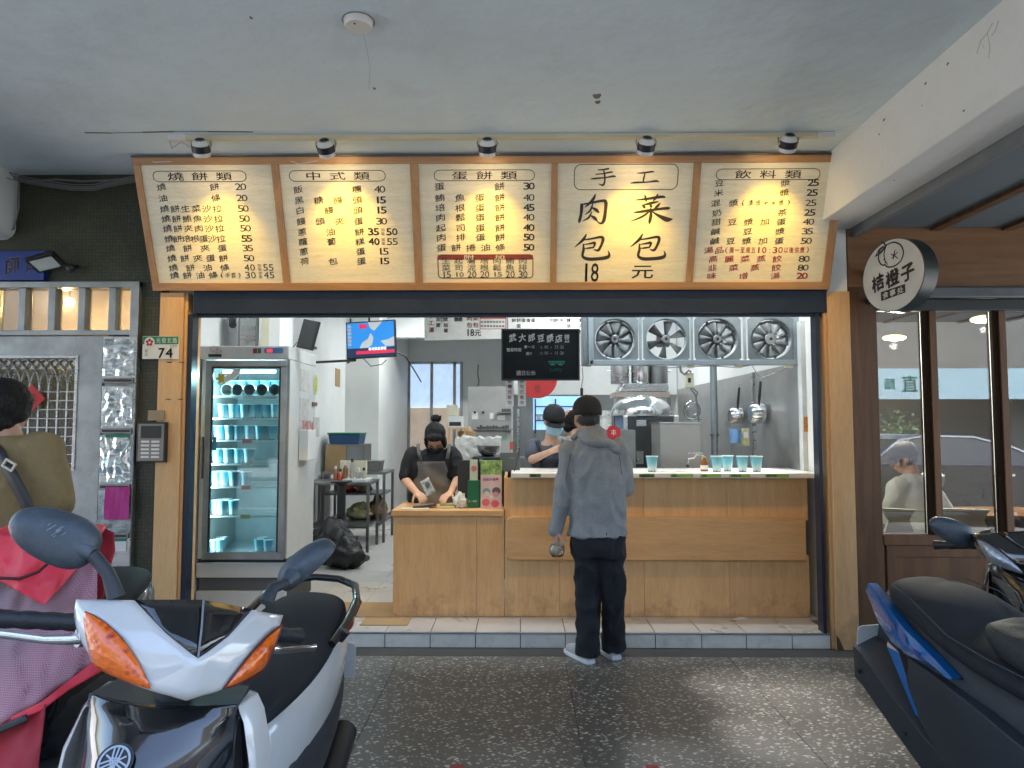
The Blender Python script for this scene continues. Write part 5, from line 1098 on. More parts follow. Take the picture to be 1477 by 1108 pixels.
o, a_, b_, z0_, z1_ = flat('card_reader', 'grey tablet reader on a bent stand above the low counter', 'tablet', 721, 750, 653, 681, YC + .2, mat('tablet_slate', (.07, .09, .11), .4), .02, ('casing',), pz(735, 680, YC + .2))
MB().box(a_ + .06, b_ - .06, YC + .222, YC + .25, zL_, z1_ - .04).box(a_ + .02, b_ - .02, YC + .21, YC + .36, zL_, zL_ + .015).build('stand', M['black'], o)
q = MB(); q.box(a_ + .07, a_ + .11, YC + .1985, YC + .1998, z1_ - .045, z1_ - .038); q.build('maker_mark', M['grey'], o)
m = MB(); m.tube([P(u, v, YC + .08) for u, v in ((750, 645), (744, 675), (737, 690), (735, 705), (727, 716))], .004, 6); tag(m.build('cable', M['black'], None, smooth=60), 'black cable running from the tablet down to the low counter', 'cable')
o = MB().box(px(620, 717, YC + .1), px(580, 720, YC + .1), YC + .02, YC + .12, zL_ + .001, zL_ + .004).build('paper_slip', M['cream']); tag(o, 'beige paper slip at the left edge of the low counter', 'paper slip')
c = (px(613, 715, YC + .14), YC + .14, zL_ + .002); mr = Matrix.Translation(c) @ Matrix.Rotation(.12, 4, 'Z') @ Matrix.Rotation(R(-6), 4, 'Y')
t = thing('wallet', 'open black wallet lying in front of the left worker', 'wallet', c); MB().box(-.09, .09, -.045, .045, .004, .018, mr).build('cover', M['black'], t, bevel=.005); MB().box(-.075, .075, -.035, .035, .0185, .022, mr).build('lining', M['grey'], t)
t = thing('sponge_pad', 'pale yellow sponge pad with a green edge on the low counter', 'sponge', (px(645, 716, YC + .16), YC + .16, zL_)); MB().box(px(634, 716, YC + .16), px(657, 716, YC + .16), YC + .1, YC + .2, zL_ + .001, zL_ + .014).build('pad', mat('sponge', (.55, .5, .3), .8), t, bevel=.004); MB().box(px(636, 716, YC + .16), px(655, 716, YC + .16), YC + .11, YC + .19, zL_ + .0145, zL_ + .022).build('scourer', mat('scour', (.25, .3, .12), .9), t)
# ================================================================ fan bank
FYb = 5.42; zf1, zf0 = pz(1000, 454, FYb), pz(1000, 526, FYb); xf0, xf1 = px(850, 500, FYb), px(1158, 500, FYb)
fanm = mat('fan_grey', (.22, .26, .28), .4, .4, var=.1, dirt=.4, dcol=(.08, .08, .075), dscale=8)
t = thing('fan_rack', 'pale steel rack holding four exhaust fans over the counter', 'rack', ((xf0 + xf1) / 2, FYb, zf0))
MB().box(xf0, xf1, FYb - .03, FYb + .03, zf0 - .006, zf0 + .035).box(xf0, xf1, FYb - .0, FYb + .03, zf1 + .0, zf1 + .06).box(xf0 - .01, xf0 + .03, FYb - .03, FYb + .2, zf0, zf1 + .05).build('frame_rail', mat('rack_blue_grey', (.30, .36, .40), .4, .3, dirt=.25, dcol=(.12, .12, .11)), t, bevel=.004)
MB().box(xf0 - .05, xf0 - .012, FYb - .02, FYb + .16, zf0, zf1 + .05).build('end_plate', fanm, t, bevel=.004)
fu = [887, 961, 1035, 1112]; fz = pz(1000, 489, FYb); fr_ = .158
flabs = ['leftmost exhaust fan with two dark bars and blurred dull blades', 'second exhaust fan from the left with clearly visible slotted blades', 'third exhaust fan from the left with one dark bar', 'rightmost exhaust fan with round grey motor cap']
backg = mat('fan_wall', (.42, .44, .44), .6, var=.2)
for i, u in enumerate(fu):
    x = px(u, 489, FYb); o = thing('exhaust_fan', flabs[i], 'fan', (x, FYb, fz), 'exhaust fans over the counter'); H = .182
    q = MB(); n = 32; inner = []; outer = []
    for k in range(n):
        a = 2 * math.pi * k / n + math.pi / n; cs, sn = math.cos(a), math.sin(a); inner.append((fr_ * cs, fr_ * sn)); mx_ = max(abs(cs), abs(sn)); outer.append((H * cs / mx_, H * sn / mx_))
    vs = [(x + a, FYb - .002, fz + b_) for a, b_ in inner] + [(x + a, FYb - .002, fz + b_) for a, b_ in outer] + [(x + a, FYb + .07, fz + b_) for a, b_ in inner]
    q.add(vs, [(k, (k + 1) % n, (k + 1) % n + n, k + n) for k in range(n)] + [(k + 2 * n, (k + 1) % n + 2 * n, (k + 1) % n, k) for k in range(n)])
    q.build('face_plate', fanm, o); 
    MB().lathe([(fr_, -.006), (fr_ + .004, -.008), (fr_ + .004, .0), (fr_, .002)], (x, FYb - .002, fz), 'y', 40).build('ring', M['alu'], o, smooth=40)
    nb = [9, 6, 10, 10][i]
    for k in range(nb):
        a0 = 2 * math.pi * k / nb + [.2, .35, .1, 0][i]; q = MB(); wdt = [.40, .24, .38, .38][i]
        rings = []
        for rr_ in (.03, .075, .12, .148):
            row = []
            for s_ in (-1, -.33, .33, 1):
                an = a0 + s_ * wdt * (1 if rr_ > .05 else .7); row.append(Vector((x + rr_ * math.cos(an), FYb + .035 + s_ * .016, fz + rr_ * math.sin(an))))
            rings.append(row)
        q.loft(rings, False, False); q.build('blade', M['alu'] if i != 1 else mat('blade_grey', (.16, .17, .17), .5, .3), o, solid=.002, smooth=60)
    MB().cyl((x, FYb + .0, fz), (x, FYb + .06, fz), .045 if i == 3 else .032, n=24).build('hub', M['steeld'] if i != 3 else M['alu'], o, smooth=40, bevel=.004)
    MB().cyl((x, FYb - .004, fz), (x, FYb - .0005, fz), .012, n=12).build('hub_cap', M['black'], o)
    for dx_ in ((-.06, .06) if i in (0, 2, 3) else ()): MB().box(x + dx_ - .008, x + dx_ + .008, FYb + .075, FYb + .09, fz - .17, fz + .17).build('motor_bar', M['black'] if i < 3 else M['steeld'], o)
    MB().box(x - .05, x + .05, FYb + .091, FYb + .16, fz - .05, fz + .05).build('motor', M['steeld'], o, bevel=.01)
MB().box(px(924, 489, FYb) - .008, px(924, 489, FYb) + .008, FYb - .01, FYb + .02, zf0 + .036, zf1).box(px(998, 489, FYb) - .008, px(998, 489, FYb) + .008, FYb - .01, FYb + .02, zf0 + .036, zf1).box(px(1074, 489, FYb) - .006, px(1074, 489, FYb) + .006, FYb - .02, FYb + .02, zf0 + .036, zf1).box(px(1150, 489, FYb) - .03, px(1150, 489, FYb) + .03, FYb - .005, FYb + .02, zf0 + .036, zf1).build('divider', mat('rack_blue_grey', (0, 0, 0)), t)
for u in (996, 1065, 1138): MB().box(px(u - 5, 527, FYb), px(u + 5, 527, FYb), FYb - .02, FYb + .02, zf0 - .026, zf0 - .0065).build('clip', M['cream'], t)
m = MB(); m.tube([P(u, v, FYb + .02) for u, v in ((925, 527), (960, 531), (990, 529), (1030, 528), (1060, 530), (1085, 527), (1092, 540), (1100, 545), (1125, 535), (1140, 529))], .0035, 5); tag(m.build('cable', M['grey'], None, smooth=60), 'thin grey wire looping below the fan rack', 'cable')
t = thing('white_post', 'white painted post at the right end of the serving opening', 'post', (px(1164, 600, YC + .1), YC + .1, zR)); MB().box(px(1156, 600, YC + .15), px(1169, 600, YC + .15), YC + .13, YC + .2, zR + .039, 2.3).build('post', mat('post_white', (.55, .58, .58), .4, dirt=.3, dcol=(.3, .3, .3)), t, bevel=.003)
MB().box(px(1160, 612, YC + .12), px(1168, 612, YC + .12), YC + .124, YC + .129, pz(0, 623, YC), pz(0, 601, YC)).build('orange_sticker', mat('orange_st', (.4, .16, .02), .5, var=.5, ns=40), t)
# ================================================================ kitchen steelwork at right
XR = 2.188
t = thing('steel_splashback', 'dull steel sheet lining the right kitchen wall', 'splashback', (XR, 7, ZS))
zq = 1.99
shm = mat('sheet_steel', (.36, .36, .35), .38, .55, var=.12, ns=3, bump=.05, bs=30, rv=.14, dirt=.5, dcol=(.2, .19, .17))
MB().box(XR - .006, XR, 5.4, 7.2, ZS, zq).build('sheet', shm, t); MB().box(XR - .006, XR, 7.203, 9.0, ZS, zq).build('sheet', shm, t); MB().box(XR - .006, XR, 9.003, 9.58, ZS, zq).build('sheet', shm, t)
p1 = PX(1086, 560, XR - .02); MB().box(XR - .03, XR - .006, p1.y - .02, p1.y + .02, ZS + .9, zq).build('joint_strip', M['steel'], t)
def cylv(name, label, cat, u, Y, v0, v1, r_, mt, part='tube'):
    x = px(u, 600, Y); o = thing(name, label, cat, (x, Y, ZS)); MB().cyl((x, Y, ZS if v1 is None else pz(u, v1, Y)), (x, Y, pz(u, v0, Y)), r_, n=18).build(part, mt, o, smooth=40); return o
o = cylv('gas_pipe', 'thick grey vertical pipe behind the row of cups', 'pipe', 1030, 6.4, 470, None, .032, fanm)
x = px(1030, 600, 6.4); MB().cyl((x, 6.4, 1.4), (x, 6.4, 1.42), .042).build('pipe_clamp', M['steeld'], o)
# pans hanging
for i, (u, v, Y, r_, lab) in enumerate(((1074, 600, 6.75, .075, 'smaller steel saucepan hanging by its black handle'), (1103, 597, 6.15, .085, 'larger steel saucepan hanging on the right wall by its black handle'))):
    c = P(u, v, Y); c.x = min(c.x, XR - .03); o = thing('saucepan', lab, 'saucepan', c, 'saucepans hanging on the steel wall')
    mr = Matrix.Rotation(R(-75), 3, 'Z')
    q = MB(); q.lathe([(0, .0), (r_ * .8, .0), (r_, .025), (r_ * 1.02, .11), (r_ * 1.07, .112), (r_ * .99, .108), (r_ * .96, .03), (0, .01)], (c.x - .12, c.y, c.z), 'x', 28); q.build('pan_body', M['steelb'], o, smooth=40)
    top = c + Vector((-.02, 0, r_ + .2)); MB().tube([c + Vector((-.04, 0, r_ * 1.0)), c + Vector((-.035, 0, r_ + .06)), top], [.009, .014, .011], 8).build('handle', M['black'], o, smooth=60)
    MB().tube([top, top + Vector((.0, 0, .03)), top + Vector((.025, 0, .04))], .003, 5).build('hook', M['steel'], o)
t = thing('plastic_cups', 'pink clear plastic beaker hung on the steel wall', 'beaker', P(1048, 627, 6.4))
def beaker(o, u, v, Y, mt, w_=.05, h_=.12):
    c = P(u, v, Y); MB().lathe([(0, -h_ / 2), (w_ * .8, -h_ / 2), (w_, h_ / 2), (w_ * .93, h_ / 2), (w_ * .74, -h_ / 2 + .01), (0, -h_ / 2 + .01)], c, n=20).build('beaker_body', mt, o, smooth=40); MB().tube([c + Vector((w_ * .9, 0, .03)), c + Vector((w_ * 1.5, 0, .01)), c + Vector((w_ * .9, 0, -.03))], .004, 6).build('handle', mt, o)
t.name = 'beaker'; beaker(t, 1048, 625, 6.2, mat('pink_plastic', (.5, .28, .32), .4))
t = thing('beaker', 'blue measuring jug hung beside the pink beaker', 'beaker', P(1060, 628, 6.1)); beaker(t, 1060, 629, 6.1, mat('blue_plastic', (.15, .32, .6), .4))
t = thing('glove_pack', 'pale yellow glove packet hanging beside the blue jug', 'packet', P(1076, 630, 6.1)); c = P(1076, 630, 6.1); MB().box(c.x - .03, c.x + .03, c.y, c.y + .02, c.z - .08, c.z + .07, None).build('packet', mat('pale_yellow', (.5, .5, .25), .6, var=.3, ns=30), t, bevel=.005); MB().box(c.x - .02, c.x + .02, c.y - .002, c.y - .0005, c.z - .01, c.z + .04).build('printed_label', M['paper'], t)
# grill hood and pots
HY = 6.9; xh0, xh1 = px(885, 590, HY), px(975, 590, HY); zh0, zh1 = pz(930, 600, HY), pz(930, 573, HY)
t = thing('steamer_cabinet', 'dark steel steamer cabinet behind the counter', 'cabinet', ((xh0 + xh1) / 2, HY, ZS))
MB().box(px(899, 640, HY - .1), px(980, 640, HY - .1), HY - .1, HY + .5, ZS, zh0 - .0).build('body', mat('dark_oven', (.055, .058, .06), .3, .5, var=.2, dirt=.4, dcol=(.12, .11, .1)), t, bevel=.006)
MB().box(px(899, 640, HY - .1), px(905, 640, HY - .1), HY - .125, HY - .101, 1.0, zh0).box(px(972, 640, HY - .1), px(979, 640, HY - .1), HY - .125, HY - .101, 1.0, zh0).build('edge_strip', M['steel'], t, bevel=.003)
MB().box(px(918, 615, HY - .1), px(932, 615, HY - .1), HY - .108, HY - .101, pz(0, 615, HY), pz(0, 606, HY)).box(px(918, 660, HY - .1), px(928, 660, HY - .1), HY - .108, HY - .101, pz(0, 668, HY), pz(0, 650, HY)).build('label_plate', M['steel'], t)
MB().tube([P(905, 636, HY - .13), P(905, 650, HY - .15), P(909, 652, HY - .15)], .012, 8).build('latch', M['black'], t)
t = thing('dome_lid', 'large polished steel dome lid on the steamer', 'lid', ((xh0 + xh1) / 2, HY + .1, zh0)); rad = (xh1 - xh0) / 2; hh = zh1 - zh0 + .03
MB().lathe([(rad * math.cos(a_ * math.pi / 20), .003 + (hh) * math.sin(a_ * math.pi / 20) ** .8) for a_ in range(0, 11)], ((xh0 + xh1) / 2, HY + .2, zh0), n=40).build('dome', M['steelb'], t, smooth=60)
MB().lathe([(rad, 0), (rad + .012, 0), (rad + .012, .012), (rad, .012)], ((xh0 + xh1) / 2, HY + .2, zh0), n=40).build('rim', M['steel'], t, smooth=40)
zz2 = zh1 + .04
t = thing('steel_tray', 'shallow steel tray stacked above the dome lid', 'tray', (px(930, 560, HY), HY, zz2)); SY = HY + .5
MB().box(px(887, 560, SY), px(966, 560, SY), SY, SY + .4, pz(0, 573, SY), pz(0, 566, SY)).build('shelf_plate', mat('pinkish_board', (.45, .38, .34), .6), t)
MB().prism([(px(892, 560, SY), pz(0, 566, SY) + .001), (px(965, 560, SY), pz(0, 566, SY) + .001), (px(965, 560, SY), pz(0, 554, SY)), (px(900, 560, SY), pz(0, 553, SY))], SY + .02, SY + .38).build('tray', M['steel'], t, bevel=.01)
MB().box(px(885, 560, SY), px(889, 560, SY), SY + .0, SY + .03, ZS, pz(0, 574, SY)).box(px(963, 560, SY), px(967, 560, SY), SY + .0, SY + .03, ZS, pz(0, 574, SY)).build('leg', M['steeld'], t)
zp = pz(0, 553, SY)
for i, (u, r_, h_, lab) in enumerate(((894, .10, .2, 'steel stock pot at the left of the pot shelf'), (924, .105, .22, 'tall bright steel pot in the middle of the pot shelf'), (950, .1, .2, 'dark dented steel pot at the right of the pot shelf'))):
    c = (px(u, 550, SY + .2), SY + .2, zp + .002); o = thing('stock_pot', lab, 'pot', c, 'steel pots stacked under the fans')
    MB().lathe([(0, 0), (r_ * .95, 0), (r_, .015), (r_, h_), (r_ * 1.05, h_ + .005), (r_ * .97, h_ + .005), (r_ * .95, .02), (0, .02)], c, n=28).build('pot_body', [M['steel'], M['steelb'], M['steeld']][i], o, smooth=40)
    for s_ in (-1, 1): MB().tube([(c[0] + s_ * r_, c[1] - .03, c[2] + h_ * .7), (c[0] + s_ * (r_ + .03), c[1] - .02, c[2] + h_ * .7), (c[0] + s_ * (r_ + .03), c[1] + .02, c[2] + h_ * .7), (c[0] + s_ * r_, c[1] + .03, c[2] + h_ * .7)], .005, 6).build('handle', M['steel'], o)
t = thing('flue_box', 'cream gas switch box with a curved hose on the kitchen wall', 'switch box', P(995, 548, 7.4)); c = P(995, 548, 7.4)
MB().box(c.x - .045, c.x + .045, c.y, c.y + .06, c.z - .08, c.z + .08).build('box', M['cream'], t, bevel=.005); MB().box(c.x - .02, c.x + .01, c.y - .006, c.y - .001, c.z - .03, c.z + .02).build('switch', M['black'], t)
MB().tube([P(u, v, 7.38) for u, v in ((981, 528), (982, 536), (987, 540), (993, 534), (997, 537))], .014, 8).tube([P(u, v, 7.38) for u, v in ((996, 560), (1003, 570), (1006, 585), (1008, 610), (1007, 640))], .01, 8).tube([P(u, v, 7.38) for u, v in ((999, 560), (1006, 566), (1003, 578), (1007, 588))], .008, 8).build('hose', M['grey'], t, smooth=60)
t = thing('glass_cover', 'clear round cover leaning in the corner behind the grey panel', 'cover', P(998, 590, 7.8)); c = P(998, 592, 7.8); MB().ell(c, (.1, .05, .11), None, 20, 12).build('dome', glass('clear_cover', (.75, .78, .78), .08), t, smooth=180); MB().lathe([(.098, -.11), (.105, -.11), (.105, -.1), (.098, -.1)], c, n=24).build('rim', M['steel'], t)
YP = 6.0; o, a_, b_, z0_, z1_ = flat('water_boiler', 'plain grey metal water boiler cabinet behind the cups and crank tap', 'boiler', 953, 1011, 611, 690, YP, mat('panel_steel', (.30, .30, .29), .5, .2, var=.05), .4, ('panel',), ZS)
MB().box(a_ - .004, b_ + .004, YP - .004, YP + .41, z1_ + .0005, z1_ + .012).build('lid', M['steel'], o)
t = thing('crank_tap', 'steel crank tap handle standing over the counter beside the bottle', 'tap', (px(1003, 688, 5.4), 5.4, zt2))
MB().tube([P(u, v, 5.4) for u, v in ((1013, 687), (1013, 657), (1004, 656), (1001, 661), (993, 662), (992, 670))], [.007, .007, .007, .007, .007, .01], 8).box(px(993, 652, 5.4), px(1013, 652, 5.4), 5.395, 5.405, pz(0, 654, 5.4), pz(0, 652, 5.4)).build('tap_body', M['steel'], t, smooth=40); c = P(992, 672, 5.4); MB().ell(c, (.013, .013, .013)).build('knob', M['black'], t, smooth=180)
# stack of white cups, red fan sign
c = Vector((px(874, 640, 6.3), 6.3, 0)); t = thing('cup_stack', 'inverted stack of white paper cups by the steamer', 'cup stack', (c.x, 6.3, pz(0, 625, 6.3)))
for k in range(5): z = pz(0, 620, 6.3) + k * .032; MB().lathe([(.055, z), (.056, z + .006), (.053, z + .006), (.05, z + .045), (0, z + .045)], (c.x, 6.3, 0), n=20).build('cup', M['white'] if k < 3 else mat('printed_cup', (.5, .5, .5), .5, var=.6, ns=60), t, smooth=40)
MB().box(c.x - .1, c.x + .25, 6.2, 6.5, ZS, pz(0, 620, 6.3) - .001).build('stand_box', M['steeld'], t)
c = P(885, 624, 6.15); t = thing('red_paper_fan', 'red round paper fan with a white character beside the steamer', 'fan', c); q = MB(); q.lathe([(0, -.003), (.062, -.003), (.062, .003), (0, .003)], c, 'y', 24); q.build('disc', mat('fan_red', (.4, .015, .02), .5), t); MB().cyl(c + Vector((.03, 0, -.05)), c + Vector((.09, 0, -.15)), .008).build('handle', mat('fan_red', (0, 0, 0)), t)
q = MB(); put(q, '丰', lambda x, y: Vector((c.x + x, c.y - .004, c.z + y)), 0, 0, .05, .055); q.build('lettering', M['white'], t)
# back counter opening with blue light behind worker 2
bw = 9.6; t = thing('back_hatch', 'pass-through hatch with bluish light and dark shelves behind the masked worker', 'hatch', P(810, 600, bw))
MB().box(px(740, 600, bw), px(905, 600, bw), bw, bw + .05, ZS, pz(0, 570, bw)).build('lower_wall', mat('hatch_grey', (.16, .17, .17), .4, .3), t)
MB().box(px(740, 600, bw - .01), 2.18, bw - .01, bw + .05, pz(0, 570, bw) + .001, ZC - .0).build('upper_wall', M['inner'], t)
MB().box(px(769, 590, bw), px(842, 590, bw), bw - .015, bw - .002, pz(0, 620, bw), pz(0, 572, bw)).build('bright_pane', mat('pane_blue2', (.3, .5, .8), .3, emit=(.25, .5, .85), es=.14), t)
m = MB()
for v in (586, 598, 606): m.box(px(771, 590, bw), px(842, 590, bw), bw - .05, bw - .016, pz(0, v + 1.5, bw), pz(0, v, bw))
for u in (771, 800, 840): m.box(px(u, 590, bw), px(u + 2, 590, bw), bw - .05, bw - .016, pz(0, 625, bw), pz(0, 576, bw))
m.build('shelf_bars', M['black'], t)
m = MB(); r8 = random.Random(4)
for k in range(9): x = px(774 + k * 7.5, 605, bw); m.box(x, x + .055, bw - .09, bw - .052, pz(0, 606, bw) + .002, pz(0, 606, bw) + .05 + r8.random() * .07)
m.build('stacked_tubs', M['steel'], t)
t = thing('prep_table', 'steel prep table along the kitchen wall behind the serving counter', 'table', (1.6, 6.5, ZS)); MB().box(.95, 2.17, 5.85, 5.98, 1.0, 1.03).build('table_top', M['steel'], t, bevel=.003)
for x in (1.0, 2.1): MB().box(x - .015, x + .015, 5.88, 5.91, ZS, 1.0).build('leg', M['steeld'], t)
m = MB(); m.tube([P(u, v, 5.6) for u, v in ((840, 530), (841, 545), (839, 556), (839, 570))], .003, 5); m.cyl(P(839, 560, 5.6), P(839, 571, 5.6), .012, n=8); tag(m.build('pull_cord', M['black']), 'black pull cord with a plug hanging right of the chalkboard', 'cord')
m = MB(); m.tube([P(u, v, 12.0) for u, v in ((690, 526), (689, 540), (691, 550), (689, 558))], .012, 5); tag(m.build('hanging_chain', M['grey']), 'dark chain hanging on the back wall above the grey cabinet', 'chain')
# ================================================================ shop ceiling lamps (tubes whose glow shows on the steel dome)
for i, (x, y) in enumerate(((-1.0, 5.22), (.9, 5.22), (-.9, 9.4), (.9, 8.0))):
    o = thing('tube_lamp', ['fluorescent tube lamp on the shop ceiling over the till', 'fluorescent tube lamp on the shop ceiling over the steamer', 'fluorescent tube lamp at the back left of the shop ceiling', 'fluorescent tube lamp at the back right of the shop ceiling'][i], 'lamp', (x, y, ZC), 'ceiling tube lamps')
    MB().box(x - .62, x + .62, y - .07, y + .07, ZC - .05, ZC - .001).build('fitting', M['white'], o, bevel=.004)
    for s_ in (-.035, .035): MB().cyl((x - .58, y + s_, ZC - .07), (x + .58, y + s_, ZC - .07), .015, n=10).build('tube', emis('tube_glow', (.93, .98, 1), 2.5), o, smooth=60)
    l = bpy.data.lights.new('tube_light', 'AREA'); l.shape = 'RECTANGLE'; l.size = 1.2; l.size_y = .12; l.energy = [2.9, 2.9, 5.6, 5.6][i]; l.color = (.93, .98, 1)
    lo = bpy.data.objects.new('tube_light', l); C.objects.link(lo); lo.location = (x, y, ZC - .1)
# ================================================================ brown shopfront at right
XB0 = x1r + .002
t = thing('brown_shopfront', 'dark brown timber shopfront with tall glass panes and a grey shutter box', 'shopfront', (4, YW, 0))
zf = 2.87; za = pz(1400, 415, YW); zg1 = pz(1400, 449, YW); zg0 = pz(1400, 771, YW)
xc = px(1272, 700, YW - .02)
MB().box(XB0, xc, YW - .02, YW + .12, 0, za - .0).build('corner_board', M['brownz'], t, bevel=.003)
xq = XB0 + .17
MB().box(XB0, 6.4, YW - .015, YW + .1, za + .001, zf).build('fascia_board', M['brownx'], t, bevel=.003)
zs_ = (za + zg1) / 2
MB().box(xc + .001, 6.4, YW - .06, YW + .02, zs_, za - .001).build('shutter_box', mat('shutter_grey', (.13, .14, .15), .4, .5), t, bevel=.012)
MB().box(xc + .001, 6.4, YW - .03, YW + .03, zg1, zs_ - .001).build('shutter_box', mat('shutter_dark', (.05, .055, .06), .4, .5), t, bevel=.008)
mull = [(1337, 1355), (1438, 1456), (1540, 1558), (1640, 1658), (1740, 1758)]
gx = [xc] ; 
for u0, u1 in mull:
    a_, b_ = px(u0, 640, YW), px(u1, 640, YW); MB().box(a_, a_ + (b_ - a_) * .45, YW - .002, YW + .06, zg0, zg1).build('mullion', mat('mullion_dark', (.03, .018, .012), .85, spec=.1), t, bevel=.002); MB().box(a_ + (b_ - a_) * .46, b_, YW - .015, YW + .06, zg0, zg1).build('mullion', M['brownd'], t, bevel=.002); gx += [a_, b_]
gx.append(6.4)
gl = glass('shop_glass', (.86, .90, .92), .09)
for i in range(0, len(gx), 2): MB().box(gx[i] + .001, gx[i + 1] - .001, YW + .028, YW + .034, zg0, zg1).build('pane', gl, t)
MB().box(xc + .001, 6.4, YW - .03, YW + .07, zg0 - .07, zg0 - .001).build('sill', M['brownd'], t, bevel=.003)
MB().box(xc + .001, 6.4, YW + .0, YW + .06, .0, zg0 - .071).build('base_wall', M['brownz'], t)
for i in range(5):
    x0 = xc + .02 + i * .76; MB().box(x0, x0 + .06, YW - .02, YW - .0005, .05, zg0 - .072).build('stile', M['brownd'], t, bevel=.003); MB().box(x0 + .0605, x0 + .7, YW - .02, YW - .0005, zg0 - .15, zg0 - .0725).build('rail', M['brownd'], t, bevel=.003); MB().box(x0 + .0605, x0 + .7, YW - .008, YW - .0002, .1, zg0 - .1505).build('panel', M['brownd'], t)
# dining room behind
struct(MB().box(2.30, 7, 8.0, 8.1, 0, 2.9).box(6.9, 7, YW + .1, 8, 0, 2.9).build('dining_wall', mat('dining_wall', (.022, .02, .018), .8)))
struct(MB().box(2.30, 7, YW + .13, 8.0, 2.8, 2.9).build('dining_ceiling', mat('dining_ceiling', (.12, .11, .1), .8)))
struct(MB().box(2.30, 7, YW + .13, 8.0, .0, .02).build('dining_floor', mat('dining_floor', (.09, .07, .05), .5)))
chm = mat('chair_mint', (.50, .53, .42), .45)
def din_chair(u0, u1, Y, lab):
    a_, b_ = px(u0, 750, Y), px(u1, 750, Y); z0_, z1_ = pz(1300, 768, Y), pz(1300, 733, Y); c = (a_ + b_) / 2; w_ = (b_ - a_) / 2
    o = thing('dining_chair', lab, 'chair', (c, Y, .02), 'pale chairs behind the brown shopfront glass'); zseat = .46
    pol = [(a_, z1_), (b_, z1_ - .01), (b_ - .03, z1_ - .05), (b_ - .05, (z0_ + z1_) / 2), (b_ - .02, z0_ + .0), (a_ + .02, z0_), (a_ + .05, (z0_ + z1_) / 2), (a_ + .02, z1_ - .05)]
    MB().prism(pol, Y, Y + .025).build('backrest', chm, o, bevel=.004); MB().box(a_ + .02, b_ - .02, Y + .03, Y + .42, zseat, zseat + .03).build('seat', chm, o, bevel=.008)
    for x in (a_ + .04, b_ - .04):
        MB().cyl((x, Y + .03, .02), (x, Y + .012, z0_ + .03), .012, n=8).build('leg', chm, o); MB().cyl((x, Y + .38, .02), (x, Y + .36, zseat), .012, n=8).build('leg', chm, o)
din_chair(1272, 1322, 5.25, 'pale mint wooden chair at the left pane behind the seated diner'); din_chair(1352, 1430, 5.35, 'pale mint wooden chair seen through the second glass pane')
o = thing('dining_table', 'dark dining table inside the brown shop', 'table', (3.8, 6.2, .02)); MB().box(3.3, 4.6, 5.85, 6.5, .72, .75).build('table_top', M['brownx'], o, bevel=.004)
for x in (3.35, 4.55):
    for y in (5.9, 6.45): MB().cyl((x, y, .02), (x, y, .72), .02, n=8).build('leg', M['brownz'], o)
c = P(1290, 484, 5.9); o = thing('pendant_and_fill_lamp', 'glowing yellow pendant lamp seen behind the shop glass', 'lamp', c)
c = P(1290, 487, 5.9); MB().ell(c, (.10, .06, .025)).build('shade', emis('pendant_glow', (1, .78, .35), .35), o, smooth=180); MB().cyl(c, (c.x, c.y, 2.8), .004, n=5).build('cord', M['black'], o)
# projecting round sign
c0 = P(1287, 397, 4.40); mr = Matrix.Translation(c0) @ Matrix.Rotation(R(-70), 4, 'Z')
t = thing('round_shop_sign', 'round white projecting sign with orange fruit drawing and black lettering', 'sign', c0); rs = .235
q = MB(); q.lathe([(0, .0), (rs, 0), (rs, .11), (0, .11)], n=56, ax='y', M=mr.to_3x3()); 
o = q.build('drum', mat('sign_drum', (.018, .03, .032), .35), t, smooth=40); 
for v in o.data.vertices: v.co += c0
rs2 = rs - .006; f = lambda d: (lambda x, y: mr @ Vector((x, -d, y)))
q = MB(); disc(q, f(.001), 0, 0, rs2, n=56); q.build('face', mat('sign_face', (.55, .57, .56), .4), t)
q = MB(); g = f(.0025); k = .235 / 95
ST = lambda *a: stroke(q, [(x * k, y * k, w_ * k) for x, y, w_ in a], g, 6)
ST((-18, 30, 3), (-32, 35, 4), (-40, 52, 4), (-36, 72, 4), (-22, 80, 3)); ST((-14, 82, 3), (8, 84, 4), (28, 72, 4), (36, 52, 4), (28, 32, 4), (8, 22, 4), (-12, 24, 4), (-22, 34, 3)); ST((-14, 82, 3), (-22, 62, 3), (-20, 44, 3), (-12, 30, 2))
ST((-52, 60, 2), (-34, 66, 6), (-18, 78, 5), (-12, 84, 3)); ST((-16, 80, 3), (-22, 90, 5), (-30, 94, 3)); ST((-50, 60, 2), (-36, 76, 4), (-20, 82, 2))
ST((12, 64, 2), (8, 52, 4), (6, 40, 2)); ST((-2, 56, 2), (8, 50, 3), (20, 56, 2)); ST((0, 42, 2), (9, 48, 3), (20, 38, 2)); ST((-24, 44, 4), (-22, 46, 4)); ST((-20, 36, 4), (-18, 38, 4))
for ch, x, y, w_ in (('桔', -45, -4, 38), ('橙', 0, 0, 40), ('子', 45, 6, 40)): put(q, ch, g, x * k, (y - 8) * k, w_ * k, 42 * k, .1, .07)
q.poly([g(x * k, y * k) for x, y in ((-36, -62), (38, -52), (38, -30), (-36, -38))])
q.build('sign_lettering', M['ink'], t)
q = MB(); g = f(.0035)
for ch, x in (('食', -22), ('事', 0), ('处', 23)): put(q, ch, g, x * k, (-46 + x * .1) * k, 18 * k, 16 * k, .1, .05)
q.build('sub_lettering', mat('sign_face', (0, 0, 0)), t)
for z in (c0.z + .08, c0.z - .1): MB().cyl((c0.x + .05, c0.y + rs * .85, z), (c0.x + .03, YW - .02, z), .016).build('arm', M['black'], t); MB().lathe([(0, -.02), (.03, -.02), (.03, 0)], (c0.x + .03, YW - .021, z), 'y', 14).build('mount_plate', M['black'], t)
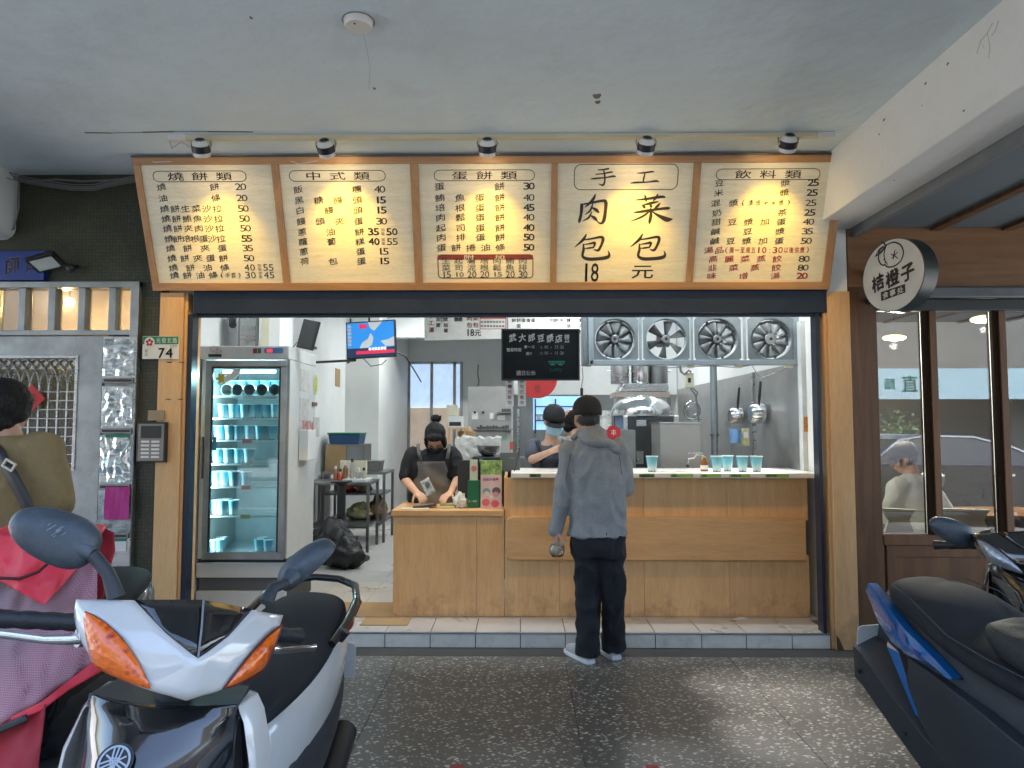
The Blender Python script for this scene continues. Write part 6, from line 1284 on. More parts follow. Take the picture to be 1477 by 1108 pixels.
# ================================================================ across the street (seen mirrored in the glass, lights the arcade)
t = thing('opposite_building', 'grey concrete building across the street with a pale blue sign band', 'building', (0, -14.5, 0))
wallm = mat('far_wall', (.07, .07, .066), .85, var=.15, ns=1, bump=.1, dirt=.3); dk = mat('far_glass', (.03, .04, .05), .15)
MB().box(-30, 34, -24, -14.5, 3.4, 8.6).build('wall', wallm, t)
MB().box(-30, 34, -24, -16.5, 0, 3.399).build('ground_floor', mat('far_shop_dark', (.06, .06, .06), .6), t)
for k in range(14): MB().box(-28 + k * 4.5, -27.5 + k * 4.5, -15.0, -14.6, 0, 3.399).build('column', wallm, t)
for k in range(28):
    x = -28.5 + k * 2.2
    for z in (4.4, 6.6):
        MB().box(x, x + 1.5, -14.55, -14.501, z, z + 1.4).build('window', dk, t)
    for j in range(7): 
        if 8 < k < 24: MB().box(x - .05, x + 1.55, -14.75, -14.72, 4.4 + j * .2, 4.43 + j * .2).build('window_bar', M['steeld'], t)
    if k % 3 == 0: MB().box(x + .2, x + 1.1, -15.0 + .0, -14.551 + .4, 3.6, 4.2).build('air_conditioner', M['white'], t, bevel=.02)
sb = MB().box(-6, 26, -13.3, -13.1, 2.35, 3.35).build('sign_band', mat('band_blue', (.15, .23, .27), .5, var=.05), t)
q = MB(); 
for ch, x, s_ in (('直', 12.75, .55), ('鮮', 13.4, .6), ('麵', 12.1, .36)): put(q, ch, lambda a, b_: Vector((2 * x - a, -13.09, b_)), x, 2.85, s_, s_, 0, .04)
q.build('sign_lettering', mat('band_green', (.03, .25, .25), .5), t)
MB().box(-30, 34, -14.5, -13.2, 3.36, 3.5).build('canopy', wallm, t)
for k, x in enumerate((5.0, 6.1, 12, -4, -8)):
    o = thing('potted_shrub', ['bushy potted shrub left of the far pavement column', 'taller potted shrub beside the bushy one across the street', 'potted shrub by the far right column across the street', 'potted shrub across the street behind the photographer', 'small potted shrub at the far left across the street'][k], 'shrub', (x, -12.4, 0)); MB().lathe([(0, 0), (.2, 0), (.28, .4), (0, .4)], (x, -12.4, 0), n=16).build('pot', M['concrete'], o)
    q = MB(); rq = random.Random(k)
    for j in range(260):
        d = Vector((rq.gauss(0, .28), rq.gauss(0, .28), rq.gauss(0, .35))) + Vector((x, -12.4, 1.0 + .1 * k)); a_ = Vector((rq.uniform(-1, 1), rq.uniform(-1, 1), rq.uniform(-1, 1))).normalized() * .07; b_ = a_.orthogonal() * .5; q.add([d - a_, d + b_, d + a_, d - b_], [(0, 1, 2, 3)])
    q.build('foliage', mat('leaf_green', (.05, .09, .03), .6, var=.4), o); MB().cyl((x, -12.4, .38), (x, -12.4, .9), .02).build('stem', M['brownz'], o)
# parked car, side on, mirrored in the right glass
def sedan(X, Yc, lab):
    o = thing('parked_car', lab, 'car', (X, Yc, -.12)); L_ = 4.6; Wd = .88; g0 = -.12
    prof = [(-2.3, .45), (-2.28, .75), (-2.0, .88), (-1.45, .96), (-1.2, 1.0), (1.25, .98), (2.0, .9), (2.28, .7), (2.3, .42), (2.0, .25), (-2.1, .25)]
    q = MB(); rings = []
    for y, s_ in ((-Wd, .93), (-Wd + .06, 1), (Wd - .06, 1), (Wd, .93)): rings.append([Vector((X + x * s_, Yc + y, g0 + .6 + (z - .6) * s_)) for x, z in prof])
    q.loft(rings); q.build('body', mat('car_black', (.006, .006, .007), .3, coat=.3, bump=0), o, smooth=30)
    top = [(-1.35, .97), (-.75, 1.38), (-.3, 1.45), (.45, 1.43), (1.0, 1.28), (1.75, .95)]
    def xs2(s_, yy): return [Vector((X + x * (1 - .02 * s_), Yc + yy * (1 - .22 * max(0, (z - .97) / .48)), g0 + z)) for x, z in top]
    q = MB(); q.loft([xs2(0, -Wd + .05), xs2(0, Wd - .05)], False, False); r1 = xs2(0, -Wd + .05); r2 = xs2(0, Wd - .05); q.poly(r1); q.poly(r2); q.build('cabin_glass', mat('car_glass', (.015, .018, .02), .04, bump=0), o)
    q = MB()
    for yy in (-Wd + .04, Wd - .04): q.tube(xs2(0, yy), .022, 6)
    q.build('chrome_trim', M['steelb'], o, smooth=60)
    q = MB(); q.loft([[p + Vector((0, 0, .012)) for p in xs2(0, -Wd + .09)][1:5], [p + Vector((0, 0, .012)) for p in xs2(0, Wd - .09)][1:5]], False, False); q.build('roof', mat('car_black', (0, 0, 0)), o, solid=.02)
    for x in (-1.42, 1.38):
        for yy, nn in ((-Wd + .0, 1), (Wd - .2, 1)):
            w_ = MB().lathe([(0, 0), (.31, 0), (.33, .03), (.33, .17), (.31, .2), (0, .2)], (X + x, Yc + yy, g0 + .33), 'y', 28).build('wheel', M['black'], o, smooth=40); MB().lathe([(0, -.01), (.17, -.01), (.18, .0)], (X + x, Yc + yy if yy < 0 else Yc + yy + .22, g0 + .33), 'y', 20).build('rim', mat('rim_dark', (.04, .04, .042), .5, .5), w_, smooth=40)
    for yy in (-Wd, Wd):
        for x in (-.35, .75): MB().box(X + x, X + x + .18, Yc + yy - .02, Yc + yy + .02, g0 + .82, g0 + .85).build('door_handle', M['steelb'], o)
        MB().box(X - .9, X - .72, Yc + yy * 1.12 - .05, Yc + yy * 1.12 + .05, g0 + .98, g0 + 1.1).build('wing_mirror', M['black'], o, bevel=.03)
    for yy in (-.6, .6): MB().ell((X - 2.2, Yc + yy, g0 + .68), (.08, .2, .07)).build('headlight', M['steelb'], o, smooth=180)
    for yy in (-.6, .6): MB().ell((X + 2.2, Yc + yy, g0 + .72), (.08, .2, .07)).build('tail_light', mat('tail_red', (.4, .01, .01), .2), o, smooth=180)
sedan(6.85, -2.3, 'black saloon car parked at the kerb, mirrored in the brown shop glass')
# ================================================================ people
skin = mat('skin', (.50, .29, .20), .5, var=.08, ns=20, bump=.05, bs=150); skin2 = mat('skin_light', (.56, .34, .245), .5, var=.06, ns=20, bump=.05, bs=150)
hairm = mat('hair_black', (.008, .007, .007), .6, spec=.3, var=.3, ns=30, bump=.8, bs=60, stretch=(4, 4, .6), bd=.006)
def cap_(q, a, b, ra, rb, n=14):
    a, b = Vector(a), Vector(b); d = b - a; L_ = d.length
    if L_ < 1e-6: return q.ell(a, (ra, ra, ra))
    pts, rs_ = [], []
    for i in range(5): t = math.pi / 2 * (1 - i / 4); pts.append(a - d / L_ * ra * math.sin(t)); rs_.append(max(ra * math.cos(t), .0005))
    for i in range(5): t = math.pi / 2 * i / 4; pts.append(b + d / L_ * rb * math.sin(t)); rs_.append(max(rb * math.cos(t), .0005))
    return q.tube(pts, rs_, n)
def limb(q, pts, rs_):
    for i in range(len(pts) - 1): cap_(q, pts[i], pts[i + 1], rs_[i], rs_[i + 1])
def secs(q, S_, n=28, pw=2.4):
    """torso sections (centre, half width, half depth, yaw)"""
    rings = []
    for c, rx, ry, yw in S_:
        M_ = Matrix.Rotation(yw, 3, 'Z'); ring = []
        for k in range(n):
            a = 2 * math.pi * k / n; cs, sn = math.cos(a), math.sin(a); x = rx * math.copysign(abs(cs) ** (2 / pw), cs); y = ry * math.copysign(abs(sn) ** (2 / pw), sn)
            ring.append(Vector(c) + M_ @ Vector((x, y, 0)))
        rings.append(ring)
    q.loft(rings, True)
def hand(q, w, d, nrm, side=1, curl=.5, s=1.0, spread_=1):
    w = Vector(w); d = Vector(d).normalized(); nrm = Vector(nrm); nrm = (nrm - d * nrm.dot(d)).normalized(); l = d.cross(nrm) * side
    cap_(q, w - d * .02, w + d * .02, .025 * s, .026 * s)
    for k in range(4): cap_(q, w + d * .02 * s + l * (.018 - .012 * k) * s, w + d * .082 * s + l * (.029 - .0195 * k) * s, .0155 * s, .0125 * s, 10)
    tips = []
    for k, L_ in enumerate((.070, .078, .073, .056)):
        p = w + d * (.086 - .003 * abs(k - 1.3)) * s + l * (.030 - .0198 * k) * s; a = curl * (.6 + .1 * k); dd = (d + l * (.10 - .07 * k) * spread_).normalized()
        for j, fr_ in enumerate((.45, .31, .24)):
            ax = dd * math.cos(a) + nrm * math.sin(a); e = p + ax * L_ * fr_ * s; cap_(q, p, e, (.0092 - .0008 * j) * s, (.0086 - .001 * j) * s, 8); p = e; a += curl * .95
        tips.append(p)
    p = w + d * .02 * s + l * .026 * s + nrm * .006; a = (d * .62 + l * .62 + nrm * .42 * (1 + curl * .6)).normalized(); e = p + a * .042 * s; cap_(q, p, e, .0135 * s, .0105 * s, 8)
    a2 = (a + nrm * curl * .6 + d * .3).normalized(); cap_(q, e, e + a2 * .034 * s, .0105 * s, .008 * s, 8); return tips
def frame(fwd, up=(0, 0, 1)):
    f_ = Vector(fwd).normalized(); r_ = f_.cross(Vector(up)).normalized(); u_ = r_.cross(f_)
    return Matrix((r_, f_, u_)).transposed()      # local x right, y forward, z up
def head(q, c, Hm, neck, s=1.0, mask=False):
    T = lambda x, y, z: Vector(c) + Hm @ (Vector((x, y, z)) * s)
    E = lambda p, r: q.ell(T(*p), tuple(a * s for a in r), Hm, 20, 14)
    E((0, -.012, .03), (.076, .092, .088)); E((0, .012, -.035), (.062, .070, .078)); E((0, .045, -.085), (.030, .028, .024))
    E((.038, .05, -.03), (.028, .03, .035)); E((-.038, .05, -.03), (.028, .03, .035)); E((0, .074, .012), (.045, .014, .012))
    cap_(q, T(0, .078, .008), T(0, .1, -.034), .007 * s, .012 * s); cap_(q, T(.011, .088, -.037), T(-.011, .088, -.037), .009 * s, .009 * s)
    cap_(q, T(-.018, .08, -.062), T(.018, .08, -.062), .007 * s, .007 * s); cap_(q, T(-.015, .077, -.071), T(.015, .077, -.071), .008 * s, .008 * s)
    for sx in (-1, 1): E((sx * .076, -.005, -.01), (.009, .019, .031)); E((sx * .074, .0, -.03), (.008, .012, .014))
    cap_(q, T(0, -.02, -.05), neck, .052 * s, .058 * s)
def face(parent, c, Hm, s=1.0):
    T = lambda x, y, z: Vector(c) + Hm @ (Vector((x, y, z)) * s)
    for sx in (-1, 1):
        q = MB(); q.ell(T(sx * .030, .071, .0), (.0135 * s, .009 * s, .0075 * s), Hm, 12, 8); e = q.build('eye', mat('eye_white', (.6, .58, .55), .3, bump=0), parent, smooth=180)
        MB().ell(T(sx * .030, .0785, .0), (.006 * s, .003 * s, .006 * s), Hm, 10, 6).build('iris', M['black'], e, smooth=180)
        q = MB(); q.tube([T(sx * .015, .085, .02), T(sx * .032, .084, .025), T(sx * .048, .074, .019)], .003 * s, 6); q.build('eyebrow', hairm, parent)
    q = MB(); q.ell(T(0, .0845, -.066), (.02 * s, .006 * s, .006 * s), Hm, 12, 6); q.build('mouth', mat('lips', (.38, .15, .13), .5, bump=0), parent, smooth=180)
def remesh(q, name, voxel, mt, parent, amp=0, fr=9, seed=0, smooth_it=6, stretch=(1, 1, .6)):
    me = q.mesh(name); o = bpy.data.objects.new('tmp', me); C.objects.link(o)
    md = o.modifiers.new('r', 'REMESH'); md.mode = 'VOXEL'; md.voxel_size = voxel; md.adaptivity = 0
    md = o.modifiers.new('s', 'SMOOTH'); md.iterations = smooth_it; md.factor = .5
    dg = bpy.context.evaluated_depsgraph_get(); dg.update(); m2 = bpy.data.meshes.new_from_object(o.evaluated_get(dg), depsgraph=dg); bpy.data.objects.remove(o)
    m2.name = name; m2.materials.clear(); m2.materials.append(mt)
    if amp:
        sv = Vector((seed * 3.7, seed * 1.3, seed)); co = [v.co.copy() for v in m2.vertices]; no = [v.normal.copy() for v in m2.vertices]
        for i, v in enumerate(m2.vertices):
            p = co[i]; a = Vector((p.x * stretch[0], p.y * stretch[1], p.z * stretch[2])) * fr + sv
            w_ = Vector((noise.noise(a * .6), noise.noise(a * .6 + Vector((5, 5, 5))), 0)) * 1.2
            h_ = 1 - abs(noise.noise(a + w_)) * 2.4; h2 = noise.noise(a * 2.3 + w_)
            v.co = p + no[i] * (amp * (h_ * .8 - .4 + h2 * .45))
    return link(name, m2, parent, smooth=180)
def cap_hat(parent, c, Hm, mt, s=1.0, visor=True):
    T = lambda x, y, z: Vector(c) + Hm @ (Vector((x, y, z)) * s)
    q = MB(); rings = []
    for z, r_ in ((.005, 1.0), (.03, 1.03), (.06, 1.0), (.09, .87), (.112, .64), (.124, .34), (.128, .02)):
        rings.append([T(.087 * r_ * math.cos(2 * math.pi * k / 32), -.012 + .106 * r_ * math.sin(2 * math.pi * k / 32), z + (.012 * math.sin(2 * math.pi * k / 32) if z < .05 else 0)) for k in range(32)])
    q.loft(rings, False); h_ = q.build('cap', mt, parent, smooth=60, solid=.003)
    if visor:
        q = MB(); n = 14
        def fn(a, b_):
            t = (a - .5) * 2; x = t * .074; y0 = .088 * math.sqrt(max(0, 1 - (t * .82) ** 2)) - .012; return T(x, y0 + b_ * .07 * math.sqrt(max(.02, 1 - t * t * .9)), .016 - b_ * .022 - .012 * t * t)
        q.grid(fn, n, 5); q.build('visor', mt, h_, smooth=60, solid=.004)
    MB().ell(T(0, -.012, .13), (.008, .008, .004), Hm).build('button', mt, h_, smooth=180)
    return h_
def shoe(parent, heel, ang, L_=.27, mt=None, sole=None):
    mr = Matrix.Translation(Vector(heel)) @ Matrix.Rotation(ang, 4, 'Z')   # local +y = toe
    q = MB(); R_ = []
    for y, w_, h_ in ((-.0, .028, .07), (.03, .036, .085), (.09, .038, .085), (.15, .042, .065), (.21, .046, .05), (.25, .036, .04), (L_, .012, .025)):
        R_.append([mr @ Vector((w_ * math.cos(a), y, .022 + h_ * max(-.1, math.sin(a)))) for a in [2 * math.pi * k / 16 for k in range(16)]])
    q.loft(R_); s_ = q.build('shoe', mt, parent, smooth=60, sub=1)
    q = MB(); out = []
    for z in (0, .026):
        out.append([mr @ Vector((x, y, z)) for x, y in [(-.034, -.012), (0, -.022), (.034, -.012), (.042, .06), (.046, .15), (.049, .21), (.035, .262), (0, L_ + .012), (-.035, .262), (-.049, .21), (-.046, .15), (-.042, .06)]])
    q.loft(out); q.build('sole', sole or M['white'], s_, bevel=.004, smooth=40)
# ---- customer in grey jacket
Y = 4.50
g_ = lambda u, v, dy=0: P(u, v, Y + dy)
c = thing('person', 'person in grey hooded jacket, black cap and black trousers ordering at the counter', 'person', (px(855, 940, Y), Y, 0))
sh = [g_(821, 650), g_(892, 647)]; nk = g_(853, 630); hc = g_(846, 601, .04); Hm = frame((-.32, 1, -.12))
hipz = pz(860, 790, Y); el = g_(813, 712, -.01); wr = g_(802, 764, -.03)
el2 = g_(900, 705, .03); wr2 = g_(868, 684, .26)
hipL, hipR = g_(845, 788), g_(880, 788); knL, knR = g_(848, 862, .02), g_(885, 860, .03)
anL = Vector((px(848, 935, Y), Y + .02, .09)); anR = Vector((px(886, 932, Y + .06), Y + .1, .09))
tor = lambda gx: [((px(862, 790, Y), Y, hipz - .05), .165 + gx, .11 + gx, 0), ((px(862, 770, Y), Y, pz(0, 765, Y)), .172 + gx, .115 + gx, 0), ((px(862, 720, Y), Y, pz(0, 720, Y)), .165 + gx, .11 + gx, 0), ((px(861, 680, Y), Y, pz(0, 685, Y)), .175 + gx, .115 + gx, 0), ((px(858, 660, Y), Y, pz(0, 655, Y)), .172 + gx, .105 + gx, 0), ((px(856, 640, Y), Y + .01, pz(0, 640, Y)), .12 + gx, .08 + gx, 0), ((nk.x, nk.y, nk.z + .0), .06, .06, 0)]
q = MB(); secs(q, tor(-.025)); head(q, hc, Hm, nk)
limb(q, [sh[0], el, wr], [.045, .036, .025]); limb(q, [sh[1], el2, wr2], [.045, .036, .025]); limb(q, [hipL, knL, anL], [.08, .052, .036]); limb(q, [hipR, knR, anR], [.08, .052, .036])
hand(q, wr, (0, 0.05, -1), (.9, .1, 0), 1, .75); hand(q, wr2, (-.3, .8, -.1), (0, .1, -1), 1, .4)
cap_(q, anL, anL + Vector((-.03, .1, -.05)), .036, .03); cap_(q, anR, anR + Vector((-.03, .1, -.05)), .036, .03)
b_ = remesh(q, 'body', .006, skin, c)
face(c, hc, Hm)
jm = mat('jacket_grey', (.27, .285, .30), .75, var=.10, ns=60, bump=.25, bs=260)
q = MB(); T_ = tor(.012); T_[0] = ((px(861, 770, Y), Y, pz(0, 771, Y)), .192, .135, 0); T_[-1] = (tuple(nk + Vector((0, 0, .01))), .075, .075, 0); secs(q, T_)
limb(q, [sh[0] + Vector((.0, 0, -.01)), el, wr + (wr - el) * -.02], [.078, .062, .047]); limb(q, [sh[1] + Vector((-.0, 0, -.01)), el2, wr2], [.078, .062, .045])
cap_(q, wr + (el - wr).normalized() * .015, wr, .05, .05)
jk = remesh(q, 'jacket', .008, jm, c, .016, 10, 1)
q = MB()
q.ell(g_(862, 637, -.05), (.115, .085, .045), Matrix.Rotation(.12, 3, 'Y'), 24, 14); q.ell(g_(884, 646, -.05), (.07, .06, .035), Matrix.Rotation(.5, 3, 'Y')); q.tube([g_(826, 634, -.0), g_(840, 622, .05), g_(855, 617, .0), g_(868, 628, -.03), g_(872, 640, -.05)], [.02, .03, .045, .045, .03], 12)
q.ell(nk + Vector((-.01, -.0, .015)), (.075, .08, .05)); remesh(q, 'hood', .008, jm, jk, .008, 14, 4)
q = MB()
for (u0, v0, u1, v1) in ((823, 655, 815, 700), (893, 655, 899, 700)):
    q.tube([g_(u0, v0, -.09), g_(u0 + (u1 - u0) * .5, (v0 + v1) / 2, -.085), g_(u1, v1, -.06)], .002, 5)
q.build('seam', mat('seam_grey', (.08, .09, .1), .7), jk)
tm = mat('trousers_black', (.008, .009, .014), .8, var=.2, ns=30, bump=.2, bs=200)
q = MB(); secs(q, [((px(862, 760, Y), Y, pz(0, 762, Y)), .168, .115, 0), ((px(862, 790, Y), Y, hipz), .175, .125, 0), ((px(862, 800, Y), Y, hipz - .06), .165, .115, 0)])
limb(q, [hipL, knL, anL + Vector((.0, .0, -.005))], [.098, .078, .072]); limb(q, [hipR, knR, anR + Vector((0, 0, -.005))], [.098, .078, .07]); q.tube([anL + Vector((0, 0, .06)), anL + Vector((0, .01, -.045))], [.074, .08], 18); q.tube([anR + Vector((0, 0, .06)), anR + Vector((0, .01, -.045))], [.074, .08], 18)
remesh(q, 'trousers', .009, tm, c, .018, 9, 3)
capm = mat('cap_black', (.015, .013, .012), .8, var=.2, bump=.2, bs=150)
ch_ = cap_hat(c, hc + Vector((0, 0, .004)), Hm, capm, 1.04)
q = MB(); T = lambda x, y, z: hc + Hm @ Vector((x, y, z)); q.tube([T(.015 * math.cos(a) + .0, -.118, .03 + .012 * math.sin(a)) for a in [k * .35 for k in range(19)]], .002, 5); q.build('cap_strap', M['grey'], ch_)
q = MB(); q.ell(T(0, -.03, -.02), (.072, .078, .062), Hm); remesh(q, 'hair', .006, mat('hair_grey', (.03, .028, .028), .6, var=.5, ns=60), c, .004, 40, 2)
white_s = mat('shoe_grey', (.35, .36, .37), .6)
shoe(c, anL + Vector((.01, -.05, -.09)), R(28), .26, white_s); shoe(c, anR + Vector((.01, -.05, -.09)), R(22), .26, white_s)
t = thing('plastic_bag', 'small clear plastic bag with white buns held in the left hand', 'bag', g_(803, 805, -.03))
blob('x', None, None, tuple(g_(803, 803, -.03) - Vector((0, 0, .0))), (.045, .04, .055), glass('bag_film', (.93, .94, .92), .03, .1), 4, .15).name = 'bag_film'; o = bpy.data.objects['bag_film']; par(o, t)
q = MB(); q.ell(g_(801, 793, -.03), (.035, .03, .03)); q.ell(g_(807, 786, -.03), (.028, .028, .025)); q.tube([g_(803, 774, -.03), g_(803, 784, -.03)], [.008, .03], 10); q.build('bun', mat('bun', (.58, .52, .40), .7, var=.15, ns=14), t, smooth=180)
# ---- woman behind the till, head bowed
Y = 5.72; g_ = lambda u, v, dy=0: P(u, v, Y + dy)
c = thing('person', 'woman with hair bun, black shirt and grey apron counting a banknote', 'person', (px(622, 900, Y), Y, ZS))
sh = [g_(594, 655), g_(654, 654)]; nk = g_(628, 648, .01); hc = g_(628, 632, -.08); Hm = frame((.0, -1, -1.9), (0, -1, .5))
el = g_(584, 692, -.05); wr = g_(601, 711, -.30); el2 = g_(661, 690, -.05); wr2 = g_(650, 711, -.28)
fz_ = ZS
def legs(q, x, yy, z0, hw, rs_, dy=0):
    for s_ in (-1, 1): limb(q, [(x + s_ * hw, yy, z0), (x + s_ * hw, yy - .01, z0 * .52 + .05), (x + s_ * hw, yy, fz_ + .09)], rs_)
tor = lambda gx: [((px(622, 760, Y), Y, .92), .17 + gx, .12 + gx, 0), ((px(622, 740, Y), Y, 1.05), .165 + gx, .115 + gx, 0), ((px(622, 700, Y), Y, pz(0, 700, Y)), .155 + gx, .12 + gx, 0), ((px(624, 670, Y), Y, pz(0, 672, Y)), .17 + gx, .115 + gx, 0), ((px(625, 655, Y), Y, pz(0, 655, Y)), .155 + gx, .085 + gx, 0), ((nk.x, nk.y, nk.z + .01), .06, .055, 0)]
q = MB(); secs(q, tor(-.02)); head(q, hc, Hm, nk); limb(q, [sh[0], el, wr], [.045, .040, .026]); limb(q, [sh[1], el2, wr2], [.045, .040, .026])
legs(q, px(622, 760, Y), Y, .9, .09, [.085, .055, .038]); hand(q, wr, (.55, -.75, -.25), (.1, 0, -1), -1, .55); hand(q, wr2, (-.45, -.8, -.3), (0, 0, -1), 1, .45)
for s_ in (-1, 1): cap_(q, (px(622, 760, Y) + s_ * .09, Y, fz_ + .06), (px(622, 760, Y) + s_ * .09, Y - .14, fz_ + .03), .036, .03)
remesh(q, 'body', .006, skin2, c); face(c, hc, Hm)
bs_ = mat('shirt_black', (.012, .013, .014), .8, var=.2, bump=.15, bs=160)
q = MB(); secs(q, tor(.008)); limb(q, [sh[0] + Vector((.01, 0, -.02)), el + (sh[0] - el) * .18], [.082, .068]); limb(q, [sh[1] + Vector((-.01, 0, -.02)), el2 + (sh[1] - el2) * .18], [.082, .068]); remesh(q, 'shirt', .009, bs_, c, .008, 10, 7)
q = MB(); legs(q, px(622, 760, Y), Y, .92, .09, [.105, .08, .06]); secs(q, [((px(622, 760, Y), Y, .82), .185, .13, 0), ((px(622, 760, Y), Y, 1.0), .18, .125, 0)]); remesh(q, 'trousers', .01, tm, c, .008, 8, 3)
apm = mat('apron_grey', (.135, .125, .12), .8, var=.1, bump=.2, bs=180)
def apron(par_, Yb, uc, mt, v_top, v_bot, hw_top, hw_mid, depth, straps, zb=.62, nm='apron'):
    q = MB(); zt_, zm_ = pz(0, v_top, Yb), pz(0, v_bot, Yb)
    def fn(a, b__):
        z = zb + (zt_ - zb) * b__; hw = hw_mid if z < zm_ else hw_mid + (hw_top - hw_mid) * min(1, ((z - zm_) / (zt_ - zm_)) ** .6); t = (a - .5) * 2
        return Vector((px(uc, v_bot, Yb) + hw * t, Yb - depth - .018 + (abs(t) ** 2.2) * depth * (hw / .19) * .8 + .006 * math.sin(b__ * 22 + t * 4), z))
    q.grid(fn, 16, 22); ap = q.build(nm, mt, par_, smooth=180, solid=.004)
    for pts in straps:
        L_, R_ = [], []
        for p in pts: L_.append(p + Vector((-.014, 0, 0))); R_.append(p + Vector((.014, 0, 0)))
        q = MB(); n = len(pts); q.add(L_ + R_, [(i, i + n, i + n + 1, i + 1) for i in range(n - 1)]); q.build('strap', mt, ap, solid=.004, smooth=180)
    return ap
apron(c, Y, 624, apm, 664, 700, .115, .185, .135, [[g_(607, 664, -.14), g_(604, 652, -.125), g_(603, 643, -.06), g_(604, 640, .03)], [g_(645, 662, -.14), g_(647, 650, -.125), g_(648, 642, -.06), g_(647, 640, .03)]])
T = lambda x, y, z: hc + Hm @ Vector((x, y, z))
q = MB(); q.ell(T(0, -.025, .035), (.086, .098, .092), Hm, 24, 16); q.ell(T(.072, .02, -.02), (.02, .045, .09), Hm); q.ell(T(-.072, .02, -.02), (.02, .045, .09), Hm); q.ell(T(0, -.08, -.02), (.07, .04, .08), Hm); q.ell(T(0, .045, .095), (.07, .035, .03), Hm)
hr = remesh(q, 'hair', .006, hairm, c, .0035, 40, 2, stretch=(1.6, .5, .5))
q = MB(); bc = g_(629, 604, .02); q.ell(bc, (.045, .042, .035)); 
for k in range(7): a = k * .9; q.tube([bc + Vector((.03 * math.cos(a), .03 * math.sin(a), .0)), bc + Vector((.05 * math.cos(a + .5), .04 * math.sin(a), .03))], [.01, .003], 6)
remesh(q, 'hair_bun', .005, hairm, hr, .004, 60, 3, 3)
q = MB(); q.tube([T(-.07, .03, -.0), T(-.055, .085, .0), T(0, .1, -.002), T(.055, .085, .0), T(.07, .03, 0)], .003, 6); q.build('glasses', M['black'], c)
q = MB()
def mk(a, b__): t = (a - .5) * 2; zz_ = (b__ - .5) * 2; return T(t * .066, .118 - .075 * t * t - .014 * zz_ * zz_, -.055 + zz_ * .043)
q.grid(mk, 12, 8); q.build('face_mask', mat('mask_black', (.02, .022, .03), .8), c, smooth=180, solid=.002)
for s_ in (-1, 1): shoe(c, (px(622, 760, Y) + s_ * .09, Y + .06, fz_ + .001), R(180), .25, M['black'], M['black'])
mr = Matrix.Translation(g_(617, 702, -.42)) @ Matrix.Rotation(R(-30), 4, 'Y') @ Matrix.Rotation(R(-20), 4, 'X'); t = thing('banknote', 'bluish banknote held upright in the hand of the woman in the grey apron', 'banknote', g_(617, 702, -.42))
q = MB(); q.grid(lambda a, b__: mr @ Vector(((a - .5) * .075, .006 * math.sin(a * 4), (b__ - .5) * .13)), 6, 6); q.build('note', mat('note_blue', (.32, .38, .42), .7, var=.5, ns=45), t, smooth=180, solid=.0006)
q = MB(); q.ell(mr @ Vector((.004, -.004, .015)), (.018, .002, .024), mr.to_3x3()); q.build('note_portrait', mat('note_dark', (.08, .1, .14), .7), t)
# ---- masked worker in cap
Y = 5.85; g_ = lambda u, v, dy=0: P(u, v, Y + dy)
c = thing('person', 'worker in black cap, pale blue face mask and navy apron behind the white counter', 'person', (px(792, 900, Y), Y, ZS))
sh = [g_(768, 642), g_(820, 645)]; nk = g_(795, 636, .02); hc = g_(799, 607, -.05); Hm = frame((.22, -1, -.42))
el = g_(768, 663, -.12); wr = g_(790, 653, -.30); el2 = g_(830, 668, -.08); wr2 = g_(812, 650, -.30)
tor = lambda gx: [((px(792, 760, Y), Y, .92), .15 + gx, .11 + gx, 0), ((px(792, 740, Y), Y, 1.08), .145 + gx, .105 + gx, 0), ((px(793, 690, Y), Y, pz(0, 690, Y)), .145 + gx, .105 + gx, 0), ((px(794, 660, Y), Y, pz(0, 662, Y)), .155 + gx, .10 + gx, 0), ((px(794, 644, Y), Y, pz(0, 645, Y)), .145 + gx, .08 + gx, 0), ((nk.x, nk.y, nk.z + .01), .055, .05, 0)]
q = MB(); secs(q, tor(-.018)); head(q, hc, Hm, nk, .97); limb(q, [sh[0], el, wr], [.042, .038, .025]); limb(q, [sh[1], el2, wr2], [.042, .038, .025])
legs(q, px(792, 760, Y), Y, .9, .085, [.08, .052, .038]); hand(q, wr, (.8, -.35, .35), (.3, -.6, -.6), -1, .75, .95); hand(q, wr2, (-.6, -.5, .3), (-.2, -.6, -.7), 1, .75, .95)
for s_ in (-1, 1): cap_(q, (px(792, 760, Y) + s_ * .085, Y, fz_ + .06), (px(792, 760, Y) + s_ * .085, Y - .14, fz_ + .03), .036, .03)
remesh(q, 'body', .006, skin2, c); face(c, hc, Hm, .97)
ts = mat('tee_slate', (.085, .095, .12), .8, var=.1, bump=.15, bs=160)
q = MB(); secs(q, tor(.007)[:-1] + [((nk.x, nk.y + .01, pz(0, 641, Y)), .10, .07, 0)]); limb(q, [sh[0] + Vector((.01, 0, -.015)), el + (sh[0] - el) * .38], [.07, .064]); limb(q, [sh[1] + Vector((-.01, 0, -.015)), el2 + (sh[1] - el2) * .3], [.07, .064]); remesh(q, 'shirt', .009, ts, c, .008, 10, 17)
q = MB(); legs(q, px(792, 760, Y), Y, .92, .085, [.098, .075, .058]); secs(q, [((px(792, 760, Y), Y, .82), .165, .12, 0), ((px(792, 760, Y), Y, 1.0), .16, .115, 0)]); remesh(q, 'trousers', .01, tm, c, .008, 8, 3)
apn = mat('apron_navy', (.012, .016, .03), .8, var=.1, bump=.2, bs=180)
apron(c, Y, 796, apn, 660, 690, .10, .155, .125, [[g_(783, 660, -.128), g_(778, 648, -.115), g_(774, 637, -.055), g_(776, 634, .03)], [g_(809, 660, -.128), g_(812, 648, -.115), g_(813, 638, -.055), g_(811, 634, .03)]])
T = lambda x, y, z: hc + Hm @ Vector((x, y, z))
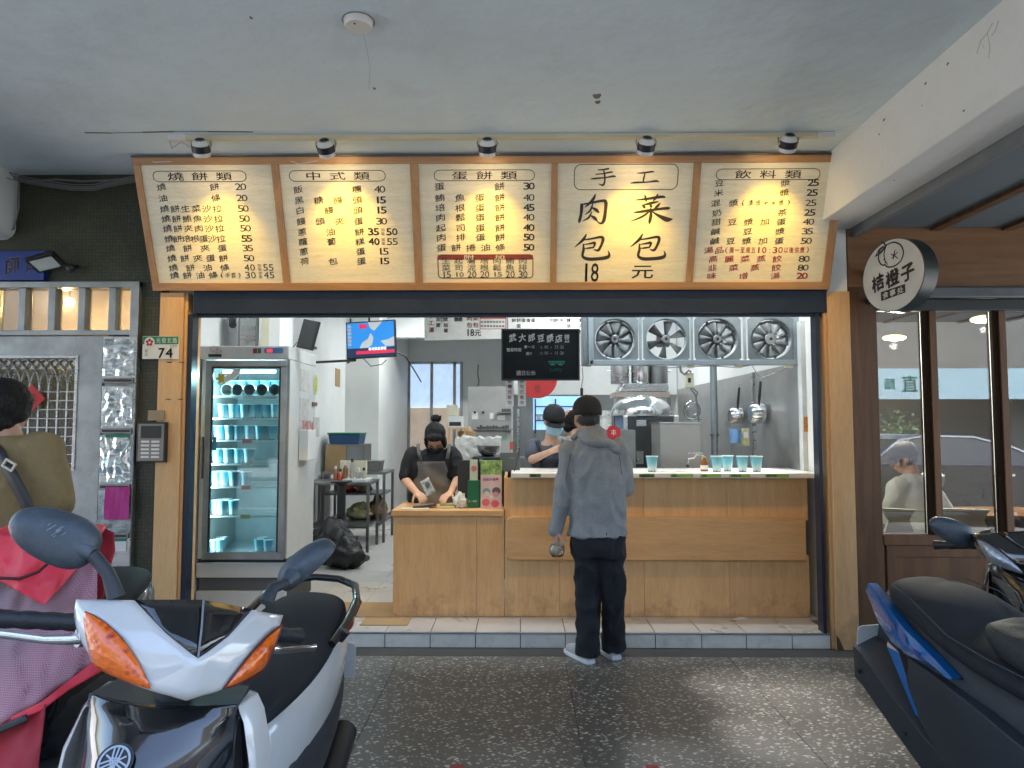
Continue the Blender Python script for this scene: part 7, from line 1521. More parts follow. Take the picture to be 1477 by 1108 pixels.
q = MB(); q.grid(mk, 12, 8); q.build('face_mask', mat('mask_blue', (.34, .55, .66), .7, var=.06, ns=20), c, smooth=180, solid=.002)
q = MB()
for s_ in (-1, 1): q.tube([T(s_ * .064, .05, -.025), T(s_ * .078, .01, .005)], .0015, 5); q.tube([T(s_ * .064, .045, -.085), T(s_ * .08, .0, -.03)], .0015, 5)
q.build('mask_loop', M['white'], c)
q = MB(); q.ell(T(0, -.035, .0), (.08, .082, .085), Hm); q.tube([T(-.078, .0, .03), T(-.082, -.01, -.03), T(-.078, -.02, -.075)], [.014, .013, .006], 8); remesh(q, 'hair', .006, hairm, c, .004, 40, 2)
chh = cap_hat(c, hc + Hm @ Vector((0, 0, .004)), Hm, mat('cap_jet', (.008, .009, .012), .7, bump=.1), 1.04)
MB().box(-.018, .018, .0935, .096, .048, .054, Matrix.Translation(hc) @ Hm.to_4x4()).build('cap_badge', M['white'], chh)
for s_ in (-1, 1): shoe(c, (px(792, 760, Y) + s_ * .085, Y + .06, fz_ + .001), R(180), .25, M['black'], M['black'])
# ---- third worker mostly hidden
Y = 6.9; g_ = lambda u, v, dy=0: P(u, v, Y + dy); X0 = px(826, 620, Y)
c = thing('person', 'dark haired worker in grey shirt mostly hidden behind the capped customer', 'person', (X0, Y, ZS))
hc = g_(824, 607); nk = g_(828, 628); Hm = frame((.9, .5, -.2)); sh = [g_(808, 638), g_(852, 638)]
tor = lambda gx: [((X0, Y, .92), .15 + gx, .11 + gx, 0), ((X0, Y, 1.15), .145 + gx, .105 + gx, 0), ((X0, Y, pz(0, 655, Y)), .16 + gx, .1 + gx, 0), ((X0, Y, pz(0, 637, Y)), .14 + gx, .08 + gx, 0), ((nk.x, nk.y, nk.z), .055, .05, 0)]
q = MB(); secs(q, tor(-.018)); head(q, hc, Hm, nk)
for s_, s0 in ((-1, sh[0]), (1, sh[1])):
    e_ = s0 + Vector((s_ * .04, -.02, -.28)); w_ = s0 + Vector((s_ * .01, -.25, -.32)); limb(q, [s0, e_, w_], [.042, .038, .025]); hand(q, w_, (-s_ * .1, -1, -.1), (0, 0, -1), -s_, .4)
legs(q, X0, Y, .9, .085, [.08, .052, .038])
for s_ in (-1, 1): cap_(q, (X0 + s_ * .085, Y, fz_ + .06), (X0 + s_ * .085, Y - .14, fz_ + .03), .036, .03)
remesh(q, 'body', .007, skin2, c)
q = MB(); secs(q, tor(.007)); 
for s_, s0 in ((-1, sh[0]), (1, sh[1])): limb(q, [s0, s0 + Vector((s_ * .03, -.01, -.18))], [.07, .062])
remesh(q, 'shirt', .01, mat('tee_grey', (.25, .26, .25), .8), c, .008, 10, 17)
q = MB(); legs(q, X0, Y, .92, .085, [.098, .075, .058]); secs(q, [((X0, Y, .82), .165, .12, 0), ((X0, Y, 1.0), .16, .115, 0)]); remesh(q, 'trousers', .01, tm, c)
q = MB(); q.ell(hc + Vector((-.0, -.01, .01)), (.088, .095, .105)); q.ell(hc + Vector((-.03, -.03, -.05)), (.06, .06, .07)); remesh(q, 'hair', .007, hairm, c, .006, 34, 6)
# ---- man in khaki tee at left
Y = 2.62; g_ = lambda u, v, dy=0: P(u, v, Y + dy)
c = thing('person', 'person in khaki tee with black strap across the back at the left edge', 'person', (px(5, 900, Y), Y, 0)); X0 = px(2, 700, Y)
hc = g_(6, 592, .02); nk = g_(4, 625); Hm = frame((-.35, 1, 0)); sh = [g_(-55, 650), g_(62, 650)]; el = g_(80, 730, .0); wr = g_(74, 800, .10); el0 = g_(-75, 730); wr0 = g_(-70, 800, .1); fz_ = 0
tor = lambda gx: [((X0, Y, .90), .165 + gx, .115 + gx, 0), ((X0, Y, 1.02), .158 + gx, .112 + gx, 0), ((X0, Y, pz(0, 700, Y)), .17 + gx, .115 + gx, 0), ((X0, Y, pz(0, 662, Y)), .185 + gx, .11 + gx, 0), ((X0, Y, pz(0, 640, Y)), .14 + gx, .085 + gx, 0), ((X0 + .01, Y, pz(0, 628, Y)), .07 + gx, .065 + gx, 0), ((nk.x, nk.y, nk.z + .01), .058, .058, 0)]
q = MB(); secs(q, tor(-.018)); head(q, hc, Hm, nk); limb(q, [sh[1], el, wr], [.05, .042, .028]); limb(q, [sh[0], el0, wr0], [.05, .042, .028]); hand(q, wr, (0, .3, -1), (-1, 0, 0), -1, .4); hand(q, wr0, (0, .3, -1), (1, 0, 0), 1, .4)
legs(q, X0, Y, .9, .095, [.088, .058, .04])
for s_ in (-1, 1): cap_(q, (X0 + s_ * .095, Y, .06), (X0 + s_ * .095, Y + .14, .03), .036, .03)
remesh(q, 'body', .0065, skin, c); face(c, hc, Hm)
kh = mat('khaki', (.24, .175, .08), .85, var=.08, ns=40, bump=.2, bs=220)
q = MB(); secs(q, tor(.016)[:-1]); limb(q, [sh[1] + Vector((-.01, 0, -.01)), el + (sh[1] - el) * .12], [.088, .075]); limb(q, [sh[0] + Vector((.01, 0, -.01)), el0 + (sh[0] - el0) * .12], [.088, .075]); kt = remesh(q, 'tee_shirt', .009, kh, c, .010, 8, 21)
q = MB(); legs(q, X0, Y, .92, .095, [.11, .085, .068]); secs(q, [((X0, Y, .82), .18, .125, 0), ((X0, Y, 1.0), .172, .12, 0)]); remesh(q, 'trousers', .01, mat('trousers_navy', (.02, .022, .035), .8), c, .01, 8, 3)
q = MB(); q.ell(hc + Vector((0, -.012, .028)), (.094, .108, .10)); q.ell(hc + Vector((.0, -.045, -.045)), (.07, .06, .055)); q.ell(hc + Vector((.07, -.01, -.0)), (.022, .05, .05)); remesh(q, 'hair', .006, hairm, c, .0035, 60, 6)
q = MB(); pts = [g_(-22, 622, .05), g_(-18, 632, -.06), g_(0, 655, -.133), g_(20, 690, -.142), g_(38, 725, -.142), g_(52, 760, -.13), g_(70, 790, -.06)]
L_ = [p + Vector((-.018, 0, -.012)) for p in pts]; R_ = [p + Vector((.018, 0, .012)) for p in pts]; n = len(pts); q.add(L_ + R_, [(i, i + n, i + n + 1, i + 1) for i in range(n - 1)]); st = q.build('strap', M['black'], c, solid=.004, smooth=180)
p = g_(13, 671, -.152); mr = Matrix.Translation(p) @ Matrix.Rotation(R(30), 4, 'Y'); q = MB(); q.box(-.022, .022, -.004, .004, .01, .016, mr).box(-.022, .022, -.004, .004, -.016, -.01, mr).box(-.022, -.016, -.004, .004, -.01, .01, mr).box(.016, .022, -.004, .004, -.01, .01, mr); q.build('buckle', M['cream'], st)
for s_ in (-1, 1): shoe(c, (X0 + s_ * .095, Y - .06, .001), 0, .26, M['black'])
# ---- diner behind the glass
Y = 5.62; g_ = lambda u, v, dy=0: P(u, v, Y + dy); X0 = px(1352, 790, Y)
c = thing('person', 'diner in white shirt and dark cap hunched behind the brown shop glass', 'person', (X0, Y, .02)); fz_ = .02
hc = g_(1302, 661, .04); nk = g_(1315, 682, .0); Hm = frame((-1, .25, -.35)); sh = [g_(1298, 705, .0), g_(1345, 692, .16)]
S_ = lambda gx: [((X0 + .02, Y, .48), .17 + gx, .12 + gx, .2), ((X0 + .0, Y, .62), .17 + gx, .12 + gx, .2), ((px(1345, 740, Y), Y, pz(0, 745, Y)), .185 + gx, .13 + gx, .3), ((px(1330, 710, Y), Y + .03, pz(0, 712, Y)), .18 + gx, .12 + gx, .35), ((px(1322, 693, Y), Y + .03, pz(0, 693, Y)), .12 + gx, .09 + gx, .35), ((nk.x, nk.y, nk.z + .0), .055, .055, 0)]
q = MB(); secs(q, S_(-.02)); head(q, hc, Hm, nk); wz = .80
el = g_(1283, 750, .1); wr = Vector((px(1276, 770, Y + .3), Y + .32, wz)); limb(q, [sh[0], el, wr], [.05, .042, .028]); hand(q, wr, (-.3, 1, 0), (0, 0, -1), 1, .4); el2 = sh[1] + Vector((-.08, .18, -.25)); wr2 = Vector((el2.x - .1, el2.y + .2, wz)); limb(q, [sh[1], el2, wr2], [.05, .042, .028]); hand(q, wr2, (-.3, 1, 0), (0, 0, -1), -1, .4)
for s_ in (-1, 1):
    h0 = Vector((X0 + s_ * .09, Y, .52)); k0 = h0 + Vector((-.12, .38, -.0)); a0 = Vector((k0.x, k0.y + .02, .10)); limb(q, [h0, k0, a0], [.085, .06, .04]); cap_(q, a0, a0 + Vector((-.03, .14, -.05)), .036, .03)
remesh(q, 'body', .007, skin, c); face(c, hc, Hm)
q = MB(); secs(q, S_(.02)); limb(q, [sh[0], el + (sh[0] - el) * .1], [.095, .075]); limb(q, [sh[1], el2], [.095, .075]); remesh(q, 'shirt', .01, mat('shirt_white', (.50, .52, .52), .8, var=.05), c, .014, 7, 9)
q = MB()
for s_ in (-1, 1):
    h0 = Vector((X0 + s_ * .09, Y, .53)); k0 = h0 + Vector((-.12, .38, -.0)); a0 = Vector((k0.x, k0.y + .02, .12)); limb(q, [h0, k0, a0], [.105, .085, .065])
remesh(q, 'trousers', .01, tm, c, .01, 8, 3)
cap_hat(c, hc + Hm @ Vector((0, 0, .004)), Hm, mat('cap_jet', (0, 0, 0)), 1.05)
q = MB(); q.ell(hc + Hm @ Vector((0, -.03, -.005)), (.08, .085, .085)); remesh(q, 'hair', .006, hairm, c)
q = MB(); T = lambda x, y, z: hc + Hm @ Vector((x, y, z)); q.tube([T(-.078, .0, .01), T(-.06, .085, .008), T(0, .1, .004), T(.06, .085, .008), T(.078, 0, .01)], .004, 6); q.build('glasses', M['black'], c)
# his stool
t = thing('stool', 'dark round stool under the white shirted diner', 'stool', (X0, Y, .02)); MB().cyl((X0, Y, .38), (X0, Y, .42), .17, n=24).build('seat', M['brownz'], t, smooth=40, bevel=.005)
for k in range(4): a = .78 + k * 1.57; MB().cyl((X0 + .1 * math.cos(a), Y + .1 * math.sin(a), .38), (X0 + .16 * math.cos(a), Y + .16 * math.sin(a), .02), .013, n=8).build('leg', M['brownz'], t)
# ================================================================ motor scooters
tyre_m = mat('tyre', (.018, .018, .018), .8, var=.2, bump=.4, bs=90)
def mk_paint(nm, col, r_=.18, coat=1): return mat(nm, col, r_, var=.03, ns=3, bump=0, coat=coat, rv=.03)
white_p = mk_paint('paint_white', (.62, .62, .60)); black_p = mk_paint('paint_black', (.006, .007, .009), .12); blue_p = mk_paint('paint_blue', (.008, .12, .36), .15)
grey_p = mat('scooter_grey_plastic', (.030, .036, .043), .5, var=.12, ns=8, bump=.15, bs=300)
mir_m = mat('mirror_plastic', (.045, .06, .075), .42, var=.25, ns=12, bump=.15, bs=120, dirt=.35, dcol=(.16, .19, .22), dscale=22)
seat_m = mat('seat_vinyl', (.019, .022, .026), .7, spec=.25, var=.15, ns=10, bump=.3, bs=350, bd=.001)
def amber():
    m, N, L, b = _new('indicator_amber'); tc = N.new('ShaderNodeTexCoord'); v = N.new('ShaderNodeTexVoronoi'); v.inputs['Scale'].default_value = 75; L.new(tc.outputs['Object'], v.inputs[0])
    w_ = N.new('ShaderNodeTexNoise'); w_.inputs['Scale'].default_value = 16; L.new(tc.outputs['Object'], w_.inputs[0])
    cr = N.new('ShaderNodeValToRGB'); e = cr.color_ramp.elements; e[0].position = .3; e[0].color = (.28, .014, .001, 1); e[1].position = .62; e[1].color = (.85, .15, .004, 1); k = e.new(.46); k.color = (.50, .045, .002, 1)
    ad = N.new('ShaderNodeMath'); ad.operation = 'MULTIPLY_ADD'; ad.inputs[1].default_value = .35; L.new(v.outputs['Distance'], ad.inputs[0]); L.new(w_.outputs[0], ad.inputs[2]); L.new(ad.outputs[0], cr.inputs[0]); L.new(cr.outputs[0], b.inputs['Base Color'])
    b.inputs['Roughness'].default_value = .25; b.inputs['Coat Weight'].default_value = 1; b.inputs['Coat Roughness'].default_value = .03
    bp = N.new('ShaderNodeBump'); bp.inputs['Strength'].default_value = .7; bp.inputs['Distance'].default_value = .004; L.new(v.outputs['Distance'], bp.inputs['Height']); L.new(bp.outputs[0], b.inputs['Normal'])
    return m
amber_m = amber()
K = dict(O=(.217, .027, .076), Lo=(.213, .037, .030), S=(.119, -.026, .088), It=(.196, -.01, .057), Ib=(.069, -.106, -.056), Il=(.162, -.051, -.030), Ii=(.133, -.068, .022), V=(0, -.131, .001), N=(0, -.125, -.080), T=(0, -.067, .104), E=(.062, -.088, .040), Ilo=(.172, -.043, -.044), Ibo=(.072, -.100, -.070), F=(.085, -.1, -.012))
def scooter(name, label, M_, H_, body, fascia, blade, lens=amber_m, steer=True, cowl=None, mirrors=True, seatx=1.0, screen=black_p, rail=True, levers=True, group='scooters parked in the arcade'):
    base = M_ @ Vector((0, .4, 0)); t = thing(name, label, 'scooter', base, group)
    X_ = lambda x, y, z: M_ @ Vector((x, y, z)); Hh = lambda x, y, z: H_ @ Vector((x, y, z)); cowl = cowl or body
    def lat(q, f, S_, n=24, pw=2.6):      # sections along y: (y, half width, z0, z1)
        rings = []
        for y, w_, z0, z1 in S_:
            ring = []
            for k in range(n):
                a = 2 * math.pi * k / n; cs, sn = math.cos(a), math.sin(a); ring.append(f(w_ * math.copysign(abs(cs) ** (2 / pw), cs), y, (z0 + z1) / 2 + (z1 - z0) / 2 * math.copysign(abs(sn) ** (2 / pw), sn)))
            rings.append(ring)
        q.loft(rings, True); return q
    # wheels
    for nm, y in (('front_wheel', -.30), ('rear_wheel', .95)):
        Mw = M_ @ Matrix.Translation((0, y, .24)); w3 = M_.to_3x3()
        q = MB(); q.lathe([(.17, -.035), (.205, -.052), (.232, -.035), (.24, 0), (.232, .035), (.205, .052), (.17, .035)], ax='x', n=40); q.v = [tuple(Mw @ Vector(p)) for p in q.v]; w_ = q.build(nm, tyre_m, t, smooth=60)
        q = MB(); q.lathe([(.172, -.03), (.15, -.03), (.15, .03), (.172, .03)], ax='x', n=40)
        for k in range(5):
            a = k * 1.2566; q.box(-.012, .012, .03, .155, -.018, .018, Matrix.Rotation(a, 4, 'X'))
        q.lathe([(0, -.05), (.035, -.05), (.035, .05), (0, .05)], ax='x', n=20); q.v = [tuple(Mw @ Vector(p)) for p in q.v]; q.build('rim', M['steeld'], w_, smooth=40)
        if nm == 'front_wheel':
            q = MB(); q.lathe([(.06, -.055), (.10, -.055), (.10, -.058), (.06, -.058)], ax='x', n=30); q.v = [tuple(Mw @ Vector(p)) for p in q.v]; q.build('brake_disc', M['steelb'], w_)
    for s_ in (-1, 1): MB().cyl(X_(s_ * .07, -.30, .24), X_(s_ * .06, -.06, .62), .017, n=12).build('fork_leg', M['steeld'], t, smooth=40)
    q = MB()
    def fen(a, b_):
        an = R(20 + 150 * b_); xx = (a - .5) * 2; return X_(xx * .072, -.30 - (.262 + .018 * (1 - xx * xx)) * math.cos(an), .24 + (.262 + .018 * (1 - xx * xx)) * math.sin(an))
    q.grid(fen, 8, 18); q.build('front_fender', fascia, t, smooth=180, solid=.006)
    # fascia
    Sx = [(.40, .12, -.12, .02), (.50, .165, -.17, .0), (.62, .185, -.20, -.01), (.72, .18, -.215, -.02), (.80, .172, -.205, -.025), (.865, .165, -.165, -.03), (.915, .158, -.115, -.035), (.938, .153, -.07, -.04)]
    q = MB()
    def fas(a, b_):
        p = b_ * (len(Sx) - 1); i = min(int(p), len(Sx) - 2); f_ = p - i; z, w_, yf, ye = (Sx[i][k] * (1 - f_) + Sx[i + 1][k] * f_ for k in range(4)); xx = (a - .5) * 2
        return X_(xx * w_, yf + (ye - yf) * abs(xx) ** 1.5, z)
    q.grid(fas, 26, 28); fs_ = q.build('front_fascia', fascia, t, smooth=180, solid=.008, off=-1)
    q = MB(); q.poly([X_(x, y, .938) for x, y in [(-.153, -.04), (-.08, -.06), (0, -.07), (.08, -.06), (.153, -.04), (.14, .06), (-.14, .06)]]); q.build('fascia_top', grey_p, t, solid=.01)
    for s_ in (-1, 1):
        q = MB(); R_ = []
        for z, w_, th_ in ((.42, .165, .006), (.55, .205, .03), (.70, .213, .038), (.82, .200, .032), (.90, .178, .014), (.93, .160, .003)):
            R_.append([X_(s_ * (w_ - .012), -.03 - th_ * .4, z), X_(s_ * w_, .0 - th_, z), X_(s_ * (w_ + .004), .05, z), X_(s_ * (w_ - .02), .06, z)])
        q.loft(R_); q.build('side_blade', blade, t, smooth=50, bevel=.003)
    # emblem: ring with three tuning forks, in relief
    if name == 'white_scooter':
        c = X_(-.018, -.170, .868); d_ = (X_(0, -.205, .80) - X_(0, -.115, .915)).normalized(); xx = (X_(1, 0, 0) - X_(0, 0, 0)).normalized(); up = -d_; nn = xx.cross(up).normalized()
        if nn.y > 0: nn = -nn
        f_ = lambda h_: (lambda a, b_: c + xx * a + up * b_ + nn * h_)
        q = MB(); disc(q, f_(.010), 0, 0, .034); eb = q.build('emblem', M['black'], fs_)
        q = MB(); g_ = f_(.0125); pill(q, g_, -.029, .029, -.029, .029, .029, .029, .004)
        for k in range(3):
            a0 = math.pi / 2 + k * 2.0944; e1 = (math.cos(a0), math.sin(a0)); e2 = (-e1[1], e1[0]); pt = lambda r_, s__: (e1[0] * r_ + e2[0] * s__, e1[1] * r_ + e2[1] * s__)
            for ln in (((-.022, 0), (.026, 0)), ((.024, -.008), (.006, -.006)), ((.024, .008), (.006, .006)), ((.006, -.006), (.006, .006))):
                (r0, s0), (r1, s1) = ln; stroke(q, [pt(r0, s0) + (.0032,), pt(r1, s1) + (.0032,)], g_, 2)
        q.build('emblem_relief', mat('emblem_silver', (.35, .37, .38), .35, .6, bump=0), eb)
    # leg shield, floor, body
    q = MB(); q.grid(lambda a, b_: X_((a - .5) * .34 * (1 - .15 * b_), .06 + .03 * math.cos((a - .5) * 3), .34 + .58 * b_), 10, 8); q.build('leg_shield', grey_p, t, smooth=180, solid=.02)
    q = MB(); q.prism([(.03, .30), (.50, .30), (.50, .355), (.10, .345), (.03, .42)], -.17, .17, lambda a, d_, z_: X_(d_, a, z_)); q.build('floorboard', grey_p, t, bevel=.012)
    q = MB(); lat(q, X_, [(.02, .06, .60, .93), (.08, .08, .55, .92)]); q.build('steering_shroud', grey_p, t, smooth=60)
    q = MB(); lat(q, X_, [(.40, .08, .32, .70), (.47, .125, .33, .73), (.62, .155, .36, .745), (.85, .172, .44, .775), (1.05, .165, .52, .80), (1.2, .13, .60, .81), (1.30, .08, .66, .80), (1.335, .03, .70, .78)]); q.build('body_panel', body, t, smooth=60, sub=1)
    q = MB(); lat(q, X_, [(.42, .135, .28, .60), (.6, .17, .26, .64), (.85, .182, .33, .66), (1.02, .172, .42, .68), (1.14, .14, .52, .69), (1.22, .10, .58, .69)]); q.build('lower_cover', grey_p, t, smooth=60, sub=1)
    q = MB(); lat(q, X_, [(.34, .05, .685, .725), (.38, .085, .68, .755), (.48, .118 * seatx, .69, .785), (.62, .15 * seatx, .705, .80), (.78, .158 * seatx, .725, .812), (.86, .158 * seatx, .74, .84), (.98, .152 * seatx, .76, .872), (1.12, .135 * seatx, .775, .875), (1.2, .10, .79, .865), (1.235, .05, .80, .845)]); q.build('seat', seat_m, t, smooth=60, sub=1)
    q = MB()
    for s_ in (-1, 1): q.tube([X_(s_ * w_ * seatx, y, z) for y, w_, z in ((.46, .10, .776), (.62, .136, .793), (.78, .146, .806), (.86, .146, .832), (.98, .14, .864), (1.12, .122, .868))], .0022, 5)
    if seatx > 1: q.build('seat_piping', mat('piping', (.05, .055, .06), .6), t)
    q = MB(); q.tube([X_(-.155, .80, .80), X_(-.175, .9, .835), X_(-.17, 1.1, .865), X_(-.13, 1.25, .885), X_(-.05, 1.32, .89), X_(.05, 1.32, .89), X_(.13, 1.25, .885), X_(.17, 1.1, .865), X_(.175, .9, .835), X_(.155, .80, .80)], .014, 10)
    for s_ in (-1, 1): q.cyl(X_(s_ * .165, .86, .80), X_(s_ * .185, .86, .83), .018, n=12); q.cyl(X_(s_ * .15, 1.12, .81), X_(s_ * .168, 1.12, .865), .018, n=12)
    if rail: q.build('grab_rail', mat('rail_black', (.012, .012, .013), .28, bump=0), t, smooth=60)
    for s_ in ((-1, 1) if rail else ()): q = MB(); q.ell(X_(s_ * .108, 1.255, .745), (.03, .05, .04), M_.to_3x3(), 16, 10); q.build('tail_light', mat('tail_lens_red', (.42, .015, .012), .12, coat=1, bump=0), t, smooth=180)
    q = MB(); q.prism([(1.28, .70), (1.36, .68), (1.43, .44), (1.38, .43), (1.20, .58)], -.055, .055, lambda a, d_, z_: X_(d_, a, z_)); q.build('plate_bracket', grey_p, t, bevel=.008)
    MB().prism(rr_poly(-.13, .13, .47, .62, .02), 0, .004, lambda a, d_, z_: X_(a, 1.40 + .18 * (.55 - z_) + d_, z_)).build('number_plate', M['white'], t)
    q = MB(); lat(q, X_, [(.52, .06, .2, .36), (.7, .09, .16, .36), (.9, .10, .17, .33), (1.0, .05, .2, .30)]); q.v = [tuple(Vector(p) + (X_(-.08, 0, 0) - X_(0, 0, 0))) for p in q.v]; q.build('engine', M['steeld'], t, smooth=50)
    q = MB(); q.tube([X_(.11, .55, .22), X_(.13, .70, .2), X_(.15, .80, .25), X_(.15, 1.18, .36)], [.02, .025, .055, .05], 14); q.build('exhaust', M['black'], t, smooth=50)
    q = MB(); q.cyl(X_(-.10, .88, .26), X_(-.10, 1.12, .60), .02, n=10); q.build('shock_absorber', M['steel'], t)
    MB().cyl(X_(-.12, .55, .26), X_(-.2, .62, .01), .012, n=8).build('side_stand', M['steeld'], t)
    if not steer: return t, X_, Hh
    # handlebar cowl
    def surf(nm, faces, mt, y_off=0.0, solid=.004, parent=t, sub=2):
        ks = []; vs = []; fs = []
        def vid(k_, s_):
            key = (k_, s_ if K[k_][0] else 1)
            if key not in ks: ks.append(key); p = K[k_]; vs.append(Hh(p[0] * s_, p[1] + y_off, p[2]))
            return ks.index(key)
        for f_ in faces:
            for s_ in (1, -1):
                ids = [vid(k_, s_) for k_ in f_]
                fs.append(tuple(ids if s_ == 1 else ids[::-1]))
        q = MB(); q.add(vs, fs); o = q.build(nm, mt, parent, smooth=180, solid=solid)
        me = o.data; import collections
        cnt = collections.Counter(tuple(sorted(e)) for p in me.polygons for e in p.edge_keys); at = me.attributes.new('crease_edge', 'FLOAT', 'EDGE')
        for i, e in enumerate(me.edges):
            if cnt[tuple(sorted(e.vertices))] == 1: at.data[i].value = .9
        for i, e in enumerate(me.edges):
            a, b_ = e.vertices; kk = {ks[a][0], ks[b_][0]}
            if kk == {'N', 'V'} or kk == {'It', 'S'} or kk == {'T', 'V'} or kk == {'Ii', 'E'}: at.data[i].value = .45
        vc = me.attributes.new('crease_vert', 'FLOAT', 'POINT')
        for i, k_ in enumerate(ks):
            if k_[0] in ('O', 'It', 'Ib', 'N', 'V', 'S', 'T'): vc.data[i].value = .8
        md = o.modifiers.new('u', 'SUBSURF'); md.levels = sub; md.render_levels = sub
        while o.modifiers[0].type != 'SUBSURF': o.modifiers.move(1, 0)
        return o
    K['B1'] = (.20, .10, .07); K['B2'] = (.19, .10, .01); K['B3'] = (.12, .08, -.05); K['B4'] = (.05, .05, -.07); K['B5'] = (0, .05, -.08); K['B6'] = (.12, .06, .075)
    cw = surf('handlebar_cowl', [('N', 'Ib', 'F', 'V'), ('V', 'F', 'Ii', 'E'), ('F', 'Ib', 'Ii'), ('E', 'Ii', 'It', 'S'), ('S', 'It', 'O'), ('It', 'Lo', 'O'), ('It', 'Il', 'Ilo', 'Lo'), ('Il', 'Ib', 'Ibo', 'Ilo'), ('Ib', 'N', 'Ibo'), ('O', 'Lo', 'B2', 'B1'), ('Lo', 'Ilo', 'B3', 'B2'), ('Ilo', 'Ibo', 'B4', 'B3'), ('Ibo', 'N', 'B5', 'B4'), ('S', 'O', 'B1', 'B6')], cowl)
    surf('wind_screen', [('T', 'V', 'E', 'S')], screen, .003, .004, cw)
    q = MB(); q.tube([Hh(0, K['T'][1] - .002, K['T'][2]), Hh(0, (K['T'][1] + K['V'][1]) / 2 - .004, .055), Hh(0, K['V'][1] + .004, .004)], .0022, 6); q.build('screen_ridge', M['grey'], cw)
    for s_ in (1, -1):
        It, Ii, Ib, Il = (Vector(K[k_]) for k_ in ('It', 'Ii', 'Ib', 'Il'))
        def ln(a, b_):
            top = It.lerp(Ib, a); u1 = It * (1 - a) ** 2 + Ii * 2.15 * a * (1 - a) + Ib * a * a; u1 = It * (1 - a) ** 2 + (Ii * 2 - It * .5 - Ib * .5) * 2 * a * (1 - a) + Ib * a * a
            u2 = It * (1 - a) ** 2 + (Il * 2 - It * .5 - Ib * .5) * 2 * a * (1 - a) + Ib * a * a; u3 = It.lerp(Il, a / .46) if a < .46 else Il.lerp(Ib, (a - .46) / .54); u2 = u2.lerp(u3, .6); p = u1.lerp(u2, b_); ctr = (It + Ib + Ii + Il) / 4; p = ctr + (p - ctr) * 1.0; bul = .016 * math.sin(math.pi * a) * math.sin(math.pi * b_)
            return Hh(p.x * s_, p.y - .0045 - bul, p.z)
        q = MB(); q.grid(ln, 14, 10); ts_ = q.build('turn_signal', lens, cw, smooth=180, solid=.003)
        q = MB(); pts = [ln(k / 10, 0) for k in range(11)] + [ln(1 - k / 10, 1) for k in range(1, 11)]; q.tube(pts, .0026, 6); q.build('lens_edge', mat('lens_dark_red', (.12, .012, .008), .3), ts_, smooth=60)
    q = MB(); lat(q, lambda x, y, z: Hh(x, y, z), [(-.06, .10, -.05, .06), (.0, .17, -.05, .07), (.06, .18, -.04, .07), (.12, .14, -.02, .055)]); q.build('cowl_rear', grey_p, t, smooth=60)
    q = MB(); q.cyl(Hh(0, .0, -.02), X_(0, .0, .80), .035, n=14); q.build('steering_stem', grey_p, t, smooth=40)
    for s_ in (1, -1):
        g0, g1 = Vector((s_ * .17, .10, .02)), Vector((s_ * .325, .185, .004)); d_ = (g1 - g0)
        pts = [H_ @ (g0 + d_ * k / 12) for k in range(13)]; q = MB(); q.tube(pts, [.0185 if k % 3 else .0165 for k in range(12)] + [.021], 16); q.build('grip', mat('grip_rubber', (.018, .02, .024), .5, bump=.2, bs=200), t, smooth=50)
        if not levers: continue
        q = MB(); q.tube([H_ @ Vector((s_ * x, y, z)) for x, y, z in ((.165, .05, .0), (.20, .045, -.005), (.24, .06, -.01), (.29, .10, -.012), (.335, .12, -.012), (.35, .128, -.012))], [.012, .01, .008, .008, .0075, .01], 8, sq=.6); q.build('brake_lever', M['steelb'], t, smooth=60)
        MB().cyl(H_ @ Vector((s_ * .15, .07, .0)), H_ @ Vector((s_ * .185, .06, -.002)), .02, n=12).build('lever_perch', M['steeld'], t, smooth=40)
    return t, X_, Hh
def mirror(t, base, j, c, la, nrm, L_=.085, W_=.05, D_=.032):
    """shell centred c, long axis la, back normal nrm, stem from base to j"""
    la = Vector(la).normalized(); nrm = Vector(nrm); nrm = (nrm - la * nrm.dot(la)).normalized(); sh_ = la.cross(nrm)
    Mm = Matrix((la, sh_, nrm)).transposed(); q = MB(); rings = []
    for k in range(9):
        a = math.pi / 2 * k / 8; rr_ = math.cos(a) ** .8 if k < 8 else .02; h_ = math.sin(a) * D_; ring = []
        for i in range(32):
            b_ = 2 * math.pi * i / 32; cs, sn = math.cos(b_), math.sin(b_); x = L_ * rr_ * math.copysign(abs(cs) ** .85, cs); y = W_ * rr_ * math.copysign(abs(sn) ** .85, sn) * (1 - .18 * cs); ring.append(Vector(c) + Mm @ Vector((x, y, h_)))
        rings.append(ring)
    q.loft([[Vector(c) + Mm @ (Mm.transposed() @ (p - Vector(c)) + Vector((0, 0, -.014))) for p in rings[0]]] + rings, True); m_ = q.build('mirror', mir_m, t, smooth=50)
    q = MB(); disc(q, lambda a, b_: Vector(c) + Mm @ Vector((a, b_ * (1 - .18 * a / L_), -.0145)), 0, 0, L_ * .95, W_ * .93, 32); q.build('mirror_glass', mat('mirror_silver', (.8, .82, .84), .02, 1, bump=0, var=0), m_)
    j2 = Vector(j).lerp(Vector(c), .35); q = MB(); q.tube([Vector(j), j2], [.014, .022], 12); q.build('joint_boot', mir_m, m_, smooth=50)
    b = Vector(base); mid = b.lerp(Vector(j), .35) + Vector((0, 0, .018)); q = MB(); q.tube([b, mid, Vector(j)], [.017, .013, .013], 12); q.build('mirror_stem', grey_p, m_, smooth=60); return m_
def RM(x, y, yaw, lean): return Matrix.Translation((x, y, 0)) @ Matrix.Rotation(R(yaw), 4, 'Z') @ Matrix.Rotation(R(lean), 4, 'Y')
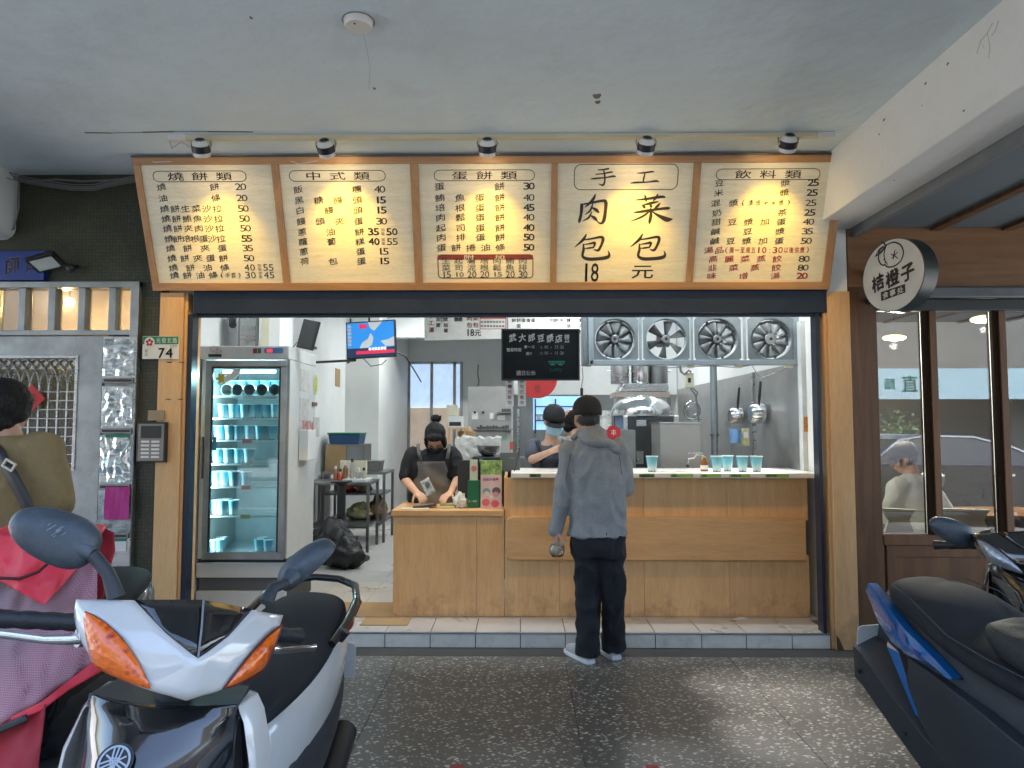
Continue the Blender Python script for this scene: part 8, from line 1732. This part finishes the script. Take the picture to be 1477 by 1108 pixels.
# ---- white scooter
Hw = Matrix.Translation((-.7038, 1.4694, 1.039)) @ Matrix.Rotation(R(38.3), 4, 'Z') @ Matrix.Rotation(R(-2.8), 4, 'X') @ Matrix.Rotation(R(13.3), 4, 'Y')
Mw_ = RM(-.81, 1.50, 1.5, 4.5)
t, X_, Hh = scooter('white_scooter', 'white and black scooter with orange indicators parked facing the street, nearest the camera', Mw_, Hw, white_p, black_p, white_p)
c = Hh(-.29, .10, .2); Yc = c.y
lm_ = mirror(t, P(168, 862, Hh(-.157, .02, .1).y), P(134, 800, Hh(-.21, .05, .16).y), P(78, 772, Yc), P(22, 752, Yc + .0) - P(135, 800, Yc + .02), (.25, -1, .35), .088, .052)
q = MB(); cm = P(78, 768, Yc - .034)
for k in range(16):
    a = rnd.uniform(-.02, .02); b_ = rnd.uniform(-.012, .016); ln_ = rnd.uniform(.004, .014); p0 = cm + Vector((a, abs(a) * .25 + abs(b_) * .3 - .001, b_)); d_ = Vector((.8, .1, .6)) * ln_; n_ = Vector((-.3, 0, .5)) * .002; q.add([p0, p0 + d_, p0 + d_ + n_, p0 + n_], [(0, 1, 2, 3)])
q.build('scratch', mat('scratch_pale', (.25, .28, .31), .7, bump=0), lm_)
c = Hh(.29, .10, .2); Yc = c.y
mirror(t, P(384, 870, Hh(.157, .02, .1).y), P(411, 842, Hh(.21, .05, .16).y), P(441, 812, Yc), P(478, 783, Yc + .02) - P(405, 842, Yc), (-.80, -.48, .55), .082, .047)
# dash behind the screen
q = MB(); q.grid(lambda a, b_: Hh((a - .5) * .2, .0 + .09 * b_, .065 + .005 * math.sin(b_ * 3)), 6, 4); q.build('instrument_cover', black_p, t, smooth=180, solid=.02)
# ---- blue scooter at right
Mb_ = RM(1.60, 1.52, 2.5, -4) @ Matrix.Rotation(R(3.5), 4, 'X')
Hb_ = Mb_ @ Matrix.Translation((0, -.02, 1.02)) @ Matrix.Rotation(R(-20), 4, 'Z')
t, X_, Hh = scooter('blue_scooter', 'blue and dark grey scooter with a long padded seat in the right foreground', Mb_, Hb_, grey_p, blue_p, blue_p, seatx=1.12, rail=False)
for s_ in (-1, 1): mirror(t, Hh(s_ * .13, .03, .1), Hh(s_ * .2, .04, .16), Hh(s_ * .28, .05, .21), Hh(s_ * .36, .05, .23) - Hh(s_ * .2, .05, .18), (0, -1, .2))
for s_ in (-1, 1):
    q = MB(); R_ = []
    for y, zt_, zb_ in ((.74, .690, .687), (.86, .728, .684), (.98, .758, .672), (1.10, .785, .672), (1.22, .808, .70), (1.30, .82, .76)):
        w_ = .178 if y < 1.0 else .178 - (y - 1.0) * .20
        R_.append([X_(s_ * (w_ + .006), y, zb_), X_(s_ * (w_ + .017), y, (zt_ + zb_) / 2), X_(s_ * (w_ + .004), y, zt_), X_(s_ * (w_ - .03), y, zt_ - .005), X_(s_ * (w_ - .03), y, zb_)])
    q.loft(R_); bp_ = q.build('blue_side_panel', blue_p, t, smooth=40)
    q = MB(); q.loft([[X_(s_ * .183, 1.02, .66), X_(s_ * .19, 1.08, .66), X_(s_ * .175, 1.10, .67)], [X_(s_ * .18, .93, .48), X_(s_ * .186, .94, .48), X_(s_ * .18, .95, .49)]]); q.build('blue_spear', blue_p, t, smooth=40)
    q = MB()
    for k in range(3): y0 = .86 + .08 * k; q.poly([X_(s_ * (.1995 - .012 * max(0, k - 1)), y0, .695 + .02 * k), X_(s_ * (.1995 - .012 * max(0, k - 1)), y0 + .03, .70 + .02 * k), X_(s_ * (.1985 - .013 * k * .5), y0 + .055, .722 + .02 * k), X_(s_ * (.1985 - .013 * k * .5), y0 + .02, .72 + .02 * k)])
    q.build('stripe_decal', mk_paint('decal_blue', (.02, .04, .25)), bp_)
    q = MB(); R_ = []
    for y, z0, z1, w_ in ((.28, .34, .52, .10), (.45, .30, .60, .165), (.62, .30, .64, .185), (.80, .38, .66, .188), (.98, .50, .66, .175)): R_.append([X_(s_ * w_, y, z0), X_(s_ * (w_ + .012), y, (z0 + z1) / 2), X_(s_ * w_, y, z1), X_(s_ * (w_ - .04), y, z1), X_(s_ * (w_ - .04), y, z0)])
    q.loft(R_); q.build('side_fairing', grey_p, t, smooth=50, bevel=.004)
q = MB(); R_ = []
for y, z, w_ in ((.72, .34, .09), (.95, .40, .11), (1.15, .47, .11), (1.34, .535, .105), (1.42, .53, .09)): R_.append([X_(-w_ - .05, y, z - .13), X_(-w_ - .05, y, z), X_(-w_ * .6, y, z + .04), X_(w_ * .6, y, z + .04), X_(w_ + .03, y, z), X_(w_ + .03, y, z - .03), X_(w_ * .6, y, z + .015), X_(-w_ * .6, y, z + .015), X_(-w_ - .03, y, z - .02), X_(-w_ - .035, y, z - .13)])
q.loft(R_); mg = q.build('rear_mudguard', grey_p, t, smooth=40, bevel=.003)
q = MB()
for y, z in ((1.34, .46), (1.05, .36)): q.cyl(X_(-.152, y, z), X_(-.166, y, z), .009, n=10)
q.build('bolt', M['black'], mg)
q = MB()
def pad(a, b_):
    th_ = a * 2 * math.pi; ph = b_ * math.pi; cs = lambda v, p_: math.copysign(abs(v) ** p_, v); x = .13 * cs(math.sin(ph), .6) * cs(math.cos(th_), .7); y = .56 + .15 * cs(math.sin(ph), .6) * cs(math.sin(th_), .7); z = .825 - .055 * cs(math.cos(ph), .7)
    return X_(x, y + (z - .82) * .8, z + .006 * noise.noise(Vector((x * 20, y * 20, z * 20))))
q.grid(pad, 28, 16); q.build('seat_cover', mat('seat_cover_cloth', (.022, .026, .03), .6, bump=.3, bs=200), t, smooth=180)
# ---- black scooter behind it at right
Mk_ = RM(2.12, 2.82, -36, -3); Hk_ = Mk_ @ Matrix.Translation((0, -.02, .985)) @ Matrix.Rotation(R(12), 4, 'Z')
t, X_, Hh = scooter('black_scooter', 'glossy black scooter parked behind the blue one against the brown shopfront', Mk_, Hk_, black_p, black_p, black_p, lens=mat('clear_lens', (.35, .37, .4), .08, .6, coat=1, bump=.8, bs=90, bd=.004), levers=False)
YY = Hh(-.3, .05, .2).y
mirror(t, Hh(-.13, .03, .08), P(1398, 788, YY), P(1374, 766, YY), P(1340, 752, YY) - P(1408, 782, YY), (-.15, -1, .25), .098, .05)
mirror(t, Hh(.13, .03, .08), Hh(.2, .04, .14), Hh(.28, .05, .17), Hh(.36, .05, .19) - Hh(.2, .05, .14), (0, -1, .2))
# ---- scooter under the red rain cover at left
Mr_ = RM(-1.72, 1.98, 6, 5); Hr_ = Mr_ @ Matrix.Translation((0, -.02, 1.0))
t, X_, Hh = scooter('covered_scooter', 'dark scooter with a red and pink mesh rain cover over its handlebars', Mr_, Hr_, black_p, grey_p, grey_p, rail=False)
redc = mat('cover_red', (.68, .03, .055), .5, var=.12, ns=5, bump=.35, bs=18, bd=.006); reddk = mat('cover_red_inner', (.36, .022, .035), .7, var=.12, ns=5, bump=.3, bs=18, bd=.006)
def meshm():
    m, N, L, b = _new('cover_mesh'); tc = N.new('ShaderNodeTexCoord'); s_ = N.new('ShaderNodeMapping'); s_.inputs['Rotation'].default_value = (R(90), 0, R(0)); L.new(tc.outputs['Object'], s_.inputs[0])
    br = N.new('ShaderNodeTexBrick'); br.inputs['Scale'].default_value = 1; br.inputs['Brick Width'].default_value = .005; br.inputs['Row Height'].default_value = .005; br.inputs['Mortar Size'].default_value = .0012; br.inputs['Color1'].default_value = (.26, .08, .11, 1); br.inputs['Color2'].default_value = (.30, .10, .13, 1); br.inputs['Mortar'].default_value = (.42, .22, .27, 1); L.new(s_.outputs[0], br.inputs[0])
    n = N.new('ShaderNodeTexNoise'); n.inputs['Scale'].default_value = 3; L.new(tc.outputs['Object'], n.inputs[0]); r_ = N.new('ShaderNodeMapRange'); r_.inputs[1].default_value = .4; r_.inputs[2].default_value = .62; L.new(n.outputs[0], r_.inputs[0])
    x = N.new('ShaderNodeMixRGB'); x.inputs[2].default_value = (.17, .19, .21, 1); x.blend_type = 'MIX'; ml = N.new('ShaderNodeMath'); ml.operation = 'MULTIPLY'; ml.inputs[1].default_value = .55; L.new(r_.outputs[0], ml.inputs[0]); L.new(ml.outputs[0], x.inputs[0]); L.new(br.outputs[0], x.inputs[1]); L.new(x.outputs[0], b.inputs['Base Color']); b.inputs['Roughness'].default_value = .6; return m
cv = thing('rain_cover', 'red rain cover with pink mesh panel draped over the leftmost scooter', 'rain cover', (-1.5, 1.8, .6))
def patch(nm, mt, rows, Yf, nu=20, nv=18, wr_=.02, parent=cv, th_=.0015, seed=0):
    """rows: left->right pixel polylines from bottom to top, Yf(u, v) = depth"""
    def at(row, a):
        p = a * (len(row) - 1); i = min(int(p), len(row) - 2); f_ = p - i; return tuple(row[i][k] * (1 - f_) + row[i + 1][k] * f_ for k in range(2))
    def fn(a, b_):
        p = b_ * (len(rows) - 1); i = min(int(p), len(rows) - 2); f_ = p - i; x0, x1 = at(rows[i], a), at(rows[i + 1], a); u, v = x0[0] * (1 - f_) + x1[0] * f_, x0[1] * (1 - f_) + x1[1] * f_
        n_ = noise.noise(Vector((u * .02 + seed, v * .008, seed))) + .5 * noise.noise(Vector((u * .05, v * .03 + u * .03, seed + 3)))
        return P(u, v, Yf(u, v) + wr_ * n_)
    q = MB(); q.grid(fn, nu, nv); return q.build(nm, mt, parent, smooth=180, solid=th_)
dep = lambda u, v: 1.86 - .00045 * (v - 760) + .0007 * max(0, u - 60)
patch('mesh_panel', meshm(), [[(-120, 1075), (0, 1045), (60, 1010), (130, 960), (140, 950)], [(-120, 1000), (0, 960), (70, 940), (140, 930)], [(-120, 900), (0, 870), (70, 860), (140, 860)], [(-120, 820), (0, 790), (80, 770), (140, 768)]], dep, 26, 24, .03)
patch('lower_band', redc, [[(-120, 1090), (0, 1052), (60, 1025), (100, 995), (152, 965)], [(-120, 1078), (0, 1042), (60, 1012), (95, 985), (140, 950)]], lambda u, v: dep(u, v) - .012, 20, 4, .01, seed=2)
patch('hanging_tail', reddk, [[(-120, 1290), (0, 1260), (40, 1250), (52, 1240)], [(-120, 1150), (0, 1120), (40, 1110), (56, 1100)], [(-120, 1080), (0, 1046), (40, 1032), (66, 1015)]], lambda u, v: dep(u, v) + .0, 14, 12, .04, seed=3)
patch('black_edge', M['black'], [[(-120, 1096), (0, 1058), (40, 1040)], [(-120, 1084), (0, 1046), (38, 1030)]], lambda u, v: dep(u, v) - .02, 10, 3, .005, seed=2)
patch('rear_flap', reddk, [[(60, 900), (90, 900), (120, 890), (150, 860)], [(90, 860), (110, 850), (135, 840), (158, 820)], [(100, 800), (120, 790), (145, 800), (166, 795)], [(110, 772), (125, 765), (150, 762), (164, 768)]], lambda u, v: 1.93, 16, 16, .03, seed=5)
patch('upper_flap', redc, [[(-120, 850), (0, 838), (30, 855), (62, 872), (64, 872)], [(-120, 835), (0, 822), (40, 840), (76, 850), (90, 845)], [(-120, 800), (0, 800), (50, 800), (100, 808), (128, 800)], [(-120, 775), (0, 768), (50, 757), (110, 758), (150, 765)], [(-120, 780), (0, 762), (20, 755), (110, 752), (155, 758)]], lambda u, v: dep(u, v) - .055 + (.10 * max(0, (770 - v) / 20)), 26, 22, .035, seed=1)
m = MB(); m.tube([P(u, v, dep(u, v) - .08) for u, v in ((-60, 825), (0, 834), (28, 835), (55, 825), (70, 812), (78, 800))], .004, 6); m.build('elastic_cord', mat('cord_dark', (.08, .01, .015), .7), cv, smooth=60)
patch('cover_back', reddk, [[(-120, 1000), (0, 960), (70, 900), (140, 860)], [(-120, 860), (0, 830), (80, 790), (150, 770)], [(-120, 782), (0, 764), (20, 757), (110, 753), (155, 760)]], lambda u, v: 2.25 - .3 * max(0, (800 - v) / 50) if v < 800 else 2.25, 16, 12, .03, seed=8)
# ================================================================ warm pendant light of the brown shop, and an added lamp to brighten the diner
for (u, v, Y_) in ((1290, 499, 5.9), (1420, 476, 6.6)):
    l = bpy.data.lights.new('pendant_and_fill_light', 'POINT'); l.energy = 26; l.color = (1, .88, .7); l.shadow_soft_size = .03
    lo = bpy.data.objects.new('pendant_and_fill_light', l); C.objects.link(lo); lo.location = P(u, v, Y_)
c = P(1420, 460, 6.6); o = thing('pendant_and_fill_lamp', 'second pendant lamp deeper inside the brown shop', 'lamp', c); MB().ell(c, (.12, .12, .035)).build('shade', emis('pendant_glow', (0, 0, 0), 1), o, smooth=180); MB().cyl(c, (c.x, c.y, 2.8), .004, n=5).build('cord', M['black'], o)
